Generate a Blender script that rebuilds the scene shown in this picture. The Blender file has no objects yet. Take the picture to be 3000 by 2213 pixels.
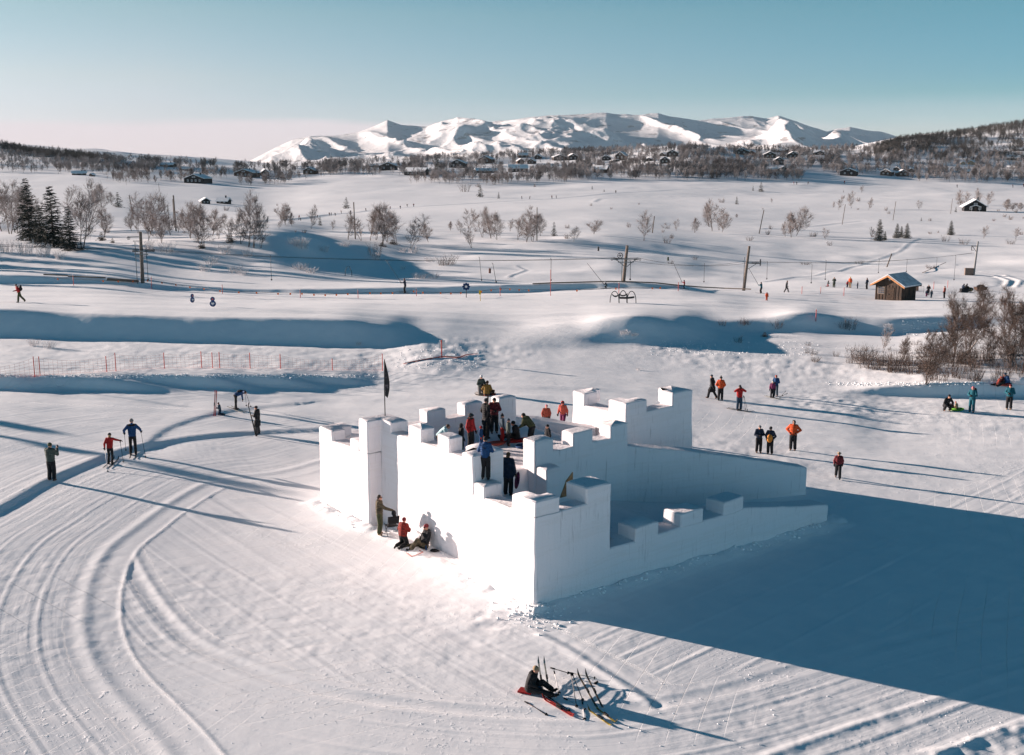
import bpy, math, random
import numpy as np
from mathutils import Vector, Matrix
R_ = math.radians
SC = bpy.context.scene
COL = SC.collection

# ------------------------------------------------------------------ camera
F, H = 3200.0, 15.5
TH = math.atan(629 / F)
CT, ST = math.cos(TH), math.sin(TH)
cam = bpy.data.cameras.new('camera')
cam.sensor_width = 36.0
cam.lens = 36.0 * F / 3000.0
cam.clip_start = 0.5
cam.clip_end = 60000
cam_o = bpy.data.objects.new('camera', cam)
COL.objects.link(cam_o)
cam_o.location = (0, 0, H)
cam_o.rotation_euler = (math.pi / 2 - TH, 0, 0)
SC.camera = cam_o

# ------------------------------------------------------------------ light
SUN_EL = R_(10.2)
SUN_DIR = Vector((-0.9135, 0.407, 0)).normalized() * math.cos(SUN_EL) + Vector((0, 0, math.sin(SUN_EL)))
sun = bpy.data.lights.new('sun', 'SUN')
sun.energy = 5.0
sun.angle = R_(0.55)
sun.color = (1.0, 0.822, 0.735)
sun_o = bpy.data.objects.new('sun', sun)
COL.objects.link(sun_o)
sun_o.rotation_euler = SUN_DIR.to_track_quat('Z', 'Y').to_euler()
SC.view_settings.view_transform = 'Standard'
SC.view_settings.look = 'None'
SC.view_settings.gamma = 1.0
SC.view_settings.exposure = 1.33

W = bpy.data.worlds.new('World')
SC.world = W
W.use_nodes = True
nt = W.node_tree
nt.nodes.clear()
wo = nt.nodes.new('ShaderNodeOutputWorld')
bg = nt.nodes.new('ShaderNodeBackground')
bg.inputs['Strength'].default_value = 0.1
sky = nt.nodes.new('ShaderNodeTexSky')
sky.sky_type = 'NISHITA'
sky.sun_disc = False
sky.sun_elevation = SUN_EL
sky.sun_rotation = math.atan2(SUN_DIR.x, SUN_DIR.y)
sky.altitude = 900
sky.dust_density = 0.6
geo = nt.nodes.new('ShaderNodeTexCoord')
sep = nt.nodes.new('ShaderNodeSeparateXYZ')
nt.links.new(geo.outputs['Generated'], sep.inputs[0])
def sky_ramp(stops):
    r = nt.nodes.new('ShaderNodeValToRGB')
    e = r.color_ramp.elements
    e[0].position, e[0].color = stops[0][0], stops[0][1] + (1,)
    e[1].position, e[1].color = stops[-1][0], stops[-1][1] + (1,)
    for p_, c_ in stops[1:-1]:
        q_ = e.new(p_); q_.color = c_ + (1,)
    nt.links.new(sep.outputs['Z'], r.inputs['Fac'])
    return r.outputs['Color']
# cold grade of the clear sky by height above the horizon: towards the sun, and away from it
K_ = 0.84
def kk(*c): return tuple(min(1.0, v * K_) for v in c)
UP = [(0.22, kk(0.0, 0.33, 0.43)), (0.4, kk(0.0, 0.22, 0.31)), (1.0, kk(0.0, 0.17, 0.26))]
rl = sky_ramp([(0.0, kk(0.41, 0.50, .98)), (0.022, kk(0.433, 0.458, 0.85)), (0.043, kk(0.447, 0.463, 0.74)), (0.0716, kk(0.486, 0.481, 0.63)), (0.127, kk(0.44, 0.488, 0.53))] + UP)
rr_ = sky_ramp([(0.0, kk(0.42, 0.62, 1.0)), (0.03, kk(0.44, 0.60, 1.0)), (0.045, kk(0.42, 0.57, .9)), (0.058, kk(0.27, 0.49, 0.73)), (0.0716, kk(0.243, 0.472, 0.70)), (0.127, kk(0.234, 0.487, 0.60))] + UP)
az = nt.nodes.new('ShaderNodeMapRange')
az.inputs['From Min'].default_value = -0.3; az.inputs['From Max'].default_value = 0.42
nt.links.new(sep.outputs['X'], az.inputs['Value'])
mx = nt.nodes.new('ShaderNodeMix'); mx.data_type = 'RGBA'
nt.links.new(az.outputs[0], mx.inputs['Factor'])
nt.links.new(rl, mx.inputs['A']); nt.links.new(rr_, mx.inputs['B'])
mul = nt.nodes.new('ShaderNodeMix')
mul.data_type = 'RGBA'
mul.blend_type = 'MULTIPLY'
mul.inputs['Factor'].default_value = 1.0
nt.links.new(sky.outputs['Color'], mul.inputs['A'])
nt.links.new(mx.outputs['Result'], mul.inputs['B'])
# a low bank of thin pale cloud
cn = nt.nodes.new('ShaderNodeTexNoise'); cn.inputs['Scale'].default_value = 1.0; cn.inputs['Detail'].default_value = 3
cm = nt.nodes.new('ShaderNodeMapping'); cm.inputs['Scale'].default_value = (4.0, 4.0, 30.0); cm.inputs['Location'].default_value = (2.2, 0, 0)
nt.links.new(geo.outputs['Generated'], cm.inputs['Vector']); nt.links.new(cm.outputs[0], cn.inputs['Vector'])
ca = nt.nodes.new('ShaderNodeMath'); ca.operation = 'MULTIPLY_ADD'; ca.inputs[1].default_value = -0.022
nt.links.new(cn.outputs['Fac'], ca.inputs[0]); nt.links.new(sep.outputs['Z'], ca.inputs[2])
cr_ = nt.nodes.new('ShaderNodeMapRange'); cr_.inputs['From Min'].default_value = 0.0255; cr_.inputs['From Max'].default_value = 0.0195
cr_.inputs['To Max'].default_value = 0.75
nt.links.new(ca.outputs[0], cr_.inputs['Value'])
cx = nt.nodes.new('ShaderNodeMix'); cx.data_type = 'RGBA'
nt.links.new(cr_.outputs[0], cx.inputs['Factor'])
nt.links.new(mul.outputs['Result'], cx.inputs['A'])
cx.inputs['B'].default_value = (3.3, 2.85, 2.98, 1)
cf = nt.nodes.new('ShaderNodeMapRange'); cf.inputs['From Min'].default_value = 0.0; cf.inputs['From Max'].default_value = 0.3
cf.inputs['To Min'].default_value = 1.0; cf.inputs['To Max'].default_value = 0.25
nt.links.new(sep.outputs['X'], cf.inputs['Value'])
cg = nt.nodes.new('ShaderNodeMath'); cg.operation = 'MULTIPLY'
nt.links.new(cr_.outputs[0], cg.inputs[0]); nt.links.new(cf.outputs[0], cg.inputs[1])
nt.links.new(cg.outputs[0], cx.inputs['Factor'])
# brightness added to the low sky behind the viewer, as fill for shaded walls
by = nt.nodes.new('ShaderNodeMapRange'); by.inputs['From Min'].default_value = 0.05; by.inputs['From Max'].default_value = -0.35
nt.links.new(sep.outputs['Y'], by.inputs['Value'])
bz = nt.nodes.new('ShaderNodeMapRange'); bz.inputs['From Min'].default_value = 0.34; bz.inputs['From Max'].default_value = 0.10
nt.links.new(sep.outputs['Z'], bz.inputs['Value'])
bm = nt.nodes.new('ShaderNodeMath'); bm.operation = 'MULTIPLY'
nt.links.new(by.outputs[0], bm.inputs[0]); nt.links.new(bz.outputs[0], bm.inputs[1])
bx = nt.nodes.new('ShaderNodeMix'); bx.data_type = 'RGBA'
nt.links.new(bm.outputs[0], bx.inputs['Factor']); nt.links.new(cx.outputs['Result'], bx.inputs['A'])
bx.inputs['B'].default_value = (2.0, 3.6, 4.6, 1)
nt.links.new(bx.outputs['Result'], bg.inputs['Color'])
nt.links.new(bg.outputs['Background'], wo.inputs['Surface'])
SC.cycles.max_bounces = 6
SC.cycles.diffuse_bounces = 4
SC.cycles.transparent_max_bounces = 8

# ------------------------------------------------------------------ helpers: materials
MATS = {}
def mat(name, col, rough=0.8, var=0.0, vscale=6.0, bump=0.0, bscale=20.0, metal=0.0, col2=None, mask=None, spec=0.3):
    if name in MATS:
        return MATS[name]
    m = bpy.data.materials.new(name)
    m.use_nodes = True
    t = m.node_tree
    b = t.nodes['Principled BSDF']
    b.inputs['Base Color'].default_value = tuple(col) + (1,)
    b.inputs['Roughness'].default_value = rough
    b.inputs['Metallic'].default_value = metal
    b.inputs['Specular IOR Level'].default_value = spec
    tc = t.nodes.new('ShaderNodeTexCoord')
    if var > 0 or col2 is not None:
        n = t.nodes.new('ShaderNodeTexNoise')
        n.inputs['Scale'].default_value = vscale
        n.inputs['Detail'].default_value = 3
        t.links.new(tc.outputs['Object'], n.inputs['Vector'])
        r = t.nodes.new('ShaderNodeValToRGB')
        lo = col if col2 is not None else tuple(c * (1 - var) for c in col)
        hi = col2 if col2 is not None else tuple(min(1, c * (1 + var)) for c in col)
        e = r.color_ramp.elements
        e[0].position, e[0].color = (mask or (0.35, 0.65))[0], tuple(lo) + (1,)
        e[1].position, e[1].color = (mask or (0.35, 0.65))[1], tuple(hi) + (1,)
        t.links.new(n.outputs['Fac'], r.inputs['Fac'])
        t.links.new(r.outputs['Color'], b.inputs['Base Color'])
    if bump > 0:
        n2 = t.nodes.new('ShaderNodeTexNoise')
        n2.inputs['Scale'].default_value = bscale
        n2.inputs['Detail'].default_value = 4
        t.links.new(tc.outputs['Object'], n2.inputs['Vector'])
        bp = t.nodes.new('ShaderNodeBump')
        bp.inputs['Strength'].default_value = 0.6
        bp.inputs['Distance'].default_value = bump
        t.links.new(n2.outputs['Fac'], bp.inputs['Height'])
        t.links.new(bp.outputs['Normal'], b.inputs['Normal'])
    MATS[name] = m
    return m

def node(t, kind, **kw):
    n = t.nodes.new(kind)
    for k, v in kw.items():
        if k in n.inputs:
            n.inputs[k].default_value = v
        else:
            setattr(n, k, v)
    return n

def snow_ground_mat():
    m = bpy.data.materials.new('groomed_snow')
    m.use_nodes = True
    t = m.node_tree
    b = t.nodes['Principled BSDF']
    b.inputs['Roughness'].default_value = 0.75
    b.inputs['Specular IOR Level'].default_value = 0.15
    at = node(t, 'ShaderNodeAttribute', attribute_name='groom')      # (across, along, mask) metres
    sp = t.nodes.new('ShaderNodeSeparateXYZ')
    t.links.new(at.outputs['Vector'], sp.inputs[0])
    # streaks that follow the groomer's lanes
    cb = t.nodes.new('ShaderNodeCombineXYZ')
    m1 = node(t, 'ShaderNodeMath', operation='MULTIPLY'); m1.inputs[1].default_value = 3.0
    m2 = node(t, 'ShaderNodeMath', operation='MULTIPLY'); m2.inputs[1].default_value = 0.16
    t.links.new(sp.outputs['X'], m1.inputs[0]); t.links.new(sp.outputs['Y'], m2.inputs[0])
    t.links.new(m1.outputs[0], cb.inputs['X']); t.links.new(m2.outputs[0], cb.inputs['Y'])
    ns = node(t, 'ShaderNodeTexNoise', Scale=1.0, Detail=3.0)
    t.links.new(cb.outputs[0], ns.inputs['Vector'])
    # free snow: wind crust and trodden lumps, in metres
    g = t.nodes.new('ShaderNodeNewGeometry')
    na = node(t, 'ShaderNodeTexNoise', Scale=0.9, Detail=5.0, Roughness=0.55)
    nb = node(t, 'ShaderNodeTexNoise', Scale=5.0, Detail=4.0, Roughness=0.6)
    t.links.new(g.outputs['Position'], na.inputs['Vector'])
    t.links.new(g.outputs['Position'], nb.inputs['Vector'])
    # trodden patches where a slow noise is high
    nc = node(t, 'ShaderNodeTexNoise', Scale=0.13, Detail=2.0)
    t.links.new(g.outputs['Position'], nc.inputs['Vector'])
    mr = node(t, 'ShaderNodeMapRange'); mr.inputs['From Min'].default_value = 0.45; mr.inputs['From Max'].default_value = 0.7
    t.links.new(nc.outputs['Fac'], mr.inputs['Value'])
    pw = node(t, 'ShaderNodeMapRange'); pw.inputs['From Min'].default_value = 0.56; pw.inputs['From Max'].default_value = 0.75
    t.links.new(nb.outputs['Fac'], pw.inputs['Value'])
    tr = node(t, 'ShaderNodeMath', operation='MULTIPLY')
    t.links.new(mr.outputs[0], tr.inputs[0]); t.links.new(pw.outputs[0], tr.inputs[1])
    def bump(h, dist, prev=None, strength=1.0):
        bp = node(t, 'ShaderNodeBump')
        bp.inputs['Strength'].default_value = strength
        bp.inputs['Distance'].default_value = dist
        t.links.new(h, bp.inputs['Height'])
        if prev is not None:
            t.links.new(prev, bp.inputs['Normal'])
        return bp.outputs['Normal']
    sm = node(t, 'ShaderNodeMath', operation='MULTIPLY')
    t.links.new(ns.outputs['Fac'], sm.inputs[0]); t.links.new(sp.outputs['Z'], sm.inputs[1])
    n1 = bump(sm.outputs[0], 0.017)
    n2 = bump(na.outputs['Fac'], 0.018, n1)
    n3 = bump(tr.outputs[0], 0.014, n2)
    # crossing ski and sled tracks: thin curved grooves in patches
    for k_, (rot, sc_) in enumerate(((0.35, 0.21), (1.15, 0.17), (2.3, 0.13))):
        mp = node(t, 'ShaderNodeMapping'); mp.inputs['Rotation'].default_value = (0, 0, rot)
        t.links.new(g.outputs['Position'], mp.inputs['Vector'])
        wv = node(t, 'ShaderNodeTexWave', Scale=sc_, Distortion=9.0, Detail=1.0); wv.inputs['Detail Scale'].default_value = 0.22
        t.links.new(mp.outputs[0], wv.inputs['Vector'])
        wr = node(t, 'ShaderNodeValToRGB'); q = wr.color_ramp.elements
        q[0].position, q[0].color = 0.47, (1, 1, 1, 1); q[1].position, q[1].color = 0.53, (1, 1, 1, 1)
        for p_, v_ in ((0.485, 0.0), (0.495, 1.0), (0.505, 1.0), (0.515, 0.0)):
            z_ = q.new(p_); z_.color = (v_, v_, v_, 1)
        t.links.new(wv.outputs['Fac'], wr.inputs['Fac'])
        mn = node(t, 'ShaderNodeTexNoise', Scale=0.075, Detail=1.0); mo = node(t, 'ShaderNodeMapping'); mo.inputs['Location'].default_value = (31.0 * k_, 7.0, 3.0 * k_)
        t.links.new(g.outputs['Position'], mo.inputs['Vector']); t.links.new(mo.outputs[0], mn.inputs['Vector'])
        mk = node(t, 'ShaderNodeMapRange'); mk.inputs['From Min'].default_value = 0.54; mk.inputs['From Max'].default_value = 0.62
        t.links.new(mn.outputs['Fac'], mk.inputs['Value'])
        iv = node(t, 'ShaderNodeMath', operation='SUBTRACT'); iv.inputs[0].default_value = 1.0; t.links.new(wr.outputs['Color'], iv.inputs[1])
        ml = node(t, 'ShaderNodeMath', operation='MULTIPLY'); t.links.new(iv.outputs[0], ml.inputs[0]); t.links.new(mk.outputs[0], ml.inputs[1])
        ng = node(t, 'ShaderNodeMath', operation='SUBTRACT'); ng.inputs[0].default_value = 1.0; t.links.new(ml.outputs[0], ng.inputs[1])
        n3 = bump(ng.outputs[0], 0.012, n3)
    t.links.new(n3, b.inputs['Normal'])
    cr = node(t, 'ShaderNodeValToRGB')
    e = cr.color_ramp.elements
    e[0].position, e[0].color = 0.3, (0.86, 0.87, 0.88, 1)
    e[1].position, e[1].color = 0.7, (0.94, 0.93, 0.925, 1)
    t.links.new(na.outputs['Fac'], cr.inputs['Fac'])
    t.links.new(cr.outputs['Color'], b.inputs['Base Color'])
    return m

def snow_wall_mat():
    m = bpy.data.materials.new('packed_snow')
    m.use_nodes = True
    t = m.node_tree
    b = t.nodes['Principled BSDF']
    b.inputs['Roughness'].default_value = 0.8
    b.inputs['Specular IOR Level'].default_value = 0.1
    g = t.nodes.new('ShaderNodeNewGeometry')
    mp = node(t, 'ShaderNodeMapping'); mp.inputs['Scale'].default_value = (4.0, 4.0, 0.35)
    t.links.new(g.outputs['Position'], mp.inputs['Vector'])
    st = node(t, 'ShaderNodeTexNoise', Scale=1.0, Detail=3.0)
    t.links.new(mp.outputs[0], st.inputs['Vector'])
    fn = node(t, 'ShaderNodeTexNoise', Scale=9.0, Detail=5.0, Roughness=0.6)
    t.links.new(g.outputs['Position'], fn.inputs['Vector'])
    # faint level bands of dirtier snow
    mb = node(t, 'ShaderNodeMapping'); mb.inputs['Scale'].default_value = (0.12, 0.12, 1.6)
    t.links.new(g.outputs['Position'], mb.inputs['Vector'])
    bn = node(t, 'ShaderNodeTexNoise', Scale=1.0, Detail=4.0, Roughness=0.6)
    t.links.new(mb.outputs[0], bn.inputs['Vector'])
    cr = node(t, 'ShaderNodeValToRGB')
    e = cr.color_ramp.elements
    e[0].position, e[0].color = 0.47, (0.81, 0.765, 0.77, 1)
    e[1].position, e[1].color = 0.56, (0.81, 0.765, 0.77, 1)
    x = e.new(0.515); x.color = (0.785, 0.735, 0.73, 1)
    t.links.new(bn.outputs['Fac'], cr.inputs['Fac'])
    sw = node(t, 'ShaderNodeMapping'); sw.inputs['Scale'].default_value = (7.0, 7.0, 0.55)
    t.links.new(g.outputs['Position'], sw.inputs['Vector'])
    sn = node(t, 'ShaderNodeTexNoise', Scale=1.0, Detail=4.0, Roughness=0.65)
    t.links.new(sw.outputs[0], sn.inputs['Vector'])
    sr = node(t, 'ShaderNodeValToRGB'); q = sr.color_ramp.elements       # saw marks and pits
    q[0].position, q[0].color = 0.27, (0.70, 0.68, 0.68, 1); q[1].position, q[1].color = 0.40, (1, 1, 1, 1)
    t.links.new(sn.outputs['Fac'], sr.inputs['Fac'])
    sx = node(t, 'ShaderNodeMix', data_type='RGBA', blend_type='MULTIPLY'); sx.inputs['Factor'].default_value = 1.0
    t.links.new(cr.outputs['Color'], sx.inputs['A']); t.links.new(sr.outputs['Color'], sx.inputs['B'])
    t.links.new(sx.outputs['Result'], b.inputs['Base Color'])
    prev = None
    for h, d in ((st.outputs['Fac'], 0.03), (fn.outputs['Fac'], 0.02)):
        bp = node(t, 'ShaderNodeBump')
        bp.inputs['Strength'].default_value = 0.8
        bp.inputs['Distance'].default_value = d
        t.links.new(h, bp.inputs['Height'])
        if prev is not None:
            t.links.new(prev, bp.inputs['Normal'])
        prev = bp.outputs['Normal']
    t.links.new(prev, b.inputs['Normal'])
    return m

# ------------------------------------------------------------------ helpers: objects
def tag(o, label=None, cat=None, group=None, kind=None):
    if label: o['label'] = label
    if cat: o['category'] = cat
    if group: o['group'] = group
    if kind: o['kind'] = kind
    return o

def link(name, me, parent=None):
    o = bpy.data.objects.new(name, me)
    COL.objects.link(o)
    if parent is not None:
        o.parent = parent
    return o

def empty(name, loc=(0, 0, 0), rz=0.0, label=None, cat=None, group=None):
    o = link(name, None)
    o.location = loc
    o.rotation_euler = (0, 0, rz)
    return tag(o, label, cat, group)

def copy_tree(o, parent=None):
    c = o.copy()
    COL.objects.link(c)
    if parent is not None:
        c.parent = parent
    for ch in list(o.children):
        copy_tree(ch, c)
    return c

def mesh_np(name, v, f, mats, smooth=True, attrs=None, mi=None):
    """v (n,3) array, f (m,k) array of equal sided faces"""
    me = bpy.data.meshes.new(name)
    v = np.asarray(v, np.float32); f = np.asarray(f, np.int32)
    k = f.shape[1]
    me.vertices.add(len(v)); me.vertices.foreach_set('co', v.ravel())
    me.loops.add(f.size); me.loops.foreach_set('vertex_index', f.ravel())
    me.polygons.add(len(f)); me.polygons.foreach_set('loop_start', np.arange(0, f.size, k, dtype=np.int32))
    me.polygons.foreach_set('use_smooth', np.full(len(f), smooth, dtype=bool))
    for m in (mats if isinstance(mats, (list, tuple)) else [mats]):
        me.materials.append(m)
    if mi is not None:
        me.polygons.foreach_set('material_index', np.asarray(mi, np.int32))
    for nme, arr in (attrs or {}).items():
        a = me.attributes.new(nme, 'FLOAT_VECTOR', 'POINT')
        a.data.foreach_set('vector', np.asarray(arr, np.float32).ravel())
    me.update(calc_edges=True)
    return me

class MB:
    """collects simple shapes; build() links them as one mesh object"""
    def __init__(s):
        s.v = []; s.f = []
    def add(s, vs, fs):
        o = len(s.v)
        s.v += [tuple(p) for p in vs]
        s.f += [tuple(i + o for i in q) for q in fs]
        return s
    def box(s, c, size, rz=0.0, M=None):
        x, y, z = (a / 2 for a in size)
        P = [Vector((i * x, j * y, k * z)) for k in (-1, 1) for j in (-1, 1) for i in (-1, 1)]
        Q = Matrix.Translation(c) @ Matrix.Rotation(rz, 4, 'Z')
        if M is not None: Q = Q @ M
        return s.add([Q @ p for p in P], [(0, 2, 3, 1), (4, 5, 7, 6), (0, 1, 5, 4), (2, 6, 7, 3), (0, 4, 6, 2), (1, 3, 7, 5)])
    def tube(s, pts, rad, n=8, caps=True, flat=1.0):
        pts = [Vector(p) for p in pts]
        if not hasattr(rad, '__len__'): rad = [rad] * len(pts)
        vs = []; fs = []
        ref = None
        for i, p in enumerate(pts):
            d = (pts[min(i + 1, len(pts) - 1)] - pts[max(i - 1, 0)])
            if d.length < 1e-9: d = Vector((0, 0, 1))
            d.normalize()
            if ref is None:
                ref = Vector((1, 0, 0)) if abs(d.x) < 0.8 else Vector((0, 1, 0))
            a = (ref - d * ref.dot(d)).normalized()
            b = d.cross(a)
            ref = a
            for k in range(n):
                t = 2 * math.pi * k / n
                vs.append(p + (a * math.cos(t) + b * math.sin(t) * flat) * rad[i])
        for i in range(len(pts) - 1):
            for k in range(n):
                fs.append((i * n + k, i * n + (k + 1) % n, (i + 1) * n + (k + 1) % n, (i + 1) * n + k))
        if caps:
            fs.append(tuple(range(n))[::-1])
            fs.append(tuple((len(pts) - 1) * n + k for k in range(n)))
        return s.add(vs, fs)
    def ball(s, c, r, n=10, m=7, M=None):
        if not hasattr(r, '__len__'): r = (r, r, r)
        c = Vector(c); vs = []; fs = []
        def q(x, y, z):
            p = Vector((x * r[0], y * r[1], z * r[2]))
            return c + (M @ p if M is not None else p)
        vs.append(q(0, 0, -1))
        for i in range(1, m):
            a = math.pi * i / m - math.pi / 2
            for k in range(n):
                t = 2 * math.pi * k / n
                vs.append(q(math.cos(a) * math.cos(t), math.cos(a) * math.sin(t), math.sin(a)))
        vs.append(q(0, 0, 1))
        for k in range(n):
            fs.append((0, 1 + (k + 1) % n, 1 + k))
            fs.append((len(vs) - 1, 1 + (m - 2) * n + k, 1 + (m - 2) * n + (k + 1) % n))
        for i in range(m - 2):
            for k in range(n):
                a = 1 + i * n; b = a + n
                fs.append((a + k, a + (k + 1) % n, b + (k + 1) % n, b + k))
        return s.add(vs, fs)
    def cap(s, p, q, r0, r1, n=8):
        """rounded tapered limb"""
        p = Vector(p); q = Vector(q)
        s.tube([p, q], [r0, r1], n)
        s.ball(p, r0, n, 6); s.ball(q, r1, n, 6)
        return s
    def prism(s, poly, z0, z1):
        n = len(poly)
        vs = [(x, y, z0) for x, y in poly] + [(x, y, z1) for x, y in poly]
        fs = [tuple(range(n))[::-1], tuple(range(n, 2 * n))] + [(i, (i + 1) % n, n + (i + 1) % n, n + i) for i in range(n)]
        return s.add(vs, fs)
    def mesh(s, name, m, smooth=False):
        me = bpy.data.meshes.new(name)
        me.from_pydata([tuple(p) for p in s.v], [], s.f)
        for q in (m if isinstance(m, (list, tuple)) else [m]):
            me.materials.append(q)
        if smooth:
            me.polygons.foreach_set('use_smooth', [True] * len(me.polygons))
        me.update()
        return me
    def build(s, name, m, parent=None, smooth=False):
        return link(name, s.mesh(name, m, smooth), parent)

# ------------------------------------------------------------------ helpers: noise
_rs = np.random.RandomState(7)
_PERM = _rs.rand(256, 256)
def vnoise(x, y):
    xi = np.floor(x).astype(int); yi = np.floor(y).astype(int)
    fx = x - xi; fy = y - yi
    fx = fx * fx * fx * (fx * (fx * 6 - 15) + 10); fy = fy * fy * fy * (fy * (fy * 6 - 15) + 10)
    a = _PERM[xi & 255, yi & 255]; b = _PERM[(xi + 1) & 255, yi & 255]
    c = _PERM[xi & 255, (yi + 1) & 255]; d = _PERM[(xi + 1) & 255, (yi + 1) & 255]
    return (a * (1 - fx) + b * fx) * (1 - fy) + (c * (1 - fx) + d * fx) * fy - 0.5
def fbm(x, y, o=4, g=0.5):
    s = 0; a = 1.0
    for i in range(o):
        s = s + a * vnoise(x + 17.3 * i, y + 9.1 * i)
        x = x * 2.03; y = y * 2.03; a *= g
    return s
def ridged(x, y, o=5, g=0.55):
    s = 0; a = 1.0; w = 1.0
    for i in range(o):
        n = 1 - np.abs(vnoise(x + 31.7 * i, y + 5.3 * i)) * 2.0
        n = n * n * w
        w = np.clip(n * 1.4, 0, 1)
        s = s + a * n
        x = x * 2.07; y = y * 2.07; a *= g
    return s

# ------------------------------------------------------------------ photograph column/row <-> place on the ground
def z_for(d, py):
    """height of the point at ground distance d that the camera sees at row py"""
    k = (1106.5 - py)
    return H + d * (-F * ST + k * CT) / (F * CT + k * ST)
def col_of(x, y):
    return 1500 + 3200 * x / np.maximum(0.9813 * y + 2.98, 3.0)

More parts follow.
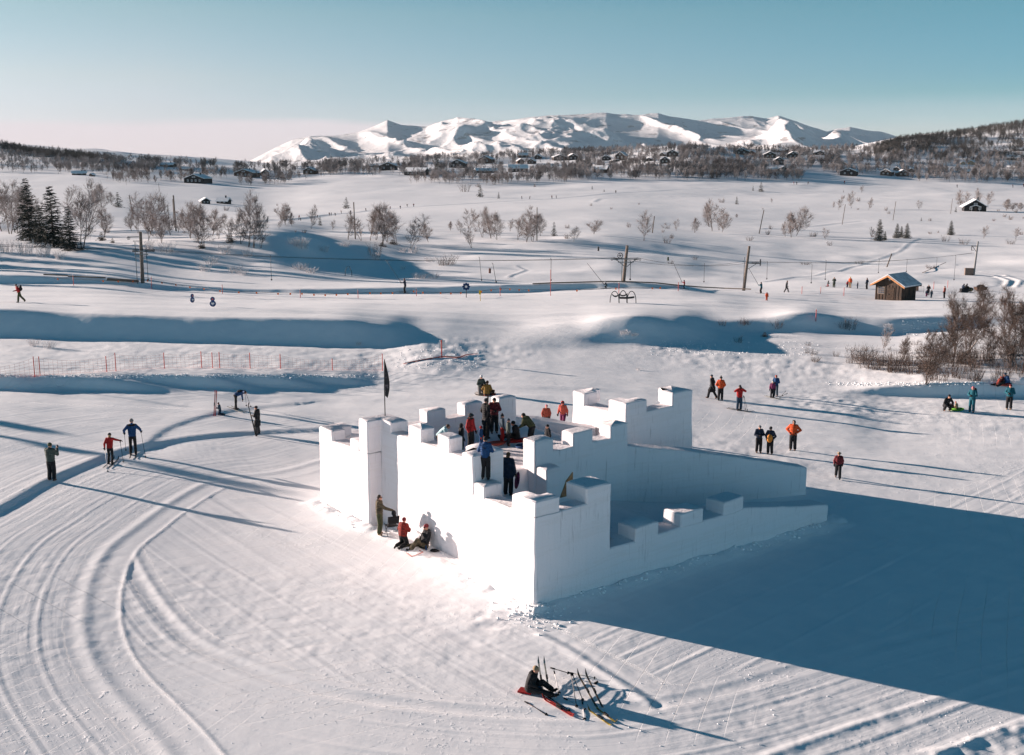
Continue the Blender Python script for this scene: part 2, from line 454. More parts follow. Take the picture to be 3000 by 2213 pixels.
# ------------------------------------------------------------------ terrain
# each column of the table: photo column -> list of (ground distance, height or, when above 200, the photo row it is seen at)
TER = {
 -700: [(60,1.2),(70.3,1.0),(71.1,1.8),(80,1.6),(88,1.4),(90,1.3),(93.5,900),(106,880),(130,855),(149.2,832),(149.8,800),(170,778),(190,730),(230,688),(300,650),(450,600),(600,572),(750,545),(900,515),(1050,480),(1250,430),(1500,400),(1900,430),(2700,470)],
 0: [(60,1.2),(70.5,.85),(71.3,1.65),(80,1.5),(88,1.3),(90,1.2),(93.5,904),(106,886),(130,858),(149.2,832),(149.8,806),(170,780),(190,735),(230,690),(300,655),(450,605),(600,575),(750,545),(900,518),(1050,490),(1250,455),(1500,428),(1900,445),(2700,475)],
 250: [(60,.9),(71.2,.65),(72.0,1.4),(80,1.3),(88,1.1),(90,1.0),(93.5,920),(106,890),(130,860),(149.2,833),(149.8,814),(170,782),(190,735),(230,692),(300,657),(450,608),(600,578),(750,548),(900,520),(1050,494),(1250,465),(1500,456),(1900,470),(2700,480)],
 600: [(60,.5),(73.0,.4),(73.8,1.15),(80,1.0),(88,.9),(90,.8),(93.5,931),(106,896),(130,878),(149.2,857),(149.8,846),(165,820),(185,775),(200,728),(212,704),(240,690),(300,668),(450,632),(600,600),(750,562),(900,535),(1050,508),(1250,488),(1600,482),(2700,490)],
 780: [(60,.2),(74.3,.2),(75.1,.9),(80,.8),(88,.7),(90,.6),(93.5,933),(106,900),(130,882),(149.2,861),(149.8,850),(165,825),(185,785),(200,725),(210,690),(230,680),(300,660),(450,634),(560,620),(700,590),(850,560),(1000,535),(1200,505),(1600,492),(2700,500)],
 1000: [(60,0),(75.8,0),(76.5,.5),(80.5,.5),(88,.5),(90,.4),(93.5,937),(106,905),(130,882),(149.2,862),(149.8,846),(165,830),(185,806),(200,775),(215,742),(232,722),(300,690),(450,640),(560,615),(700,583),(850,553),(1000,528),(1200,490),(1500,478),(1900,490),(2700,500)],
 1130: [(60,0),(78,0),(80.5,.2),(88,.45),(90,.4),(94,952),(106,912),(130,882),(149.2,862),(149.8,844),(165,830),(190,812),(215,775),(240,742),(300,690),(450,640),(560,612),(700,583),(850,553),(1000,525),(1150,488),(1400,470),(1800,485),(2700,500)],
 1230: [(60,0),(76,.0),(82,.5),(95,.8),(106,918),(130,881),(149.2,861),(149.8,842),(170,828),(190,815),(215,782),(250,745),(300,703),(450,640),(560,610),(700,583),(850,555),(1000,527),(1150,488),(1350,462),(1800,480),(2700,500)],
 1500: [(60,0),(75,0),(90,.1),(95,990),(106,930),(130,881),(149.2,858),(149.8,834),(190,823),(215,790),(250,745),(300,705),(370,670),(450,640),(560,608),(700,583),(850,557),(1000,530),(1150,488),(1300,455),(1450,448),(1800,470),(2700,490)],
 1690: [(60,-.3),(75,-.2),(92,-.1),(96,.4),(99.5,948),(106,925),(130,881),(149.2,850),(149.8,830),(190,823),(215,790),(250,745),(300,705),(370,670),(450,640),(560,608),(700,583),(850,557),(1000,530),(1150,484),(1300,450),(1450,442),(1800,465),(2700,490)],
 1780: [(60,-.6),(75,-.5),(92,-.3),(95,-.2),(98.5,933),(106,918),(130,881),(149.2,847),(149.8,828),(190,823),(215,790),(250,745),(300,705),(370,670),(450,640),(560,608),(700,583),(850,557),(1000,530),(1150,482),(1300,448),(1450,440),(1800,465),(2700,490)],
 1860: [(60,-.8),(75,-.7),(92,-.5),(95,-.4),(98.5,926),(106,916),(130,881),(149.2,845),(149.8,829),(190,823),(215,797),(250,753),(300,710),(370,672),(450,643),(560,612),(700,586),(850,559),(1000,532),(1150,480),(1300,445),(1450,438),(1800,465),(2700,490)],
 1980: [(60,-1),(75,-.9),(92,-.6),(97,-.5),(100.5,945),(106,925),(130,880),(149.2,848),(149.8,836),(172,834),(190,826),(215,804),(250,762),(300,720),(370,682),(450,650),(560,618),(700,590),(850,562),(1000,534),(1150,480),(1300,442),(1450,434),(1800,460),(2700,490)],
 2100: [(60,-1.1),(75,-1.1),(92,-.8),(105.4,-.8),(107,945),(115,915),(130,880),(150,860),(172,852),(200,822),(228,800),(260,765),(300,728),(370,688),(450,655),(560,622),(650,600),(750,582),(900,556),(1000,534),(1150,485),(1300,445),(1450,434),(1800,460),(2700,490)],
 2220: [(60,-1.2),(75,-1.2),(92,-.9),(107.4,-.95),(109,936),(118,912),(135,882),(155,864),(172,853),(200,828),(228,804),(260,768),(300,735),(370,692),(450,660),(560,625),(650,602),(750,584),(900,557),(1000,535),(1150,485),(1300,446),(1450,436),(1800,460),(2700,490)],
 2350: [(60,-1.2),(75,-1.2),(92,-1),(107.6,-1.0),(109.5,915),(118,905),(135,888),(155,868),(172,850),(200,828),(228,806),(260,772),(300,742),(370,698),(450,665),(560,628),(650,604),(750,585),(900,558),(1000,536),(1150,488),(1300,450),(1450,440),(1800,460),(2700,490)],
 2460: [(60,-1.2),(75,-1.2),(92,-1.1),(108.2,-1.2),(110,930),(120,915),(135,893),(157,872),(172,850),(200,828),(228,806),(260,774),(300,744),(370,700),(450,667),(560,629),(650,605),(750,585),(900,560),(1000,538),(1150,495),(1300,456),(1500,444),(1800,460),(2700,490)],
 2620: [(60,-1.2),(75,-1.2),(77.4,-1.1),(78.0,-.45),(92,-.8),(107.2,-1.25),(109,934),(120,920),(135,898),(157,877),(172,856),(200,830),(228,808),(260,778),(300,748),(370,702),(450,668),(560,630),(650,605),(750,585),(900,562),(1000,540),(1150,500),(1300,456),(1500,418),(1800,402),(2100,420),(2700,470)],
 2760: [(60,-1.2),(75,-1.2),(77.1,-1.1),(77.7,-.2),(92,-.5),(108.3,-1.0),(110,928),(120,918),(135,898),(157,878),(172,860),(200,832),(228,808),(260,780),(300,750),(370,704),(450,670),(560,632),(650,606),(750,586),(900,562),(1000,540),(1150,505),(1300,455),(1500,415),(1800,394),(2100,410),(2700,470)],
 3000: [(60,-1.2),(75,-1.2),(77.1,-1.05),(77.7,-.15),(92,-.4),(106,-.6),(112,928),(120,915),(135,898),(157,880),(172,862),(200,835),(228,812),(260,784),(300,752),(370,706),(450,672),(560,634),(650,608),(750,588),(900,565),(1000,543),(1150,508),(1300,462),(1500,408),(1700,362),(2000,372),(2700,430)],
 3700: [(60,-1.2),(75,-1.2),(77.1,-1.05),(77.7,-.15),(92,-.4),(106,-.4),(112,925),(120,912),(135,898),(157,880),(172,862),(200,835),(228,812),(260,784),(300,752),(370,706),(450,672),(560,634),(650,608),(750,588),(900,565),(1000,543),(1150,500),(1300,440),(1500,370),(1700,320),(2000,330),(2700,400)],
}
LD0, LD1 = math.log(50), math.log(2700)
NR, NP0, NP1, PS = 1400, -700, 3700, 10
_ld = np.linspace(LD0, LD1, NR); _dd = np.exp(_ld)
_cols = sorted(TER)
_tab = []
def _lean(p_): return -1.08 * math.tanh(max(0.0, (p_ - 1600) / 42.0) * 0.052 / 1.08)
for p_ in _cols:
    if 1690 <= p_ <= 2460:
        TER[p_] = [(a, _lean(p_) + (0.0 if a < 94 else 0.1)) if (a <= 107 and -1.3 < b < 0.01) else (a, b) for a, b in TER[p_]]
    elif p_ > 2460:
        TER[p_] = [(a, -1.05) if a in (60, 75) else (a, b) for a, b in TER[p_]]
for p_ in _cols:
    ds = [a for a, b in TER[p_]]; zs = [b if b < 200 else z_for(a, b) for a, b in TER[p_]]
    _tab.append(np.interp(_dd, ds, zs))
_tab = np.array(_tab)
_pl = np.arange(NP0, NP1 + 1, PS)
LAT = np.zeros((len(_pl), NR))
for i, p_ in enumerate(_pl):
    j = min(max(np.searchsorted(_cols, p_, side='right') - 1, 0), len(_cols) - 2)
    t = (p_ - _cols[j]) / (_cols[j + 1] - _cols[j]); t = t * t * (3 - 2 * t)
    LAT[i] = _tab[j] * (1 - t) + _tab[j + 1] * t
def blur1(a, s, ax):
    r = int(3 * s) + 1
    k = np.exp(-0.5 * (np.arange(-r, r + 1) / s) ** 2); k /= k.sum()
    pad = [(0, 0), (0, 0)]; pad[ax] = (r, r)
    b = np.pad(a, pad, mode='edge'); out = np.zeros_like(a)
    for i, w in enumerate(k):
        out += w * (b[i:i + a.shape[0], :] if ax == 0 else b[:, i:i + a.shape[1]])
    return out
LAT = blur1(blur1(LAT, 3.0, 0), 1.0, 1)
_far = blur1(blur1(LAT, 5.0, 0), 12.0, 1)
_w = np.clip((_dd - 230) / 120, 0, 1)[None, :]
LAT = LAT * (1 - _w) + _far * _w

def sstep(a, b, x):
    t = np.clip((x - a) / (b - a), 0, 1); return t * t * (3 - 2 * t)

def P0(X, Y, z=0.0):
    a = X - 1500; k = 1106.5 - Y
    dy = F * CT + k * ST; dz = -F * ST + k * CT
    s = (z - H) / dz
    return (a * s, dy * s)

def sdist(x, y, poly, s=1):
    best = np.full(x.shape, 1e9); sg = np.ones(x.shape); al = np.zeros(x.shape); L = 0.0
    for (ax, ay), (bx, by) in zip(poly[:-1], poly[1:]):
        dx, dy = bx - ax, by - ay; l2 = dx * dx + dy * dy; l = math.sqrt(l2)
        t = ((x - ax) * dx + (y - ay) * dy) / l2
        tc = np.clip(t, 0, 1)
        qx = x - ax - tc * dx; qy = y - ay - tc * dy
        d = np.sqrt(qx * qx + qy * qy)
        c = dx * (y - ay) - dy * (x - ax)
        m = d < best
        best = np.where(m, d, best); sg = np.where(m, np.sign(c), sg); al = np.where(m, L + tc * l, al)
        L += l
    return best * sg * s, al
def spline(pts, n=6):
    out = []
    P = [pts[0]] + list(pts) + [pts[-1]]
    for i in range(1, len(P) - 2):
        for k in range(n):
            t = k / n
            out.append(tuple(0.5 * (2 * P[i][j] + (P[i + 1][j] - P[i - 1][j]) * t + (2 * P[i - 1][j] - 5 * P[i][j] + 4 * P[i + 1][j] - P[i + 2][j]) * t * t + (3 * P[i][j] - P[i - 1][j] - 3 * P[i + 1][j] + P[i + 2][j]) * t ** 3) for j in (0, 1)))
    out.append(pts[-1])
    return out
def track(px):
    return spline([P0(a, b) for a, b in px])
T_RIDGE = track([(1500,1240),(1120,1300),(857,1380),(710,1407),(603,1434),(492,1500),(402,1567),(321,1634),(268,1734),(251,1835),(268,1929),(321,2016),(402,2103),(482,2190),(560,2290),(700,2440)])
T_INNER = track([(375,1620),(449,1748),(563,1868),(703,1935),(870,1995),(1071,2035),(1300,2062),(1500,2075),(1700,2078),(1902,2045),(2100,1995),(2297,1931),(2600,1830),(3100,1700)])
T_STEP = track([(-700,1900),(-300,1690),(0,1541),(109,1476),(203,1425),(316,1374),(399,1345),(545,1312),(744,1283),(950,1262)])
T_STEP2 = track([(436,1334),(508,1280),(664,1225),(860,1190)])
T_OUT = track([(1750,2420),(2100,2260),(2400,2130),(2700,2020),(3000,1905),(3400,1780)])
T_OUT2 = track([(2300,2330),(2650,2195),(3000,2070),(3400,1950)])
T_BERM = track([(1560,1850),(1660,1900),(1780,1975),(1902,2052)])
ANG = R_(39.4)
VX, VY = math.cos(ANG), math.sin(ANG)
B0 = (0.8095, 36.354)
def UV(u, v):
    return (B0[0] - VY * u + VX * v, B0[1] + VX * u + VY * v)

def near_tilt(x, y):
    r = np.log1p(np.exp(np.clip((x - 2.6) / 1.5, -30, 30))) * 1.5
    l = np.log1p(np.exp(np.clip((-x - 11) / 2.0, -30, 30))) * 2.0
    return -1.08 * np.tanh(r * 0.055 / 1.08) + 1.2 * np.tanh(l * 0.07 / 1.2)

LUMPS = [(1300,1040,7.5,.15),(1240,1075,6,.12),(1400,1030,5,.07),(2060,1020,7,.07),(2200,1045,8,.08),(2330,1070,7,.07),(2000,1010,4,.12),(2440,1150,4,.14),(2560,1050,12,.05),(2820,1000,14,.06),(2950,1060,10,.05),(600,1090,14,.05),(250,1080,14,.06),(1000,1090,9,.08),(2240,1330,7,.07),(2100,1290,5,.06),(2900,1190,9,.10),(1480,1815,1.6,.10),(1560,1795,1.2,.10),(1420,1800,1.5,.05),(2880,950,10,.2)]
LUMPW = [P0(a, b) + (r, h) for a, b, r, h in LUMPS]

FAR_TRACKS = []
def ground(x, y, full=False):
    x = np.asarray(x, float); y = np.asarray(y, float)
    d = np.maximum(y, 0.5)
    p = col_of(x, d)
    fi = np.clip((p - NP0) / PS, 0, len(_pl) - 1.001)
    wob = 1 + 0.006 * fbm(x * 0.12, y * 0.02 + 3, 3) * sstep(70, 90, d) * (1 - sstep(200, 300, d))
    fj = np.clip((np.log(np.maximum(d * wob, 50)) - LD0) / (LD1 - LD0) * (NR - 1), 0, NR - 1.001)
    i = fi.astype(int); j = fj.astype(int); a = fi - i; b = fj - j
    zl = (LAT[i, j] * (1 - a) + LAT[i + 1, j] * a) * (1 - b) + (LAT[i, j + 1] * (1 - a) + LAT[i + 1, j + 1] * a) * b
    w = sstep(58, 69, d)
    z = near_tilt(x, y) * (1 - w) + zl * w
    # rolling relief that grows with distance
    z = z + fbm(x * 0.011 + 5, y * 0.011, 4) * 1.5 * sstep(150, 330, d) * (1 - 0.45 * sstep(420, 520, d) * (1 - sstep(700, 850, d)))
    z = z + fbm(x * 0.035 + 1, y * 0.035, 3) * (0.9 * sstep(150, 200, d) * (1 - sstep(290, 360, d)) + 0.12 * sstep(84, 95, d))
    z = z + fbm(x * 0.004, y * 0.004 + 8, 4) * 16 * sstep(900, 1300, d)
    z = z + fbm(x * 0.3, y * 0.3, 3) * 0.025 * sstep(30, 60, d) + fbm(x * 0.16, y * 0.16 + 3, 2) * 0.03
    # shallow waves across the piste
    z = z + fbm(x * 0.05 + 3, y * 0.35, 3) * 0.14 * sstep(86, 100, d) * (1 - sstep(150, 165, d)) + fbm(x * 0.06 + 3, y * 0.5, 2) * 0.05 * sstep(48, 60, d) * (1 - sstep(78, 84, d))
    for T_, wd_, dp_, y0_, y1_ in FAR_TRACKS:
        k_ = (y > y0_) & (y < y1_)
        if k_.any():
            sd_, _ = sdist(x[k_], y[k_], T_)
            z[k_] += dp_ * (1.6 * np.exp(-((sd_ - 1.3 * wd_) / (0.6 * wd_)) ** 2) - np.exp(-(sd_ / wd_) ** 2))
    gx = np.zeros_like(z) + y + 0.12 * x; gy = x.copy(); gm = np.full_like(z, 0.55)
    near = d < 95
    if near.any():
        X = x[near]; Y = y[near]; h = np.zeros_like(X)
        s1, t1 = sdist(X, Y, T_RIDGE); s1 = -s1            # + outside the big ridge
        s4, _ = sdist(X, Y, T_STEP)                         # + on the camera's far side
        s2, t2 = sdist(X, Y, T_INNER); s2 = -s2            # + on the camera side
        q = -((X - B0[0]) * VX + (Y - B0[1]) * VY)          # + in front of the castle's sunny wall
        e = -((X - B0[0]) * -VY + (Y - B0[1]) * VX)         # + in front of its shaded wall
        g = lambda s, w_: np.exp(-(s / w_) ** 2)
        kn = 1 - sstep(55, 70, Y)
        def lanes(s, per, amp, wid):
            r = (s / per - np.floor(s / per)) * per
            r = np.minimum(r, per - r)
            return amp * np.exp(-(r / wid) ** 2) - amp * 0.5 * np.exp(-((r - 0.17) / wid) ** 2)
        h += kn * (0.022 * g(s1 - 0.05, 0.2) - 0.006 * g(s1 + 0.4, 0.2) - 0.006 * g(s1 - 0.5, 0.15))
        out = sstep(0.5, 1.0, s1)
        h += kn * out * (1 - sstep(8, 10, s1)) * lanes(s1 - 0.2, 1.28, 0.010, 0.06)
        h += kn * (0.02 * g(s1 + 1.15, 0.08))
        inside = (1 - sstep(-1.3, -1.0, s1))
        r2 = inside * sstep(0.3, 0.8, s2)
        h += r2 * (1 - sstep(9, 12, s2)) * lanes(s2, 1.45, 0.0075, 0.06)
        h += inside * (0.02 * g(s2 + 0.1, 0.13) - 0.022 * g(s2 - 0.25, 0.22) + 0.016 * g(s2 - 0.7, 0.14)) * (1 - sstep(16, 24, t2) * 0.6)
        r3 = inside * sstep(0.3, 0.9, -s2) * sstep(0.2, 0.8, q)
        h += r3 * (lanes(q + 0.03 * e, 1.6, 0.008, 0.07) + 0.008 * g(q - 5.2, 0.25) - 0.012 * g(q - 3.4, 0.3))
        rr = inside * sstep(0.3, 0.9, -s2) * sstep(0.3, 1.0, e) * (1 - sstep(0, .5, q))
        h += rr * lanes(e - 0.1 * q, 1.5, 0.01, 0.08)
        s5, t5 = sdist(X, Y, T_BERM); h += 0.04 * g(s5, 0.17) * sstep(0.05, .4, t5) - 0.015 * g(s5 - 0.35, 0.12)
        s6, _ = sdist(X, Y, T_OUT); h += 0.028 * g(s6, 0.16) + 0.012 * g(s6 + 0.6, 0.15)
        s7, _ = sdist(X, Y, T_OUT2); h += 0.045 * g(s7, 0.25) + 0.05 * vnoise(X * 3, Y * 3) * sstep(-3, -.3, s7 * -1) * (1 - sstep(0, .4, s7 * 1.0)) 
        st, _ = sdist(X, Y, T_STEP); h += 0.05 * np.tanh(st / 0.14) * np.exp(-(st / 1.7) ** 2) + 0.02 * g(st - .4, .2)
        st2, _ = sdist(X, Y, T_STEP2); h += 0.035 * np.tanh(st2 / 0.2) * np.exp(-(st2 / 1.6) ** 2)
        # settled snow banked against the foot of the castle
        pocket = np.exp(-(np.clip(q, 0, 9) / 0.5) ** 2) * (q > -0.3) * (e < 0.4) * (e > -16)
        h += 0.10 * pocket * (1 + 1.2 * fbm(X * 1.3, Y * 1.3, 3))
        foot = np.exp(-(np.clip(e - 0.15, 0, 9) / 0.5) ** 2) * (e > -0.5) * (q < 0.3) * (q > -18.5)
        h += 0.12 * foot * (1 + 1.2 * fbm(X * 1.1 + 5, Y * 1.1, 3))
        for cx, cy, r, a_ in LUMPW:
            m = np.exp(-(((X - cx) ** 2 + ((Y - cy) * 1.3) ** 2) / r ** 2))
            k_ = m > 0.02
            if k_.any():
                h[k_] += a_ * 0.4 * m[k_] * fbm(X[k_] * 1.1, Y[k_] * 1.1, 4, 0.6)
        lump = fbm(X * 2.1 + 9, Y * 2.1, 3, 0.6) * sstep(0.05, 0.35, vnoise(X * 0.11 + 2, Y * 0.11)) * 0.014
        h += lump
        z[near] += h
        if full:
            sel1 = out > 0.3; sel2 = (r2 > 0.3); sel3 = r3 > 0.3; sel4 = rr > .3
            ox = Y + 0.12 * X; oy = X.copy(); om = np.full_like(X, 0.6)
            farb = Y > 66
            for sel, s_, t_, m_ in ((sel2, s2, t2, 1.0), (sel3, q + 0.03 * e, e, 0.9), (sel4, e - .1 * q, q, .9), (sel1 & ~farb, s1, t1, 1.0)):
                ox = np.where(sel, s_, ox); oy = np.where(sel, t_, oy); om = np.where(sel, m_, om)
            gx[near] = ox; gy[near] = oy; gm[near] = om
    if full:
        gm = gm * (1 - 0.8 * sstep(150, 200, d))
        return z, np.stack([gx, gy, gm], -1)
    return z

def gz(x, y):
    return float(ground(np.array([x]), np.array([y]))[0])
def at(X, Y, dmin=24.0, dmax=2700.0):
    """the place on the ground that the photograph shows at (X, Y)"""
    a = X - 1500; k = 1106.5 - Y
    dy = F * CT + k * ST; dz = -F * ST + k * CT
    ys = np.exp(np.linspace(math.log(dmin), math.log(dmax), 900))
    s = ys / dy
    xs = a * s; zs = H + dz * s
    g = ground(xs, ys)
    hit = np.nonzero(zs <= g)[0]
    if len(hit) == 0:
        return None
    i = max(hit[0], 1)
    lo, hi = ys[i - 1], ys[i]
    for _ in range(3):
        yy = np.linspace(lo, hi, 12); s = yy / dy
        g = ground(a * s, yy); h_ = np.nonzero(H + dz * s <= g)[0]
        j = max(h_[0] if len(h_) else 11, 1)
        lo, hi = yy[j - 1], yy[j]
    y_ = (lo + hi) / 2
    return Vector((a * y_ / dy, y_, gz(a * y_ / dy, y_)))
def at_many(pts, dmin=60.0, dmax=2700.0, n=700):
    pts = np.asarray(pts, float)
    a = pts[:, 0] - 1500; k = 1106.5 - pts[:, 1]
    dy = F * CT + k * ST; dz = -F * ST + k * CT
    ys = np.exp(np.linspace(math.log(dmin), math.log(dmax), n))
    S = ys[None, :] / dy[:, None]
    g = ground((a[:, None] * S).ravel(), np.repeat(ys[None, :], len(pts), 0).ravel()).reshape(S.shape)
    hit = (H + dz[:, None] * S) <= g
    ok = hit.any(1); i = hit.argmax(1)
    y = ys[i]; x = a * y / dy
    return np.stack([x, y, ground(x, y)], -1), ok
def scale_at(p):
    """photo pixels per metre at a place"""
    return F / (p[1] * CT - (p[2] - H) * ST)

def make_ground():
    ps = np.concatenate([1500 - np.array([9000, 6500, 4500, 3200, 2600, 2200, 1900]), np.arange(-250, 3260, 6), 1500 + np.array([1900, 2200, 2600, 3200, 4500, 6500, 9000])])
    rows = np.arange(2290, 846, -3.6)
    k = 1106.5 - rows
    dn = -H * (F * CT + k * ST) / (-F * ST + k * CT)
    dn = dn[(dn > 24) & (dn < 150)]
    df = [150.0]
    while df[-1] < 2700: df.append(df[-1] * 1.0068)
    ds = np.unique(np.round(np.concatenate([[1.0, 6.0, 12.0, 17.0, 21.0], dn, np.arange(147.6, 152.2, 0.22), np.arange(76.4, 79, 0.2), np.arange(70, 77, 0.25), np.array(df)]), 3))
    Pm, Dm = np.meshgrid(ps, ds)
    x = (Pm - 1500) / 3200 * (0.9813 * Dm + 2.98)
    y = Dm
    z, g = ground(x.ravel(), y.ravel(), True)
    v = np.stack([x.ravel(), y.ravel(), z], -1)
    n, m = len(ds), len(ps)
    idx = np.arange(n * m).reshape(n, m)
    f = np.stack([idx[:-1, :-1], idx[:-1, 1:], idx[1:, 1:], idx[1:, :-1]], -1).reshape(-1, 4)
    # the same sheet goes on behind the camera
    b = len(v)
    ex = np.array([(-3000, 1, 0), (3000, 1, 0), (3000, -1500, 0), (-3000, -1500, 0)], float)
    v = np.concatenate([v, ex]); g = np.concatenate([g, np.zeros((4, 3))])
    f = np.concatenate([f, [[b, b + 3, b + 2, b + 1]]])
    me = mesh_np('ground', v, f, snow_ground_mat(), True, {'groom': g})
    o = link('ground', me)
    tag(o, kind='structure')

SKYL = [(-400,478),(300,476),(580,474),(640,470),(660,474),(700,487),(750,463),(804,436),(857,410),(911,398),(950,399),(1000,396),(1050,388),(1100,368),(1138,350),(1180,366),(1250,371),(1300,352),(1340,343),(1400,348),(1440,358),(1500,350),(1560,341),(1616,337),(1693,336),(1774,330),(1816,336),(1870,337),(1925,331),(1956,339),(2041,352),(2097,347),(2167,341),(2202,341),(2240,345),(2275,336),(2320,352),(2366,369),(2418,385),(2450,377),(2485,371),(2531,381),(2587,389),(2647,408),(2750,420),(2820,400),(2864,374),(2903,372),(2960,395),(3300,420),(3800,430)]
def make_mountains():
    ps = np.concatenate([1500 - np.array([5000, 4000, 2800]), np.arange(-300, 3400, 3.5), 1500 + np.array([2800, 4000, 5000])])
    ds = np.concatenate([np.linspace(2600, 5700, 8)[:-1], np.linspace(5700, 10000, 230), np.linspace(10050, 12500, 12)])
    Pm, Dm = np.meshgrid(ps, ds)
    x = (Pm - 1500) / 3200 * (0.9813 * Dm + 2.98); y = Dm
    sky_row = np.interp(Pm, [a for a, b in SKYL], [b for a, b in SKYL])
    foot = np.interp(Pm, [-400, 700, 800, 1500, 2200, 2600, 3400], [478, 478, 500, 480, 470, 480, 480])
    D1 = 10000.0; D0 = 5800.0
    zt = z_for(D1, sky_row)
    zf = z_for(D0, foot + 14)
    X = x / 1000; Y = y / 1000
    t = np.clip((Dm - D0) / (D1 - D0), 0, 1)
    w1 = fbm(X * 0.9, Y * 0.6, 4)
    tw = np.clip(t + 0.22 * w1 * np.sin(np.pi * t), 0, 1)
    k = 1 - (1 - tw) ** 1.15
    big = np.clip((zt - zf) / 400, 0.03, 1.2)
    r = ridged((X + 0.35 * Y) * 0.95 + w1 * 0.45, (Y * 0.5 - 0.1 * X) * 0.9 + 3, 5, 0.5) - 1.2
    r2 = ridged(X * 2.6 + 0.9 * Y + 7, Y * 1.2 + w1, 5, 0.6) - 1.2
    z = zf + (zt - zf) * k + big * np.sin(np.pi * np.clip(t, 0, 1)) ** 0.7 * (112 * r) + big * np.clip(t * 4, 0, 1) * (1 - 0.8 * sstep(0.9, 1.0, t)) * 34 * r2
    lim = z_for(Dm, sky_row)                     # nothing nearer stands higher than the crest line
    dlt = (lim - z) / 12.0
    soft = lim - 12.0 * np.where(dlt > 30, dlt, np.log1p(np.exp(np.clip(dlt, -40, 30))))
    z = np.where(Dm < D1 - 5, soft, z)
    z = np.where(Dm > D1, zt - (Dm - D1) * 0.25, z)
    z = np.where(Dm < D0, zf - (D0 - Dm) / 5000 * 100 - 10, z)
    v = np.stack([x.ravel(), y.ravel(), z.ravel()], -1)
    n, m = len(ds), len(ps)
    idx = np.arange(n * m).reshape(n, m)
    f = np.stack([idx[:-1, :-1], idx[:-1, 1:], idx[1:, 1:], idx[1:, :-1]], -1).reshape(-1, 4)
    m_ = bpy.data.materials.new('mountain_snow'); m_.use_nodes = True
    t_ = m_.node_tree; b = t_.nodes['Principled BSDF']
    b.inputs['Roughness'].default_value = 0.8; b.inputs['Specular IOR Level'].default_value = 0.1
    g = t_.nodes.new('ShaderNodeNewGeometry')
    mp = node(t_, 'ShaderNodeMapping'); mp.inputs['Scale'].default_value = (0.004, 0.004, 0.012)
    t_.links.new(g.outputs['Position'], mp.inputs['Vector'])
    nn = node(t_, 'ShaderNodeTexNoise', Scale=1.6, Detail=8.0, Roughness=0.65)
    t_.links.new(mp.outputs[0], nn.inputs['Vector'])
    cr = node(t_, 'ShaderNodeValToRGB'); e = cr.color_ramp.elements
    e[0].position, e[0].color = 0.35, (0.30, 0.28, 0.28, 1)
    e[1].position, e[1].color = 0.41, (0.70, 0.69, 0.695, 1)
    t_.links.new(nn.outputs['Fac'], cr.inputs['Fac']); t_.links.new(cr.outputs['Color'], b.inputs['Base Color'])
    bp = node(t_, 'ShaderNodeBump'); bp.inputs['Strength'].default_value = 0.9; bp.inputs['Distance'].default_value = 16
    t_.links.new(nn.outputs['Fac'], bp.inputs['Height']); t_.links.new(bp.outputs['Normal'], b.inputs['Normal'])
    o = link('mountains', mesh_np('mountains', v, f, m_, True))
    tag(o, kind='structure')

_ft = []
for px_, wd_, dp_ in (([(640,668),(780,652),(880,644),(1000,628),(1100,617),(1230,606),(1500,590),(1650,581),(1800,567),(2000,556),(2250,548),(2500,540),(2800,549),(3060,548)], 3.2, 0.13),
                      ([(1752,592),(1765,583),(1850,578),(2050,577),(2300,580)], 2.2, 0.10),
                      ([(2250,672),(2400,664),(2535,648)], 2.4, 0.08),
                      ([(2250,826),(2400,808),(2470,795),(2530,777)], 0.8, 0.05), ([(2530,777),(2640,740),(2700,700)], 0.9, 0.05),
                      ([(2850,800),(2900,808),(2940,822),(2930,838)], 0.7, 0.08), ([(2865,797),(2930,806),(2975,822),(2960,842)], 0.7, 0.08),
                      ([(1500,812),(1530,800),(1550,792),(1520,780)], 0.6, 0.05)):
    T_ = []
    for a_, b_ in px_:
        q_ = at(a_, b_)
        if q_ is not None: T_.append((q_.x, q_.y))
    ys_ = [b_ for a_, b_ in T_]
    _ft.append((T_, wd_, dp_, min(ys_) - 40, max(ys_) + 40))
FAR_TRACKS[:] = _ft
make_ground()
make_mountains()

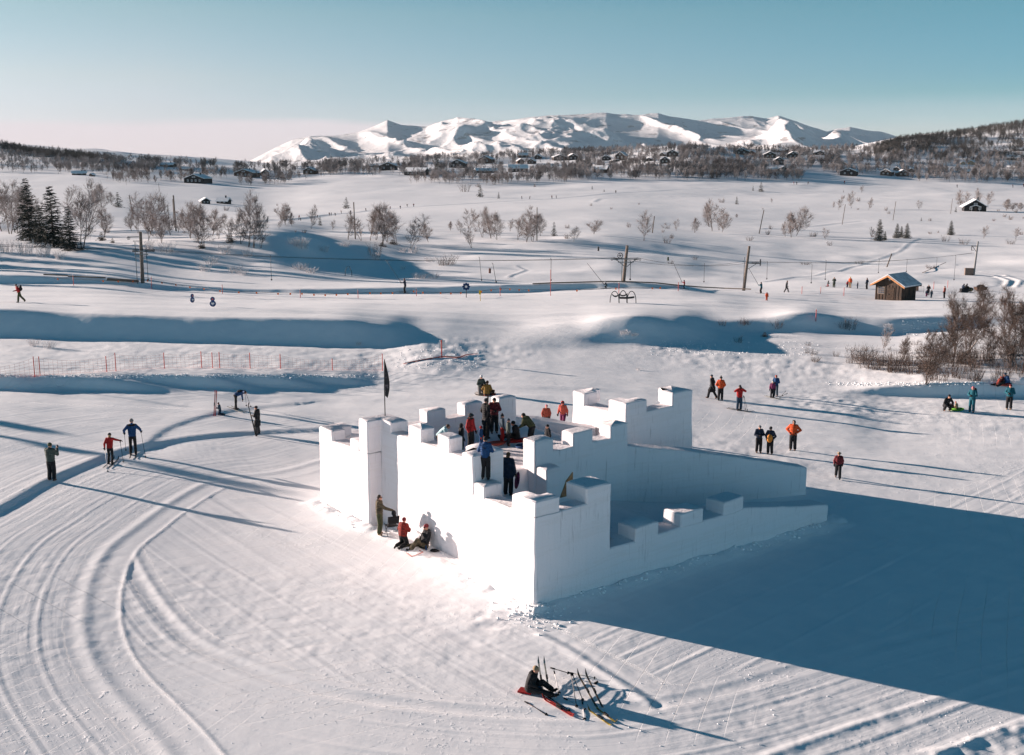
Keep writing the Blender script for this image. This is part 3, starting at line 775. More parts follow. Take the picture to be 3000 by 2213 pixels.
# ------------------------------------------------------------------ snow castle
PS_MAT = snow_wall_mat()
def _n3(P, f, o):
    x, y, z = P[:, 0] * f, P[:, 1] * f, P[:, 2] * f
    return (vnoise(x + z * 0.7 + o, y - z * 0.5 + o * 2) + vnoise(y + z * 0.9 + 11 + o, x + z * 0.3 - o))
def rough(P):
    """uneven hand-cut snow: the same shift for the same place, so pieces still meet"""
    out = P.copy()
    for k in range(3):
        out[:, k] += 0.036 * _n3(P, 0.8, k * 7.1) + 0.014 * _n3(P, 2.7, 3 + k * 5.7)
    return out
def cut_block(path, half, ztop, zbot, step=0.16, rnd=0.045):
    """wall of cut snow: path = [(u, v)...] centre line, half thickness, ztop(t), zbot(t) with t the length along it"""
    pts = [np.array(p, float) for p in path]
    seg = [np.linalg.norm(b - a) for a, b in zip(pts[:-1], pts[1:])]
    L = sum(seg); n = max(2, int(L / step))
    ts = np.linspace(0, L, n + 1)
    acc = np.cumsum([0] + seg)
    V = []; rows = []
    m = 10
    for t in ts:
        i = min(np.searchsorted(acc, t, side='right') - 1, len(seg) - 1)
        a = pts[i] + (pts[i + 1] - pts[i]) * ((t - acc[i]) / seg[i])
        d = (pts[i + 1] - pts[i]) / seg[i]; nrm = np.array([-d[1], d[0]])
        zt, zb = ztop(t), zbot(t)
        prof = [(half, zb + (zt - rnd - zb) * k / m) for k in range(m + 1)] + [(half - rnd, zt)] + [(half - rnd - (2 * half - 2 * rnd) * k / 4, zt) for k in (1, 2, 3)] + [(-half + rnd, zt)] + [(-half, zt - rnd - (zt - rnd - zb) * k / m) for k in range(m + 1)]
        r = []
        for o, z in prof:
            q = a + nrm * o; w = UV(q[0], q[1])
            r.append(len(V)); V.append((w[0], w[1], z))
        rows.append(r)
    F_ = []
    for a, b in zip(rows[:-1], rows[1:]):
        for k in range(len(a) - 1):
            F_.append((a[k], a[k + 1], b[k + 1], b[k]))
    c = len(rows[0])
    for r, s in ((rows[0], 1), (rows[-1], -1)):
        h = c // 2
        for k in range(h):
            q = (r[k], r[k + 1], r[c - 2 - k], r[c - 1 - k])
            if len(set(q)) == 4: F_.append(q[::-1] if s > 0 else q)
            elif len(set(q)) == 3:
                pass
    return np.array(V), F_
castle = empty('snow_castle', UV(0, 0) + (0,), 0, 'large white castle cut from packed snow with crenellated walls, corner towers and two slides', 'snow castle')
CI = Matrix.Translation((-B0[0], -B0[1], 0))
def piece(name, blocks):
    V = []; Fc = []
    for v, f in blocks:
        o = sum(len(a) for a in V); V.append(v); Fc += [tuple(i + o for i in q) for q in f]
    V = rough(np.concatenate(V)); V[:, 0] -= B0[0]; V[:, 1] -= B0[1]
    me = bpy.data.meshes.new(name)
    me.from_pydata(V.tolist(), [], Fc)
    me.materials.append(PS_MAT)
    me.polygons.foreach_set('use_smooth', [True] * len(me.polygons))
    me.update(); me.set_sharp_from_angle(angle=R_(32))
    return link(name, me, castle)
def solid(poly, z0, z1, step=0.22, rnd=0.045, tap=0.0):
    """upright block on a (u, v) outline (counter-clockwise), subdivided so it can be roughened"""
    P = []
    ch = []; n_ = len(poly)
    for i in range(n_):                                  # worn corners
        p0, p1, p2 = np.array(poly[i - 1]), np.array(poly[i]), np.array(poly[(i + 1) % n_])
        k = 0.035 + 0.02 * abs(math.sin(p1[0] * 7.3 + p1[1] * 3.1))
        ch += [tuple(p1 + (p0 - p1) / np.linalg.norm(p0 - p1) * k), tuple(p1 + (p2 - p1) / np.linalg.norm(p2 - p1) * k)]
    poly = ch
    for (a, b), (c, d) in zip(poly, poly[1:] + poly[:1]):
        l = math.hypot(c - a, d - b); n = max(1, int(l / step))
        for k in range(n): P.append((a + (c - a) * k / n, b + (d - b) * k / n))
    # inset top outline by rnd
    area = sum(a * d - b * c for (a, b), (c, d) in zip(poly, poly[1:] + poly[:1]))
    sg = 1 if area > 0 else -1
    N = len(P); V = []; Fs = []
    def ins(i, r):
        a = np.array(P[i - 1]); b = np.array(P[i]); c = np.array(P[(i + 1) % N])
        d1 = (b - a) / np.linalg.norm(b - a); d2 = (c - b) / np.linalg.norm(c - b)
        n1 = np.array([-d1[1], d1[0]]) * sg; n2 = np.array([-d2[1], d2[0]]) * sg
        if abs(d1 @ d2) > 0.99: return b + n1 * r
        return b + (n1 + n2) * r
    m = max(1, int((z1 - z0) / 0.3))
    lev = [z0 + (z1 - rnd - z0) * k / m for k in range(m + 1)]
    for z in lev:
        for i in range(N):
            q = ins(i, -tap * (z1 - z)) if tap else P[i]
            w = UV(*q); V.append((w[0], w[1], z))
    for i in range(N):
        w = UV(*ins(i, rnd)); V.append((w[0], w[1], z1))
    for k in range(len(lev)):
        for i in range(N):
            j = (i + 1) % N
            q = (k * N + i, k * N + j, (k + 1) * N + j, (k + 1) * N + i)
            Fs.append(q if sg < 0 else q[::-1])
    top = [len(lev) * N + i for i in range(N)]
    Fs.append(tuple(top) if sg < 0 else tuple(top[::-1]))
    return np.array(V), Fs
def rect(u0, u1, v0, v1): return [(u0, v0), (u1, v0), (u1, v1), (u0, v1)]
def wall_z(pairs): 
    xs = [a for a, b in pairs]; ys = [b for a, b in pairs]
    return lambda t: float(np.interp(t, xs, ys))
GB = -0.35                                        # foot of the walls, below the drifted snow
# near tower
piece('wall', [solid([(0, 0), (4.32, 0), (4.32, 0.7), (0.72, 0.7), (0.72, 3.68), (0, 3.68)], -0.5, 3.4, tap=0.012)])
piece('merlon', [solid([(0, 0), (1.32, 0), (1.32, 0.68), (0.66, 0.68), (0.66, 1.12), (0, 1.12)], 3.4, 3.95)])
piece('merlon', [solid(rect(0, 1.12, 2.43, 3.68), 3.352, 3.98)])
piece('merlon', [solid(rect(2.89, 3.56, 0, 0.84), 3.352, 3.87)])
piece('merlon', [solid([(3.56, 0), (4.28, 0), (4.28, 0.66), (4.92, 0.66), (4.92, 1.48), (3.56, 1.48)], 2.2, 4.88)])
# long sunny wall, set back from the near tower
piece('wall', [solid(rect(4.32, 11.3, 0.95, 1.62), -0.5, 4.26, tap=0.012)])
piece('merlon', [solid(rect(6.3, 7.17, 0.95, 1.62), 4.212, 4.84)])
piece('merlon', [solid(rect(8.26, 9.22, 0.95, 1.62), 4.212, 4.82)])
piece('merlon', [solid([(10.5, 0.95), (11.3, 0.95), (11.3, 0.27), (12.05, 0.27), (12.05, 1.8), (10.5, 1.8)], 3.3, 4.7)])
# flag tower and the wall beyond it
piece('wall', [solid([(11.3, 0.27), (15.5, 0.27), (15.5, 3.2), (14.75, 3.2), (14.75, 0.97), (11.3, 0.97)], -0.2, 3.24, tap=0.012)])
piece('merlon', [solid(rect(11.3, 12.05, 0.27, 0.95), 3.192, 3.3)])
piece('merlon', [solid(rect(12.05, 12.83, 0.27, 0.97), 3.192, 3.66)])
piece('merlon', [solid([(14.3, 0.27), (15.5, 0.27), (15.5, 1.52), (14.7, 1.52), (14.7, 0.97), (14.3, 0.97)], 3.24, 3.7)])
# back wall of the platform and the slide wall that goes on from it
piece('wall', [solid(rect(13.8, 14.5, 3.2, 10.55), -0.2, 3.44, tap=0.01)])
for a, b in ((5.1, 6.2), (7.35, 8.45), (9.5, 10.55)):
    piece('merlon', [solid(rect(13.8, 14.5, a, b), 3.392, 4.0)])
piece('slide_wall', [cut_block([(14.15, 10.56), (13.6, 11.5), (11.2, 13.62)], 0.35, wall_z([(0, 2.86), (1.1, 2.78), (4.3, 2.42)]), wall_z([(0, -0.6), (7, -1.2)]))])
# middle wall between the two slides
piece('wall', [solid(rect(6.15, 6.98, 5.25, 10.78), -0.4, 3.44, tap=0.01)])
for a, b in ((5.25, 6.33), (7.45, 8.6), (9.7, 10.78)):
    piece('merlon', [solid(rect(6.15, 6.98, a, b), 3.392, 4.02)])
piece('step', [solid(rect(5.48, 6.15, 5.3, 6.1), 0.2, 2.94)])
mid = cut_block([(6.56, 10.79), (3.66, 20.5)], 0.41, wall_z([(0, 2.93), (2, 2.6), (4, 2.2), (6, 1.75), (10.14, 0.8)]), lambda t: -0.7 - 0.06 * t)
piece('slide_wall', [mid])
# outer slide wall with its small merlons
piece('slide_wall', [cut_block([(0.5, 3.69), (0.5, 17.45)], 0.5, wall_z([(0, 1.4), (7.8, 1.35), (13.76, 0.3)]), wall_z([(0, -0.6), (14, -1.3)]))])
for a, b in ((5.03, 6.3), (7.57, 8.9), (10.17, 11.45)):
    piece('merlon', [solid(rect(0.0, 1.0, a, b), 1.35 if a < 10 else 1.33, 1.92 if a < 10 else 1.89)])
# tower at the far end of the upper slide
piece('wall', [solid([(9.1, 13.65), (13.0, 13.65), (13.0, 14.55), (10.0, 14.55), (10.0, 18.5), (9.1, 18.5)], -1.6, 3.36, tap=0.022)])
piece('merlon', [solid([(12.05, 13.65), (13.0, 13.65), (13.0, 15.1), (12.4, 15.1), (12.4, 14.55), (12.05, 14.55)], 3.312, 3.98)])
piece('merlon', [solid([(9.1, 13.65), (10.4, 13.65), (10.4, 14.5), (9.9, 14.5), (9.9, 15.13), (9.1, 15.13)], 3.312, 3.98)])
piece('merlon', [solid([(9.1, 17.0), (10.0, 17.0), (10.0, 17.5), (10.6, 17.5), (10.6, 18.5), (9.1, 18.5)], 3.312, 4.02)])
FLOOR = 2.7
def floor_z(u, v):
    if u > 6.5: return float(np.interp(v, [0, 10.2, 12, 17, 21], [FLOOR, FLOOR, 2.1, -0.1, -1.3]))
    return float(np.interp(v, [0, 2.6, 4.6, 8, 12, 17.5, 20], [FLOOR, FLOOR, 1.36, 0.85, 0.1, -0.9, -1.3]))
def floor_sheet(name, u0, u1, v0, v1, skip=None):
    nu, nv = int((u1 - u0) / 0.25), int((v1 - v0) / 0.25)
    V = []; Fs = []
    for j in range(nv + 1):
        for i in range(nu + 1):
            a = u0 + (u1 - u0) * i / nu; b = v0 + (v1 - v0) * j / nv
            w = UV(a, b)
            z = floor_z(a, b) + 0.05 * float(fbm(np.array([a * 1.3]), np.array([b * 1.3]), 3)[0])
            V.append((w[0] - B0[0], w[1] - B0[1], z))
    for j in range(nv):
        for i in range(nu):
            a = u0 + (u1 - u0) * (i + .5) / nu; b = v0 + (v1 - v0) * (j + .5) / nv
            if skip and skip(a, b): continue
            k = j * (nu + 1) + i
            Fs.append((k, k + nu + 1, k + nu + 2, k + 1))
    me = bpy.data.meshes.new(name); me.from_pydata(V, [], Fs); me.materials.append(PS_MAT)
    me.polygons.foreach_set('use_smooth', [True] * len(me.polygons)); me.update()
    return link(name, me, castle)
floor_sheet('platform', 0.4, 14.9, 0.6, 10.5, lambda a, b: (a < 6.5 and b > 3.4) or (a < 4.45 and b < 0.55) or (4.2 < a < 11.4 and b < 1.25) or (a > 14.3 and b > 3.0))
floor_sheet('slide', 0.7, 6.5, 3.4, 20.0, lambda a, b: a > 6.5 - max(0, b - 10.8) * 0.3)
floor_sheet('slide', 3.6, 14.1, 10.5, 19.5, lambda a, b: a < 6.5 - max(0, b - 10.8) * 0.3 or (b < 13.7 and a > 14.2 - (b - 10.5) * 0.9) or (b >= 13.7 and a > 9.4))
for c in castle.children:
    c.matrix_parent_inverse = Matrix.Identity(4)

# ------------------------------------------------------------------ trees and shrubs
BARK = mat('birch_bark', (0.085, 0.065, 0.055), 0.9, col2=(0.24, 0.20, 0.18), vscale=5, mask=(0.5, 0.62))
TWIG_D = mat('bare_twigs', (0.060, 0.043, 0.036), 0.9, col2=(0.15, 0.105, 0.085), vscale=1.4)
TWIG_F = mat('frosted_twigs', (0.14, 0.105, 0.09), 0.9, col2=(0.50, 0.44, 0.42), vscale=0.9, mask=(0.4, 0.66))
TWIG_W = mat('hoarfrost', (0.50, 0.46, 0.45), 0.9, col2=(0.78, 0.75, 0.75), vscale=2.0)
NEEDLE = mat('spruce_needles', (0.016, 0.026, 0.022), 0.9, col2=(0.06, 0.055, 0.035), vscale=1.6, mask=(0.5, 0.75))
NEEDLE_S = mat('snowy_needles', (0.03, 0.038, 0.030), 0.9, col2=(0.42, 0.38, 0.35), vscale=2.6, mask=(0.52, 0.64))
NEEDLE_B = mat('dark_juniper', (0.022, 0.026, 0.02), 0.9, col2=(0.10, 0.07, 0.05), vscale=4)
DARKTREE = mat('dark_crowns', (0.022, 0.022, 0.022), 0.9, col2=(0.085, 0.07, 0.06), vscale=0.02)

class TB:
    """collects limbs (tubes) and twig blades (triangles) as arrays"""
    def __init__(s, seed):
        s.r = np.random.RandomState(seed); s.mb = MB(); s.tv = []
    def blades(s, p, d, l, w):
        """p,d (n,3); l,w (n,)"""
        p = np.asarray(p); d = np.asarray(d)
        r = s.r.normal(size=p.shape)
        c = np.cross(d, r); c /= np.linalg.norm(c, axis=1)[:, None] + 1e-9
        a = p - c * w[:, None] / 2; b = p + c * w[:, None] / 2; t = p + d * l[:, None]
        s.tv.append(np.stack([a, b, t], 1).reshape(-1, 3))
    def crown(s, name, m):
        v = np.concatenate(s.tv); f = np.arange(len(v)).reshape(-1, 3)
        return mesh_np(name, v, f, m, False)
def unit(v): return v / (np.linalg.norm(v) + 1e-9)

def birch(seed, h=6.0, stems=3, spread=0.32, nb=11, nt=26, tw=0.02, lean=0.25, low=0.22, sides=5, tl=0.1, rad=0.018):
    T = TB(seed); R = T.r
    for k in range(stems):
        a = R.rand() * 6.283
        hs = h * (1 - 0.28 * R.rand() * (k > 0))
        d = unit(np.array([math.cos(a) * lean * (0.4 + R.rand()), math.sin(a) * lean * (0.4 + R.rand()), 1.0])) if stems > 1 else unit(np.array([R.normal() * 0.06, R.normal() * 0.06, 1.0]))
        P = [np.array([math.cos(a) * 0.06 * h / 6 * (stems > 1), math.sin(a) * 0.06 * h / 6 * (stems > 1), -0.25])]
        n = 8; st = (hs + 0.25) / n
        for i in range(n):
            d = unit(d + R.normal(size=3) * 0.11 + np.array([0, 0, 0.09]))
            P.append(P[-1] + d * st)
        r0 = rad * h / 1.3 / math.sqrt(stems)
        rs = [r0 * (1 - 0.93 * (i / n) ** 0.8) + 0.004 for i in range(n + 1)]
        T.mb.tube(P, rs, sides, caps=False)
        for b in range(nb):
            t = low + (1 - low) * (b + R.rand()) / nb
            i = min(int(t * n), n - 1); f = t * n - i
            p0 = P[i] + (P[i + 1] - P[i]) * f
            ax = unit(P[i + 1] - P[i])
            an = R.rand() * 6.283
            side = unit(np.cross(ax, np.array([math.cos(an), math.sin(an), 0.3])))
            bl = h * spread * (1.05 - 0.75 * abs(t - 0.45) / 0.55) * (0.6 + 0.6 * R.rand())
            dd = unit(side * 0.85 + ax * (0.35 + 0.5 * t))
            Q = [p0]; m = 4
            for j in range(m):
                dd = unit(dd + R.normal(size=3) * 0.18 + np.array([0, 0, 0.16]))
                Q.append(Q[-1] + dd * bl / m)
            T.mb.tube(Q, [rs[i] * 0.45 * (1 - 0.8 * j / m) + 0.003 for j in range(m + 1)], 3 if sides < 5 else 4, caps=False)
            Qa = np.array(Q)
            # sub-branches and twigs in one go
            tt = R.rand(nt) ** 0.7 * (m - 0.01); ii = tt.astype(int); ff = (tt - ii)[:, None]
            pp = Qa[ii] * (1 - ff) + Qa[ii + 1] * ff
            base = (Qa[ii + 1] - Qa[ii]); base /= np.linalg.norm(base, axis=1)[:, None]
            d1 = base * 0.7 + R.normal(size=(nt, 3)) * 0.62 + np.array([0, 0, 0.35]); d1 /= np.linalg.norm(d1, axis=1)[:, None]
            L = h * tl * (0.5 + R.rand(nt))
            T.blades(pp, d1, L, np.full(nt, tw * 1.3))
            for q in range(2):
                s_ = (0.25 + 0.7 * R.rand(nt))[:, None]
                p2 = pp + d1 * L[:, None] * s_
                d2 = d1 * 0.7 + R.normal(size=(nt, 3)) * 0.6 + np.array([0, 0, 0.2]); d2 /= np.linalg.norm(d2, axis=1)[:, None]
                T.blades(p2, d2, L * (0.3 + 0.4 * R.rand(nt)), np.full(nt, tw * 0.8))
    return T
def shrub(seed, h=1.2, w=1.2, n=40, nt=7, tw=0.012):
    T = TB(seed); R = T.r
    for k in range(n):
        a = R.rand() * 6.283; r = w * 0.35 * math.sqrt(R.rand())
        p = np.array([math.cos(a) * r, math.sin(a) * r, -0.1])
        d = unit(np.array([math.cos(a) * 0.45 * R.rand(), math.sin(a) * 0.45 * R.rand(), 1]) + R.normal(size=3) * 0.12)
        l = h * (0.55 + 0.5 * R.rand())
        q = p + d * l * 0.55; d2 = unit(d + R.normal(size=3) * 0.16); e = q + d2 * l * 0.5
        T.blades(np.array([p, q - d2 * 0.02]), np.array([d, d2]), np.array([l * 0.75, l * 0.5]), np.array([tw * 1.9, tw * 1.4]))
        s = R.rand(nt)[:, None]
        pp = np.where(s < 0.4, p + (q - p) * (0.4 + s), q + (e - q) * (s - 0.4) / 0.6)
        dd = np.array(d2) * 0.8 + R.normal(size=(nt, 3)) * 0.5; dd /= np.linalg.norm(dd, axis=1)[:, None]
        T.blades(pp, dd, l * (0.12 + 0.2 * R.rand(nt)), np.full(nt, tw))
    T.mb.tube([(0, 0, -0.15), (0.02, 0, 0.1), (0.05, 0.03, h * 0.45)], [0.02, 0.016, 0.006], 4)
    return T
def spruce(seed, h=10.0, w=0.26, rows=28, per=11, nt=18, tw=0.07, ragged=0.5):
    T = TB(seed); R = T.r
    T.mb.tube([(0, 0, -0.4), (0, 0, h * 0.5), (0, 0, h * 0.97)], [h * 0.017, h * 0.010, 0.01], 6)
    for i in range(rows):
        t = (i + 0.4 * R.rand()) / rows
        z = h * (0.05 + 0.93 * t)
        L = h * w * (1 - t) ** 0.85 + 0.03 * h
        m = max(4, int(per * (1 - 0.5 * t)))
        a0 = R.rand() * 6.283
        for k in range(m):
            a = a0 + 6.283 * k / m + R.normal() * 0.15
            l = L * (1 - ragged * R.rand())
            d = np.array([math.cos(a), math.sin(a), -0.10 - 0.25 * (1 - t) + 0.5 * t * t])
            n = max(5, int(nt * (1 - 0.5 * t)))
            s = np.sort(R.rand(n)) ** 0.8
            z2 = z + R.normal() * h * 0.016
            p = np.array([0, 0, z2]) + d * (l * s)[:, None] + np.array([0, 0, 1]) * (0.10 * l * (s ** 2))[:, None]
            side = np.array([-math.sin(a), math.cos(a), 0])
            sg = np.where(np.arange(n) % 2, 1, -1)[:, None]
            dd = d * 0.55 + side * sg * 0.75 + R.normal(size=(n, 3)) * 0.22 + np.array([0, 0, -0.16])
            dd /= np.linalg.norm(dd, axis=1)[:, None]
            T.blades(p, dd, (0.25 + 0.35 * (1 - s)) * l * (0.5 + 0.5 * R.rand(n)) + 0.03 * h, np.full(n, tw * h / 10 * 1.6))
    return T

PROTO = {}
def proto(key, T, twm, name, parts=('trunk', 'crown')):
    tm = T.mb.mesh(parts[0], BARK, True)
    cm = T.crown(parts[1], twm)
    PROTO[key] = (name, parts, tm, cm)
for i in range(4):
    proto(('big', i), birch(11 + i, 6.0, 4 + i % 2, 0.38, 17, 44, 0.017, 0.34, 0.16, 6, 0.1, 0.022), TWIG_D, 'birch_tree')
for i in range(5):
    proto(('mid', i), birch(31 + i, 6.0, 2 + (i * 2) % 4, 0.40, 13, 30, 0.028, 0.30, 0.2, 4, 0.12), TWIG_F, 'birch_tree')
for i in range(4):
    proto(('far', i), birch(51 + i, 6.0, 1 + i % 3, 0.42, 9, 13, 0.085, 0.2, 0.24, 3, 0.16), TWIG_F, 'birch_tree')
for i in range(2):
    proto(('fard', i), birch(61 + i, 6.0, 1 + i % 3, 0.42, 9, 13, 0.09, 0.2, 0.24, 3, 0.16), TWIG_D, 'birch_tree')
for i in range(3):
    proto(('shrub', i), shrub(71 + i), TWIG_D, 'bare_shrub', ('stem', 'twigs'))
for i in range(2):
    proto(('frost', i), shrub(81 + i, 1.2, 1.3, 40, 12, 0.02), TWIG_W, 'frosted_shrub', ('stem', 'twigs'))
for i in range(2):
    proto(('fshrub', i), shrub(86 + i, 1.2, 1.2, 26, 6, 0.035), TWIG_F, 'bare_shrub', ('stem', 'twigs'))
for i in range(3):
    proto(('spruce', i), spruce(91 + i), NEEDLE if i < 2 else NEEDLE_S, 'spruce_tree')
proto(('sspruce', 0), spruce(97, 10, 0.24, 14, 8, 9, 0.2), NEEDLE_S, 'spruce_tree')
proto(('sspruce', 1), spruce(98, 10, 0.34, 11, 7, 9, 0.26, 0.5), NEEDLE_S, 'pine_tree')
proto(('juniper', 0), spruce(99, 1.2, 0.75, 7, 9, 12, 0.5, 0.4), NEEDLE_B, 'juniper_bush', ('stem', 'twigs'))
UNIT_H = {'big': 6.0, 'mid': 6.0, 'far': 6.0, 'fard': 6.0, 'shrub': 1.2, 'frost': 1.2, 'fshrub': 1.2, 'spruce': 10.0, 'sspruce': 10.0, 'juniper': 1.2}
_tr = random.Random(5)
def plant(kind, p, h, label, group, cat=None, wide=1.0, i=None, rz=None, tilt=(0, 0)):
    ks = [k for k in PROTO if k[0] == kind]
    k = ks[_tr.randrange(len(ks))] if i is None else (kind, i)
    name, parts, tm, cm = PROTO[k]
    s = h / UNIT_H[kind]
    o = empty(name, p, _tr.random() * 6.28 if rz is None else rz, label, cat or {'birch_tree': 'tree', 'spruce_tree': 'tree', 'pine_tree': 'tree'}.get(name, 'shrub'), group)
    o.rotation_euler[0] = tilt[0]; o.rotation_euler[1] = tilt[1]
    o.scale = (s * wide, s * wide, s)
    link(parts[0], tm, o); link(parts[1], cm, o)
    return o
def plant_px(kind, X, Y, hp, label, group, wide=1.0, **kw):
    p = at(X, Y)
    if p is None: return None
    return plant(kind, p, hp / scale_at(p), label, group, wide=wide, **kw)

G1 = 'bare birches at the far left'
for X, Y, h in [(7,678,135),(30,686,140),(48,682,128),(66,676,118)]:
    plant_px('mid', X, Y, h, 'bare brown birch standing left of the tall dark spruces', G1, 1.1)
plant_px('spruce', 88, 706, 181, 'tallest dark spruce, leftmost of the three at the left', 'dark spruces at the left', i=0)
plant_px('spruce', 158, 724, 177, 'middle dark spruce of the three, snow on its boughs', 'dark spruces at the left', wide=1.25, i=1)
plant_px('spruce', 207, 734, 128, 'shortest of the three dark spruces, at their right', 'dark spruces at the left', wide=1.1, i=0)
plant_px('spruce', 120, 712, 110, 'dark spruce half hidden between the two tallest spruces', 'dark spruces at the left', wide=1.4, i=1)
plant_px('mid', 242, 727, 179, 'tall bare birch touching the right side of the dark spruces', None, 1.0, i=2)
plant_px('mid', 305, 697, 80, 'bare birch forking into a wide V above a dark juniper', None, 0.9, i=1)
for X, Y, h in [(260,678,126),(197,601,56),(298,608,63),(327,601,35),(228,660,70)]:
    plant_px('mid', X, Y, h, 'bare birch behind and right of the dark spruces', 'birches behind the dark spruces', 1.1)
plant_px('sspruce', 346, 608, 46, 'small frosted pine alone on the snow right of the birches', None, 1.3, i=1)
for X, Y, h in [(432,706,128),(449,692,120),(474,713,80),(386,678,50),(405,684,60),(500,690,60),(520,684,55)]:
    plant_px('mid', X, Y, h, 'frosted birch in the thicket behind the left lift pylon', 'birches behind the left lift pylon', 1.0)
for X, Y, h in [(558,699,98),(597,727,110),(579,671,70),(621,692,72),(678,717,80),(640,700,50)]:
    plant_px('mid', X, Y, h, 'bare birch on the slope between lift pylon and mound', 'birches on the left slope', 1.1)
for X, Y, h in [(727,724,144),(744,727,133),(764,727,90),(705,715,90)]:
    plant_px('mid', X, Y, h, 'tall frosted birch at the left end of the shaded mound', 'birches at the end of the shaded mound', 0.9)
for X, Y, h, w in [(298,706,26,1.0),(676,710,26,1.1),(240,733,22,1.2),(330,712,14,1.0),(1150,716,14,2.2),(2240,987,14,1.4),(590,728,20,1.2),(1119,722,12,2)]:
    plant_px('juniper', X, Y, h, 'low dark juniper bush under bare birches', 'dark juniper bushes', w)
for X, Y, h in [(824,657,56),(836,660,50),(855,661,35),(912,671,63),(975,675,28),(817,671,25)]:
    plant_px('mid', X, Y, h, 'small frosted birch beside the line of distant skiers', 'small birches beside the distant skiers')
plant_px('sspruce', 938, 661, 27, 'small round spruce standing among the distant skiers', None, 1.2, i=0)
plant_px('sspruce', 1015, 611, 33, 'broad brown pine behind the row of distant skiers', None, 1.4, i=1)
for X, Y, h in [(1020,703,74),(1059,706,70),(1101,703,91),(1119,717,109),(1136,710,95),(1159,713,81),(1203,731,98),(1085,705,80)]:
    plant_px('mid', X, Y, h, 'bare birch in the large clump beside the tall pole', 'birches of the large middle clump', 1.15)
for X, Y, h in [(1256,710,49),(1350,685,39),(1375,682,60),(1382,727,56),(1414,696,74),(1438,699,84),(1456,703,74),(1494,678,35),(1517,704,68),(1542,710,81),(1560,708,82),(1584,692,60),(1320,676,25),(1240,676,25)]:
    plant_px('mid', X, Y, h, 'bare birch in the loose row across the middle distance', 'birches across the middle distance', 1.1)
plant_px('sspruce', 1623, 692, 42, 'small spruce at the right end of the birch row', None, 1.1, i=0)
plant_px('mid', 1681, 708, 44, 'short rounded birch alone right of the small spruce', None, 1.3, i=0)
plant_px('mid', 1739, 687, 39, 'low wide birch alone on open snow', None, 1.5, i=1)
plant_px('mid', 1886, 706, 84, 'single slender birch left of a leaning pole', None, 1.0, i=0)
for X, Y, h in [(1981,676,30),(2035,682,40),(2086,678,84),(2076,664,63),(2114,682,53),(2107,675,67)]:
    plant_px('mid', X, Y, h, 'bare birch on the small snowy knoll', 'birches on the snowy knoll', 1.0)
for X, Y, h in [(2317,696,67),(2331,692,78),(2300,694,40)]:
    plant_px('mid', X, Y, h, 'leaning bare birch on the rise left of the green spruces', 'leaning birches on the right rise', 1.1)
for X, Y, h in [(2417,703,31),(2552,699,30),(2882,699,35),(2975,701,33),(2494,611,46),(2545,615,32),(2457,615,32),(2440,611,18),(2524,566,21),(2692,615,25),(2157,640,12),(2262,596,14)]:
    plant_px('mid', X, Y, h, 'small bare birch scattered on the open plain at the right', 'small birches on the right plain', 1.1)
for X, Y, h in [(2815,608,46),(2829,601,35),(2871,601,44),(2893,604,39)]:
    plant_px('mid', X, Y, h, 'frosted birch standing beside the dark cabin on the plain', 'birches beside the plain cabin', 1.2)
for X, Y, h in [(2949,618,32),(2966,618,22),(2991,618,22)]:
    plant_px('mid', X, Y, h, 'low frosted birch right of the cabin on the plain', 'low birches right of the plain cabin', 1.5)
for j, (X, Y, h, lb) in enumerate([(2575,706,63,'tallest green spruce with snow, leftmost of the right group'),(2592,704,26,'tiny spruce tucked against the tallest green one'),(2627,699,44,'green spruce left of the close pair'),(2640,696,33,'small spruce squeezed between two larger spruces'),(2656,699,44,'green spruce at the right of the close group'),(2785,689,42,'lone green spruce right of the spruce group')]):
    plant_px('spruce', X, Y, h, lb, 'green spruces on the right plain', 1.25, i=2)
for X, Y, h in [(1407,578,37),(1461,582,19),(1735,555,11),(1770,562,9),(2158,599,23),(2229,562,30),(2206,559,14),(2699,648,11),(2800,622,16),(2471,564,7)]:
    plant_px('sspruce', X, Y, h, 'small isolated pine on the open snowfield', 'small pines on the snowfield', 1.2, i=1 if h > 25 else 0)
# shrubs of the middle distance
for X, Y, h, w in [(1315,776,35,1.4),(1300,778,26,1.6),(1098,752,46,1.0),(2359,776,11,3.0),(2517,773,11,2.8),(2727,787,13,2.6),(1953,713,24,1.2),(2824,717,21,1.4),(2770,708,22,1.2),(2960,716,18,1.6),(2430,720,15,1.2),(2277,961,27,1.4),(2491,964,37,1.1),(2470,962,26,1.2),(2116,954,20,1.3),(2176,951,24,1.3),(2190,951,18,1.3),(2163,1004,23,1.3),(1361,562,32,1.1),(1950,670,14,2),(2195,706,16,1.5),(1965,774,14,1.4),(2036,762,16,1)]:
    plant_px('shrub', X, Y, h, 'bare brown shrub poking out of the snow', 'bare shrubs on the snow', w)
for X, Y, h, w in [(100,1014,22,1.5),(144,1021,24,1.4),(1051,1011,12,1.4),(620,775,28,1.6),(690,800,24,1.6),(710,806,20,1.6),(600,795,22,1.6),(430,730,30,1.4),(490,742,34,1.4),(415,762,20,1.4),(870,722,30,1.5),(884,728,34,1.4),(950,738,20,1.5),(1010,722,16,2),(1180,740,18,1.5),(1260,768,16,2),(1210,742,24,1.4),(1230,816,18,2.4),(1270,816,16,2.4),(880,790,22,2.2),(910,800,20,2.0),(1100,760,22,1.5),(20,740,40,1.2),(75,746,44,1.1),(130,752,40,1.1),(175,760,26,1.3),(1180,790,12,1.4),(1870,1085,8,1.6),(2600,958,12,2.0),(1830,980,14,2.2),(1860,984,10,2.2),(660,742,30,1.3),(725,752,22,1.4)]:
    plant_px('frost', X, Y, h, 'small shrub white with hoarfrost on shaded snow', 'frosted shrubs on the slope', w)
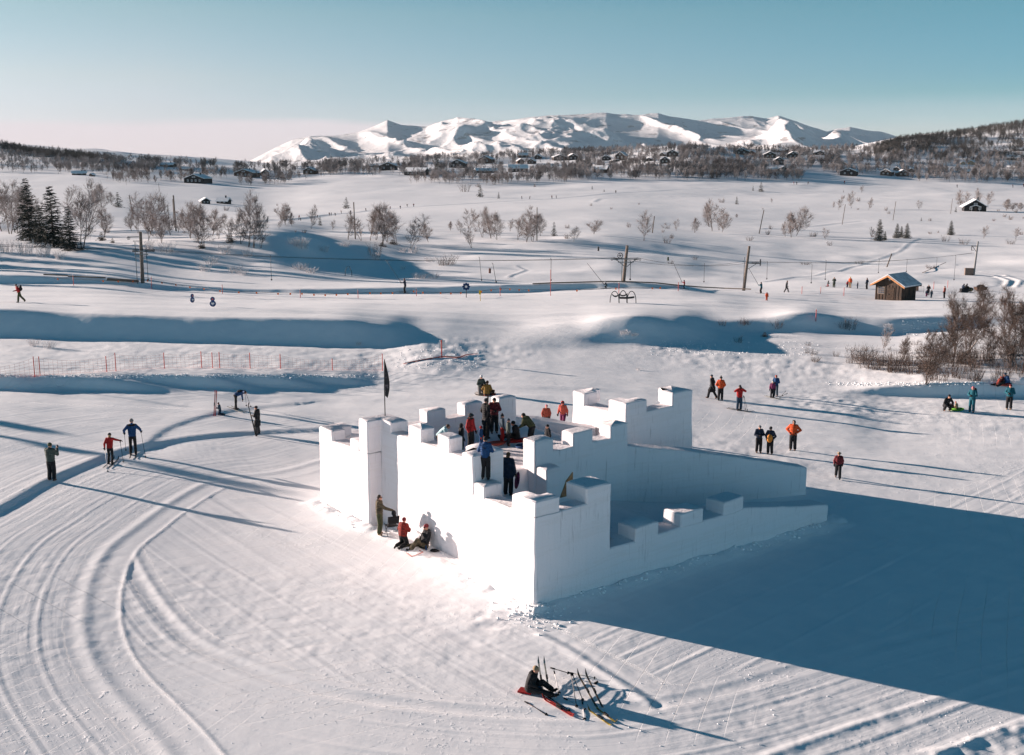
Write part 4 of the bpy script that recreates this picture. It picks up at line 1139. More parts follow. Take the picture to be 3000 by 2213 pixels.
# thicket at the right, near the hill foot
GR = 'bare birches in the right-hand thicket'
for X, Y, h, w, i, lb in [(2794,1046,176,1.0,0,'tall bare birch at the left of the thicket, two thin trunks'),(2837,1034,133,1.0,1,'bare birch leaning over the fallen pale log'),(2897,1048,99,1.1,2,'short bare birch between the log and the biggest birch'),(2960,1080,220,0.95,3,'biggest bare birch with a thick forking trunk at right edge'),(2998,1077,110,1.1,0,'bare birch cut by the right edge behind the biggest one'),(2713,1126,135,1.15,1,'gnarled birch standing in front at the snow bank'),(2754,1065,109,1.1,2,'bare birch behind the gnarled front birch'),(2643,1046,56,1.1,3,'small dark birch at the left of the thicket'),(2880,985,140,1.0,0,'bare birch furthest back in the thicket'),(2985,1010,150,1.0,2,'bare birch behind the biggest birch at the edge')]:
    plant_px('big', X, Y, h, lb, GR, w, i=i)
plant_px('mid', 2586, 1034, 77, 'slim sapling with a frost-white top left of the thicket', None, 0.8, i=0)
_r = random.Random(3)
for k in range(30):
    X = 2500 + k * 8.3 + _r.uniform(-6, 6); Y = 1066 + (X - 2500) * 0.11 + _r.uniform(-16, 12)
    plant_px('shrub', X, Y, _r.uniform(26, 54), 'brown leafless shrub in the hedge-like band on the bank', 'shrubs of the thicket', _r.uniform(0.9, 1.4))
for k in range(34):
    X = 2745 + _r.uniform(0, 260); Y = 1100 + _r.uniform(-60, 20)
    plant_px('shrub', X, Y, _r.uniform(30, 72), 'brown leafless shrub under the tall thicket birches', 'shrubs under the thicket', _r.uniform(0.8, 1.2))
for k in range(26):
    X = _r.uniform(2330, 2800); Y = _r.uniform(1000, 1072)
    plant_px('shrub', X, Y, _r.uniform(8, 22), 'low brown twigs showing through the lumpy snow', 'low twigs in lumpy snow', _r.uniform(1, 1.8))
lg = MB(); pa, pb = at(2806, 1064), at(2850, 1042)
lg.tube([pa + Vector((0, 0, .1)), (pa + pb) / 2 + Vector((0, 0, .35)), pb + Vector((.1, 0, 1.0)), pb + Vector((.5, 0.2, 1.5))], [0.09, 0.08, 0.06, 0.03], 7)
tag(lg.build('fallen_log', mat('pale_wood', (0.42, 0.36, 0.32), 0.9, 0.2), None, True), 'pale fallen birch trunk lying across the thicket floor', 'log')

# ------------------------------------------------------------------ cabins
WOODS = [mat('dark_timber', (0.030, 0.022, 0.019), 0.85, 0.35, 3.0), mat('brown_timber', (0.060, 0.034, 0.024), 0.85, 0.35, 3.0), mat('black_timber', (0.017, 0.016, 0.017), 0.85, 0.3, 3.0)]
LIGHTW = mat('new_timber', (0.42, 0.27, 0.16), 0.8, 0.2, 3.0)
ROOFSNOW = mat('roof_snow', (0.84, 0.83, 0.83), 0.8, 0.05, 0.8, bump=0.05, bscale=1.5)
TRIM = mat('white_trim', (0.62, 0.60, 0.58), 0.7)
GLASSD = mat('window_pane', (0.16, 0.17, 0.19), 0.15, spec=0.6)
STONE = mat('chimney_stone', (0.10, 0.09, 0.085), 0.9, 0.3, 4.0)
def gable_house(name, p, w, d, hw, hr, rz, label, cat, group, wood, gable_front=True, wins=2, door=True, chim=True, over=0.5, porch=False):
    """w along local x (towards the camera face is -y), hw wall height, hr ridge height"""
    o = empty(name, p, rz, label, cat, group)
    b = MB()
    x, y = w / 2, d / 2
    if gable_front:
        pr = [(-x, -1.2), (x, -1.2), (x, hw), (0, hr), (-x, hw)]
        vs = [(a, -y, z) for a, z in pr] + [(a, y, z) for a, z in pr]
        b.add(vs, [(0, 1, 2, 3, 4), (9, 8, 7, 6, 5), (0, 5, 6, 1), (1, 6, 7, 2), (2, 7, 8, 3), (3, 8, 9, 4), (4, 9, 5, 0)])
    else:
        pr = [(-y, -1.2), (y, -1.2), (y, hw), (0, hr), (-y, hw)]
        vs = [(-x, a, z) for a, z in pr] + [(x, a, z) for a, z in pr]
        b.add(vs, [(4, 3, 2, 1, 0), (5, 6, 7, 8, 9), (1, 6, 5, 0), (2, 7, 6, 1), (3, 8, 7, 2), (4, 9, 8, 3), (0, 5, 9, 4)])
    b.build('wall', wood, o)
    r = MB(); half = x if gable_front else y; ln = (y if gable_front else x) + over
    sl = (hr - hw) / half; e = half + over
    th = 0.34
    for s in (-1, 1):
        q = [(0, hr + 0.03), (s * e, hw - sl * over + 0.03), (s * e, hw - sl * over + 0.03 + th), (0, hr + 0.05 + th * 1.1)]
        if gable_front:
            vs = [(a, -ln, z) for a, z in q] + [(a, ln, z) for a, z in q]
        else:
            vs = [(-ln, a, z) for a, z in q] + [(ln, a, z) for a, z in q]
        r.add(vs, [(0, 1, 2, 3), (7, 6, 5, 4), (0, 4, 5, 1), (1, 5, 6, 2), (2, 6, 7, 3)])
    ro = r.build('roof', ROOFSNOW, o)
    if chim:
        c = MB(); c.box((w * 0.14 if gable_front else w * 0.2, 0.1, hr + 0.55), (0.7, 0.7, 1.6)); c.box((w * 0.14 if gable_front else w * 0.2, 0.1, hr + 1.4), (0.85, 0.85, 0.14))
        c.build('chimney', STONE, ro)
    for k in range(wins):
        cx = (k + 0.5) / wins * w * 0.8 - w * 0.4
        fr = MB(); fr.box((cx, -y - 0.03, hw * 0.55), (min(1.4, w * 0.16), 0.1, hw * 0.42)); f = fr.build('window', TRIM, o)
        pn = MB(); pn.box((cx, -y - 0.09, hw * 0.55), (min(1.05, w * 0.11), 0.06, hw * 0.30)); pn.build('pane', GLASSD, f)
    if door and w > 5:
        dm = MB(); dm.box((w * 0.02, -y - 0.02, 0.95), (0.95, 0.08, 2.0)); dm.build('door', WOODS[2] if wood is not WOODS[2] else WOODS[1], o)
    if gable_front and hr > 4.5:
        fr = MB(); fr.box((0, -y - 0.03, hw + (hr - hw) * 0.35), (w * 0.16, 0.1, (hr - hw) * 0.34)); f = fr.build('window', TRIM, o)
        pn = MB(); pn.box((0, -y - 0.09, hw + (hr - hw) * 0.35), (w * 0.11, 0.06, (hr - hw) * 0.25)); pn.build('pane', GLASSD, f)
    if porch:
        pm = MB()
        for sx in (-1, 1): pm.box((sx * w * 0.18, -y - 1.1, 1.2), (0.16, 0.16, 2.4))
        pm.build('post', TRIM, o)
        pr2 = MB(); q = [(-w * 0.26, 2.3), (0, 3.2), (w * 0.26, 2.3), (w * 0.26, 2.55), (0, 3.5), (-w * 0.26, 2.55)]
        vs = [(a, -y - 1.5, z) for a, z in q] + [(a, -y + 0.02, z) for a, z in q]
        pr2.add(vs, [(0, 1, 4, 5), (1, 2, 3, 4), (11, 10, 7, 6), (10, 9, 8, 7), (5, 4, 10, 11), (4, 3, 9, 10), (0, 6, 7, 1), (1, 7, 8, 2), (0, 5, 11, 6), (2, 8, 9, 3)])
        pr2.build('porch_roof', ROOFSNOW, o)
    return o
CAB = [(581,537,70,27,1),(724,519,66,24,1),(775,515,25,20,1),(911,510,40,20,1),(601,597,27,17,1),(656,597,40,17,0),(493,489,50,12,0),(548,500,30,9,0),(1138,499,56,24,1),(1096,490,30,8,0),(232,513,43,11,0),(270,517,12,9,1),(1221,514,75,23,0),(1343,492,55,25,1),(1425,478,45,22,1),(1517,504,62,22,0),(1534,461,38,13,0),(1524,480,24,15,1),(1558,480,25,15,1),(1577,466,20,14,1),(1637,469,40,16,1),(1676,469,34,19,1),(1423,507,70,13,0),(1777,469,28,14,1),(1821,469,34,25,1),(1850,468,18,10,0),(1802,475,26,8,1),(1970,458,36,19,1),(1942,458,18,11,1),(1948,479,30,20,1),(1903,472,24,9,1),(1760,506,50,21,0),(2174,453,42,19,1),(2204,453,20,12,1),(2254,463,38,19,1),(2281,482,34,22,1),(2287,446,50,10,0),(2321,463,34,19,1),(2294,503,34,15,1),(2262,501,30,11,0),(2398,454,30,12,1),(2474,484,18,9,1),(2487,514,52,22,1),(2599,514,36,19,1),(2642,516,36,19,1),(2630,500,22,11,1),(2669,505,18,12,1),(2820,482,14,9,1),(2847,482,20,12,1),(2968,469,38,13,0),(2983,442,34,9,0),(2962,494,25,8,0),(2830,507,22,10,0)]
SPECIAL = {581: 'dark cabin with wide eaves and lit porch posts, lowest of the left ridge cabins', 724: 'long dark gabled cabin above the shaded hump at the mountain foot', 1221: 'long low cabin with a thick white roof and four windows', 1821: 'tall two-storey dark cabin with paired upper windows', 601: 'tiny dark hut on the flat below the left ridge', 656: 'small open-fronted hut right of the tiny dark hut', 2487: 'dark cabin with a pale snow roof at the edge of the right plain', 2847: 'pale new timber cabin on the slope at the right', 2820: 'small pale timber hut beside the new timber cabin'}
ORD = ['first', 'second', 'third', 'fourth', 'fifth', 'sixth', 'seventh', 'eighth', 'ninth', 'tenth', 'eleventh', 'twelfth', 'thirteenth', 'fourteenth', 'fifteenth', 'sixteenth', 'seventeenth', 'eighteenth', 'nineteenth', 'twentieth']
TENS = {2: 'twenty', 3: 'thirty', 4: 'forty', 5: 'fifty', 6: 'sixty'}
def ordinal(n):
    if n <= 20: return ORD[n - 1]
    t, u = divmod(n, 10)
    return (TENS[t][:-1] + 'ieth') if u == 0 else TENS[t] + '-' + ORD[u - 1]
_r = random.Random(9)
CABPOS = []
for n, (X, Y, wp, hp, gf) in enumerate(sorted(CAB)):
    p = at(X, Y)
    if p is None: continue
    s = scale_at(p); w = wp / s * 0.9; h = hp / s
    CABPOS.append((X, Y, wp))
    wood = LIGHTW if X in (2820, 2847) else WOODS[_r.randrange(3)]
    lb = SPECIAL.get(X, 'dark timber cabin with snowy roof on the ridge, %s cabin from the left' % ordinal(n + 1))
    hw = h * (0.52 if gf else 0.50)
    gable_house('cabin', p, w, max(4.0, w * (0.8 if gf else 0.45)), hw, h * 0.93, _r.uniform(-0.55, 0.35) - (X - 1500) / 3200 * 0.8, lb, 'cabin', 'cabins along the ridge', wood, bool(gf), 4 if wp > 60 else (2 if wp > 24 else 1), wp > 25, wp > 33, 0.6)
p = at(2853, 619); s = scale_at(p)
gable_house('cabin', p, 60 / s, 48 / s, 15 / s, 33 / s, -0.25, 'black cabin with a small gabled porch alone on the open plain', 'cabin', None, WOODS[2], True, 2, True, True, 1.0, True)

# ------------------------------------------------------------------ woods on the ridges
def belt_points(seed):
    R = np.random.RandomState(seed)
    pts = []
    def poly(n, x0, x1, top, bot, dens=None):
        X = R.uniform(x0, x1, n * 3)
        t = np.interp(X, [a for a, b in top], [b for a, b in top]); b = np.interp(X, [a for a, b in bot], [b for a, b in bot])
        Y = t + (b - t) * R.rand(n * 3)
        keep = vnoise(X / 38.0 + 3, Y / 9.0) + 0.25 * R.rand(n * 3) > -0.06
        q = np.stack([X, Y], -1)[keep][:n]
        pts.append(q)
    poly(420, -60, 470, [(-60, 428), (0, 440), (200, 462), (470, 480)], [(-60, 505), (200, 512), (470, 510)])
    poly(260, 300, 720, [(300, 478), (720, 488)], [(300, 545), (470, 540), (720, 520)])
    poly(260, 700, 1000, [(700, 495), (1000, 482)], [(700, 545), (800, 545), (1000, 512)])
    poly(360, 950, 1250, [(950, 482), (1250, 476)], [(950, 515), (1250, 520)])
    poly(900, 1200, 1700, [(1200, 472), (1500, 455), (1700, 450)], [(1200, 540), (1400, 545), (1700, 535)])
    poly(1700, 1650, 2350, [(1650, 448), (1950, 438), (2350, 440)], [(1650, 528), (2350, 530)])
    poly(1300, 2300, 3060, [(2300, 445), (2620, 440), (3060, 455)], [(2300, 520), (2600, 512), (2700, 535), (3060, 538)])
    q = np.concatenate(pts)
    ok = np.ones(len(q), bool)
    for X, Y, w in CABPOS:
        ok &= ~((np.abs(q[:, 0] - X) < w * 0.55) & (q[:, 1] > Y - 4) & (q[:, 1] < Y + 19) & (R.rand(len(q)) < 0.85))
    q = q[ok]
    # crest rows: shoulder to shoulder along the skyline
    cr = []
    for x in np.arange(1180, 2700, 5.5):
        cr.append((x + R.uniform(-3, 3), np.interp(x, [1180, 1500, 1700, 1950, 2300, 2700], [478, 459, 450, 444, 446, 430]) + R.uniform(0, 5)))
    for x in np.arange(-50, 560, 9.0):
        cr.append((x + R.uniform(-3, 3), np.interp(x, [-50, 0, 250, 560], [424, 434, 468, 484]) + R.uniform(0, 6)))
    return np.concatenate([q, np.array(cr)])
BP = belt_points(2)
W3, okb = at_many(BP)
BP = BP[okb]; W3 = W3[okb]
sz = np.random.RandomState(4)
hts = 5.0 + 3.4 * sz.rand(len(W3))
order = np.argsort(W3[:, 1])
NEARN = 170
RIDGE_LABELS = 'frosted birch in the open wood around the ridge cabins'
for i in order[:NEARN]:
    k = 'far' if sz.rand() < 0.75 else 'fard'
    plant(k, W3[i], hts[i], RIDGE_LABELS, 'birches around the ridge cabins')
def merge_wood(name, idx, kinds, label, hs, mats2, W=None):
    W = W3 if W is None else W
    V = []; Fc = []; MI = []; off = 0
    cache = {}
    for i in idx:
        k = kinds[sz.randint(len(kinds))]
        if k not in cache:
            tm, cm = PROTO[k][2], PROTO[k][3]
            va = np.empty(len(cm.vertices) * 3, np.float32); cm.vertices.foreach_get('co', va); va = va.reshape(-1, 3)
            # keep a thinned crown
            tri = va.reshape(-1, 3, 3)
            sel = np.random.RandomState(1).rand(len(tri)) < THIN
            tri = tri[sel].copy()
            c0 = tri.mean(1, keepdims=True); tri = c0 + (tri - c0) * WIDE
            # two crossed blades for the trunk
            h = UNIT_H[k[0]]
            tr = np.array([[[-.09, 0, -1], [.09, 0, -1], [0, 0, h * .8]], [[0, -.09, -1], [0, .09, -1], [0, 0, h * .8]]], np.float32)
            cache[k] = (tri, tr)
        tri, tr = cache[k]
        s = hs[i] / UNIT_H[k[0]]; a = sz.rand() * 6.283; c, q = math.cos(a), math.sin(a)
        M = np.array([[c, -q, 0], [q, c, 0], [0, 0, 1]], np.float32) * s
        for arr, mi in ((tri, 0), (tr, 1)):
            v = arr.reshape(-1, 3) @ M.T + W[i].astype(np.float32)
            V.append(v); MI.append(np.full(len(arr), mi))
    V = np.concatenate(V); f = np.arange(len(V)).reshape(-1, 3)
    me = mesh_np(name, V, f, mats2, False, mi=np.concatenate(MI))
    o = link(name, me); tag(o, label, 'wood', kind='stuff')
THIN, WIDE = 0.5, 1.5
rest = order[NEARN:]
merge_wood('ridge_birches', rest, [('far', 0), ('far', 1), ('far', 2), ('far', 3), ('fard', 0), ('fard', 1)], 'open wood of frosted birches covering the ridge behind the plain', hts, [mat('ridge_crowns', (0.09, 0.076, 0.072), 0.9, col2=(0.42, 0.38, 0.37), vscale=0.04, mask=(0.4, 0.7)), BARK])
# darker wood on the right-hand hill, and on the left skyline
R2 = np.random.RandomState(12)
X = R2.uniform(2560, 3060, 3000)
top = np.interp(X, [2560, 2640, 2750, 3000, 3060], [440, 418, 404, 366, 362]); bot = np.interp(X, [2560, 2700, 3060], [470, 478, 480])
t = R2.rand(3000) ** 1.5; Y = top + (bot - top) * t
keep = vnoise(X / 26.0 + 9, Y / 6.0) + 0.38 * (1 - t) ** 3 > 0.03
HQ = np.stack([X, Y], -1)[keep]
cr = np.array([(x + R2.uniform(-2, 2), np.interp(x, [2560, 2640, 2750, 3000, 3060], [438, 417, 402, 364, 360]) + R2.uniform(-1, 4)) for x in np.arange(2580, 3060, 3.4)])
HQ = np.concatenate([HQ, cr])
HW, okh = at_many(HQ, dmin=1100)
HW = HW[okh]
hh = 5.5 + 3.5 * R2.rand(len(HW))
THIN, WIDE = 0.34, 1.5
merge_wood('hill_wood', np.arange(len(HW)), [('fard', 0), ('fard', 1), ('far', 0)], 'dark bare wood covering the hill at the right', hh, [DARKTREE, BARK], HW)
X = R2.uniform(-60, 290, 420); top = np.interp(X, [-60, 0, 100, 330], [425, 432, 452, 474])
LW, okl = at_many(np.stack([X, top + 12 * R2.rand(420)], -1), dmin=900)
LW = LW[okl]
merge_wood('left_wood', np.arange(len(LW)), [('fard', 0), ('fard', 1)], 'dark wood along the skyline at the far left', 6 + 3 * R2.rand(len(LW)), [DARKTREE, BARK], LW)
for X, Y, h in [(1281,513,60),(2087,522,42),(2110,498,26),(1807,470,20),(1043,492,26)]:
    plant_px('sspruce', X, Y, h, 'dark spruce rising among the pale ridge birches', 'dark spruces on the ridge', 0.9, i=0)
# low growth at the edge of the plain
_r = random.Random(21)
for k in range(60):
    X = _r.choice([_r.uniform(300, 900), _r.uniform(1340, 2250), _r.uniform(2250, 3000)])
    Y = _r.choice([_r.uniform(540, 620), _r.uniform(600, 700)]) if X > 1340 else _r.uniform(585, 690)
    plant_px('fshrub', X, Y, _r.uniform(6, 17), 'tiny bare bush dotted over the snowfield', 'tiny bushes on the snowfield', _r.uniform(0.8, 1.5))

# ------------------------------------------------------------------ ski hut
def ski_hut():
    p = at(2622, 879)
    o = empty('ski_hut', p, R_(-47), 'small weathered timber hut with bluish snow roof beside the ski tow', 'hut')
    w, d, hw, hr = 4.1, 3.9, 2.3, 3.45
    x, y = w / 2, d / 2
    wd = bpy.data.materials.new('weathered_boards'); wd.use_nodes = True
    t = wd.node_tree; b = t.nodes['Principled BSDF']; b.inputs['Roughness'].default_value = 0.9
    tc = t.nodes.new('ShaderNodeTexCoord'); mp = node(t, 'ShaderNodeMapping'); mp.inputs['Scale'].default_value = (6.5, 6.5, 0.5)
    t.links.new(tc.outputs['Object'], mp.inputs['Vector'])
    n = node(t, 'ShaderNodeTexNoise', Scale=1.3, Detail=4.0); t.links.new(mp.outputs[0], n.inputs['Vector'])
    cr = node(t, 'ShaderNodeValToRGB'); e = cr.color_ramp.elements
    e[0].position, e[0].color = 0.35, (0.018, 0.013, 0.010, 1); e[1].position, e[1].color = 0.7, (0.085, 0.052, 0.035, 1)
    t.links.new(n.outputs['Fac'], cr.inputs['Fac']); t.links.new(cr.outputs['Color'], b.inputs['Base Color'])
    m = MB()
    pr = [(-x, -0.5), (x, -0.5), (x, hw), (0, hr), (-x, hw)]
    vs = [(a, -y, z) for a, z in pr] + [(a, y, z) for a, z in pr]
    m.add(vs, [(0, 1, 2, 3, 4), (9, 8, 7, 6, 5), (0, 5, 6, 1), (1, 6, 7, 2), (2, 7, 8, 3), (3, 8, 9, 4), (4, 9, 5, 0)])
    m.build('wall', wd, o)
    bt = MB()
    for k in range(9):
        X = -x + 0.12 + k * (w - 0.24) / 8
        bt.box((X, -y - 0.025, hw / 2 - 0.1), (0.09, 0.05, hw + 0.1))
    for k in range(9):
        Y = -y + 0.12 + k * (d - 0.24) / 8
        bt.box((x + 0.025, Y, hw / 2 - 0.12), (0.05, 0.09, hw + 0.1))
    bt.build('batten', wd, o)
    door = MB(); door.box((0.35, -y - 0.05, 0.98), (0.95, 0.06, 1.96)); dd = door.build('door', mat('door_boards', (0.05, 0.032, 0.022), 0.9, 0.4, 5), o)
    hd = MB(); hd.box((0.02, -y - 0.12, 1.0), (0.05, 0.08, 0.16)); hd.build('handle', mat('iron', (0.05, 0.05, 0.055), 0.5, metal=0.8), dd)
    fr = MB(); fr.box((-1.15, -y - 0.05, 1.45), (1.1, 0.08, 1.05)); f = fr.build('window', mat('grey_frame', (0.20, 0.16, 0.13), 0.8), o)
    pn = MB()
    for i in (-1, 0, 1):
        for j in (-1, 0, 1): pn.box((-1.15 + i * 0.31, -y - 0.10, 1.45 + j * 0.30), (0.25, 0.04, 0.24))
    pn.build('pane', mat('hut_glass', (0.09, 0.09, 0.10), 0.15, spec=0.6), f)
    ln = y + 0.55; ov = 0.55; sl = (hr - hw) / x; e_ = x + ov; th = 0.13
    def slab(th0, th1, o0, ex, name, mt, par, grow=0.0):
        r = MB()
        for s in (-1, 1):
            q = [(0, hr + th0), (s * (e_ + grow), hw - sl * (ov + grow) + th0), (s * (e_ + grow), hw - sl * (ov + grow) + th1), (0, hr + th1 * 1.12)]
            vs = [(a, -ln - ex, z) for a, z in q] + [(a, ln + ex, z) for a, z in q]
            r.add(vs, [(0, 1, 2, 3), (7, 6, 5, 4), (0, 4, 5, 1), (1, 5, 6, 2), (2, 6, 7, 3)])
        return r.build(name, mt, par)
    rf = slab(0.02, 0.16, 0, 0, 'roof', wd, o)
    slab(0.162, 0.34, 0, 0.02, 'snow_layer', mat('hut_roof_snow_shade', (0.55, 0.56, 0.58), 0.8, 0.2, 1.5, bump=0.04, bscale=2.0), rf, 0.02)  # shade on the roof snow is put into its darker colour
    bb = MB()
    for s in (-1, 1):
        q = [(0, hr - 0.02), (s * (e_ + 0.03), hw - sl * (ov + .03) - 0.02), (s * (e_ + 0.03), hw - sl * (ov + .03) + 0.2), (0, hr + 0.22)]
        vs = [(a, -ln - 0.03 - 0.05, z) for a, z in q] + [(a, -ln - 0.03, z) for a, z in q]
        bb.add(vs, [(0, 1, 2, 3), (7, 6, 5, 4), (0, 4, 5, 1), (1, 5, 6, 2), (2, 6, 7, 3), (3, 7, 4, 0)])
    bb.build('barge_board', mat('lit_board', (0.50, 0.23, 0.10), 0.8, 0.2, 3), rf)  # orange light falling on these boards is put into their colour
    vt = MB(); vt.tube([(0.1, -y - 0.02, hw + 0.75), (0.1, -y - 0.16, hw + 0.75)], 0.14, 10); vt.build('gable_lamp', mat('pale_metal', (0.4, 0.4, 0.4), 0.5), o)
ski_hut()

# ------------------------------------------------------------------ ski tow
STEEL = mat('galvanised_steel', (0.20, 0.20, 0.20), 0.55, 0.2, 6, metal=0.4)
DARKST = mat('dark_steel', (0.045, 0.05, 0.055), 0.6)
WOODP = mat('grey_pole_wood', (0.15, 0.12, 0.10), 0.9, 0.3, 5)
ROPE = mat('black_cable', (0.02, 0.02, 0.022), 0.7)
def wheel(mb, c, r, ax='y'):
    c = Vector(c); P = []
    for k in range(13):
        a = 2 * math.pi * k / 12
        P.append(c + (Vector((math.cos(a) * r, 0, math.sin(a) * r)) if ax == 'y' else Vector((0, math.cos(a) * r, math.sin(a) * r))))
    mb.tube(P, r * 0.16, 5)
    for k in range(3):
        a = math.pi * k / 3
        q = Vector((math.cos(a) * r, 0, math.sin(a) * r)) if ax == 'y' else Vector((0, math.cos(a) * r, math.sin(a) * r))
        mb.tube([c - q, c + q], r * 0.09, 4)
PYL = []
def pylon(X, Y, hp, lean, kind, label):
    p = at(X, Y); s = scale_at(p); h = hp / s
    o = empty('lift_pylon', p, -math.atan2(p.x, p.y) * 0.6, label, 'lift pylon', 'pylons of the ski tow')
    m = MB(); m.tube([(0, 0, -0.4), (lean * h * 0.5, 0, h * 0.5), (lean * h, 0, h)], [0.26, 0.22, 0.19], 10)
    m.build('mast', WOODP if kind != 'end' else STEEL, o)
    z = h * 0.62; cx = lean * z
    if kind == 'cross':
        a = MB(); a.box((cx, -0.28, z + 0.08), (3.2, 0.12, 0.16)); a.box((cx, -0.28, z - 0.35), (2.2, 0.1, 0.12))
        a.tube([(cx - 1.3, -0.28, z), (cx, -0.28, z - 1.1)], 0.05, 6); a.tube([(cx + 1.3, -0.28, z), (cx, -0.28, z - 1.1)], 0.05, 6)
        a.build('crossarm', STEEL, o)
        for sx in (-1.6, 1.6):
            for dx in (-0.32, 0, 0.32):
                w = MB(); wheel(w, (cx + sx + dx, -0.4, z + 0.1 - abs(dx) * 0.2), 0.15); w.build('sheave', DARKST, o)
        w = MB(); wheel(w, (cx - 0.8, -0.45, z + 0.55), 0.36); w.build('idler_wheel', DARKST, o)
        l = MB(); l.tube([(cx - 0.55, -0.3, -0.2), (cx - 0.5, -0.3, z)], 0.05, 5)
        l.build('ladder_rail', STEEL, o)
    elif kind == 'side':
        a = MB(); a.box((cx + 0.9, -0.28, z), (2.0, 0.12, 0.16)); a.tube([(cx + 1.5, -0.28, z), (cx, -0.28, z - 1.0)], 0.05, 6)
        a.build('crossarm', STEEL, o)
        for dx in (0.9, 1.25, 1.6):
            w = MB(); wheel(w, (cx + dx, -0.4, z + 0.1), 0.15); w.build('sheave', DARKST, o)
        w = MB(); wheel(w, (cx + 2.0, -0.35, z + 0.15), 0.48, 'x'); w.build('idler_wheel', DARKST, o)
        l = MB(); l.tube([(cx - 0.5, -0.3, -0.2), (cx - 0.42, -0.3, z + 1.0)], 0.05, 5); l.build('ladder_rail', STEEL, o)
    elif kind == 'left':
        a = MB(); a.box((cx + 0.3, -0.28, z), (2.9, 0.13, 0.16)); a.box((cx, -0.28, z - 0.4), (1.8, 0.1, 0.14)); a.box((cx - 0.8, -0.28, h * 0.9), (1.7, 0.1, 0.12)); a.box((cx - 0.5, -0.28, h * 0.82), (0.9, 0.1, 0.10))
        a.build('crossarm', STEEL, o)
        for dx in (-0.95, -0.55, 0.75, 1.15, 1.6):
            w = MB(); wheel(w, (cx + dx, -0.4, z + 0.14), 0.19); w.build('sheave', DARKST, o)
        w = MB(); wheel(w, (cx - 1.5, -0.4, h * 0.88), 0.2); w.build('sheave', DARKST, o)
        l = MB(); l.tube([(cx - 0.75, -0.3, -0.2), (cx - 0.72, -0.3, h * 0.8)], 0.05, 5); l.build('ladder_rail', STEEL, o)
    else:
        a = MB(); a.box((cx - 0.55, -0.25, h * 0.86), (1.2, 0.12, 0.14)); a.tube([(cx - 1.1, -0.25, h * 0.88), (cx - 0.1, -0.25, h * 0.70)], 0.06, 6)
        a.box((cx - 1.1, -0.25, h * 0.80), (0.12, 0.12, 1.0)); a.box((cx - 0.85, -0.25, h * 0.74), (0.5, 0.1, 0.1))
        a.build('bracket', DARKST, o)
        b = MB(); b.box((cx - 1.3, -0.5, 0.75), (1.7, 1.3, 1.5)); b.build('motor_box', mat('brown_box', (0.16, 0.12, 0.10), 0.8, 0.2, 4), o)
    Mw = Matrix.Translation(p) @ Matrix.Rotation(o.rotation_euler[2], 4, 'Z')
    off = {'cross': 1.6, 'side': 1.25, 'left': 1.0, 'end': -1.0}[kind]
    PYL.append((Mw @ Vector((cx - (off if kind == 'cross' else 0.6), -0.4, z + 0.28)), Mw @ Vector((cx + off, -0.4, z + 0.28))))
    return p
pylon(418, 829, 149, 0.02, 'left', 'near lift pylon with stacked crossarms left of the shaded mound')
pylon(1826, 827, 107, 0.09, 'cross', 'lift pylon with a full crossarm behind the black arches')
pylon(2178, 852, 130, 0.09, 'side', 'lift pylon with its arm and wheel on the right only')
pylon(2852, 806, 98, 0.05, 'end', 'last lift pylon with a motor box at its foot')
def catenary(a, b, sag, n=14):
    return [a + (b - a) * (k / n) - Vector((0, 0, sag * 4 * (k / n) * (1 - k / n))) for k in range(n + 1)]
cable = MB()
PL = [(PYL[0][0] + Vector((-60, 6, 4)), PYL[0][1] + Vector((-60, 6, 3)))] + PYL
CABPTS = []
for a, b in zip(PL[:-1], PL[1:]):
    for k in (0, 1):
        pts = catenary(a[k], b[k], 0.9); CABPTS += pts
        cable.tube(pts, 0.022, 4)
tag(cable.build('lift_cable', ROPE), 'thin black tow cable strung between the lift pylons', 'cable')
def stick(name, pts, r, m, label=None, cat=None, group=None, n=5, parent=None, smooth=True):
    b = MB(); b.tube(pts, r, n); o = b.build(name, m, parent, smooth)
    return tag(o, label, cat, group)
def up_px(X, Yb, Yt, Xt=None):
    """base on the ground below (X, Yb) and the point above it seen at row Yt"""
    p = at(X, Yb); s = scale_at(p)
    h = (Yb - Yt) / s
    return p, p + Vector((((Xt if Xt is not None else X) - X) / s, 0, h)), s
HANG = [(1412,826,755,1405),(1455,830,773,1444),(1614,826,759),(1846,822,767),(2062,829,773),(2246,820,768),(2376,832,776),(2417,822,764),(2573,800,759),(2655,796,761),(2743,782,757),(2794,826,750),(435,828,740),(796,826,750)]
for X, Yb, Yt, *xt in HANG:
    p, q, s = up_px(X, Yb + 6, Yt, xt[0] if xt else None)
    lo = p + (q - p) * 0.15
    o = empty('tow_hanger', lo, 0, 'empty tow hanger dangling from the lift cable', 'tow hanger', 'empty tow hangers')
    Q = q - lo
    stick('rod', [(0, 0, 0), Q * 0.9, Q, Q + Vector((-0.12, 0, 0.12))], 0.035, DARKST, parent=o, n=4)
    b = MB(); b.ball((0, 0, 0), 0.13, 6, 5); b.build('seat_disc', ROPE, o)
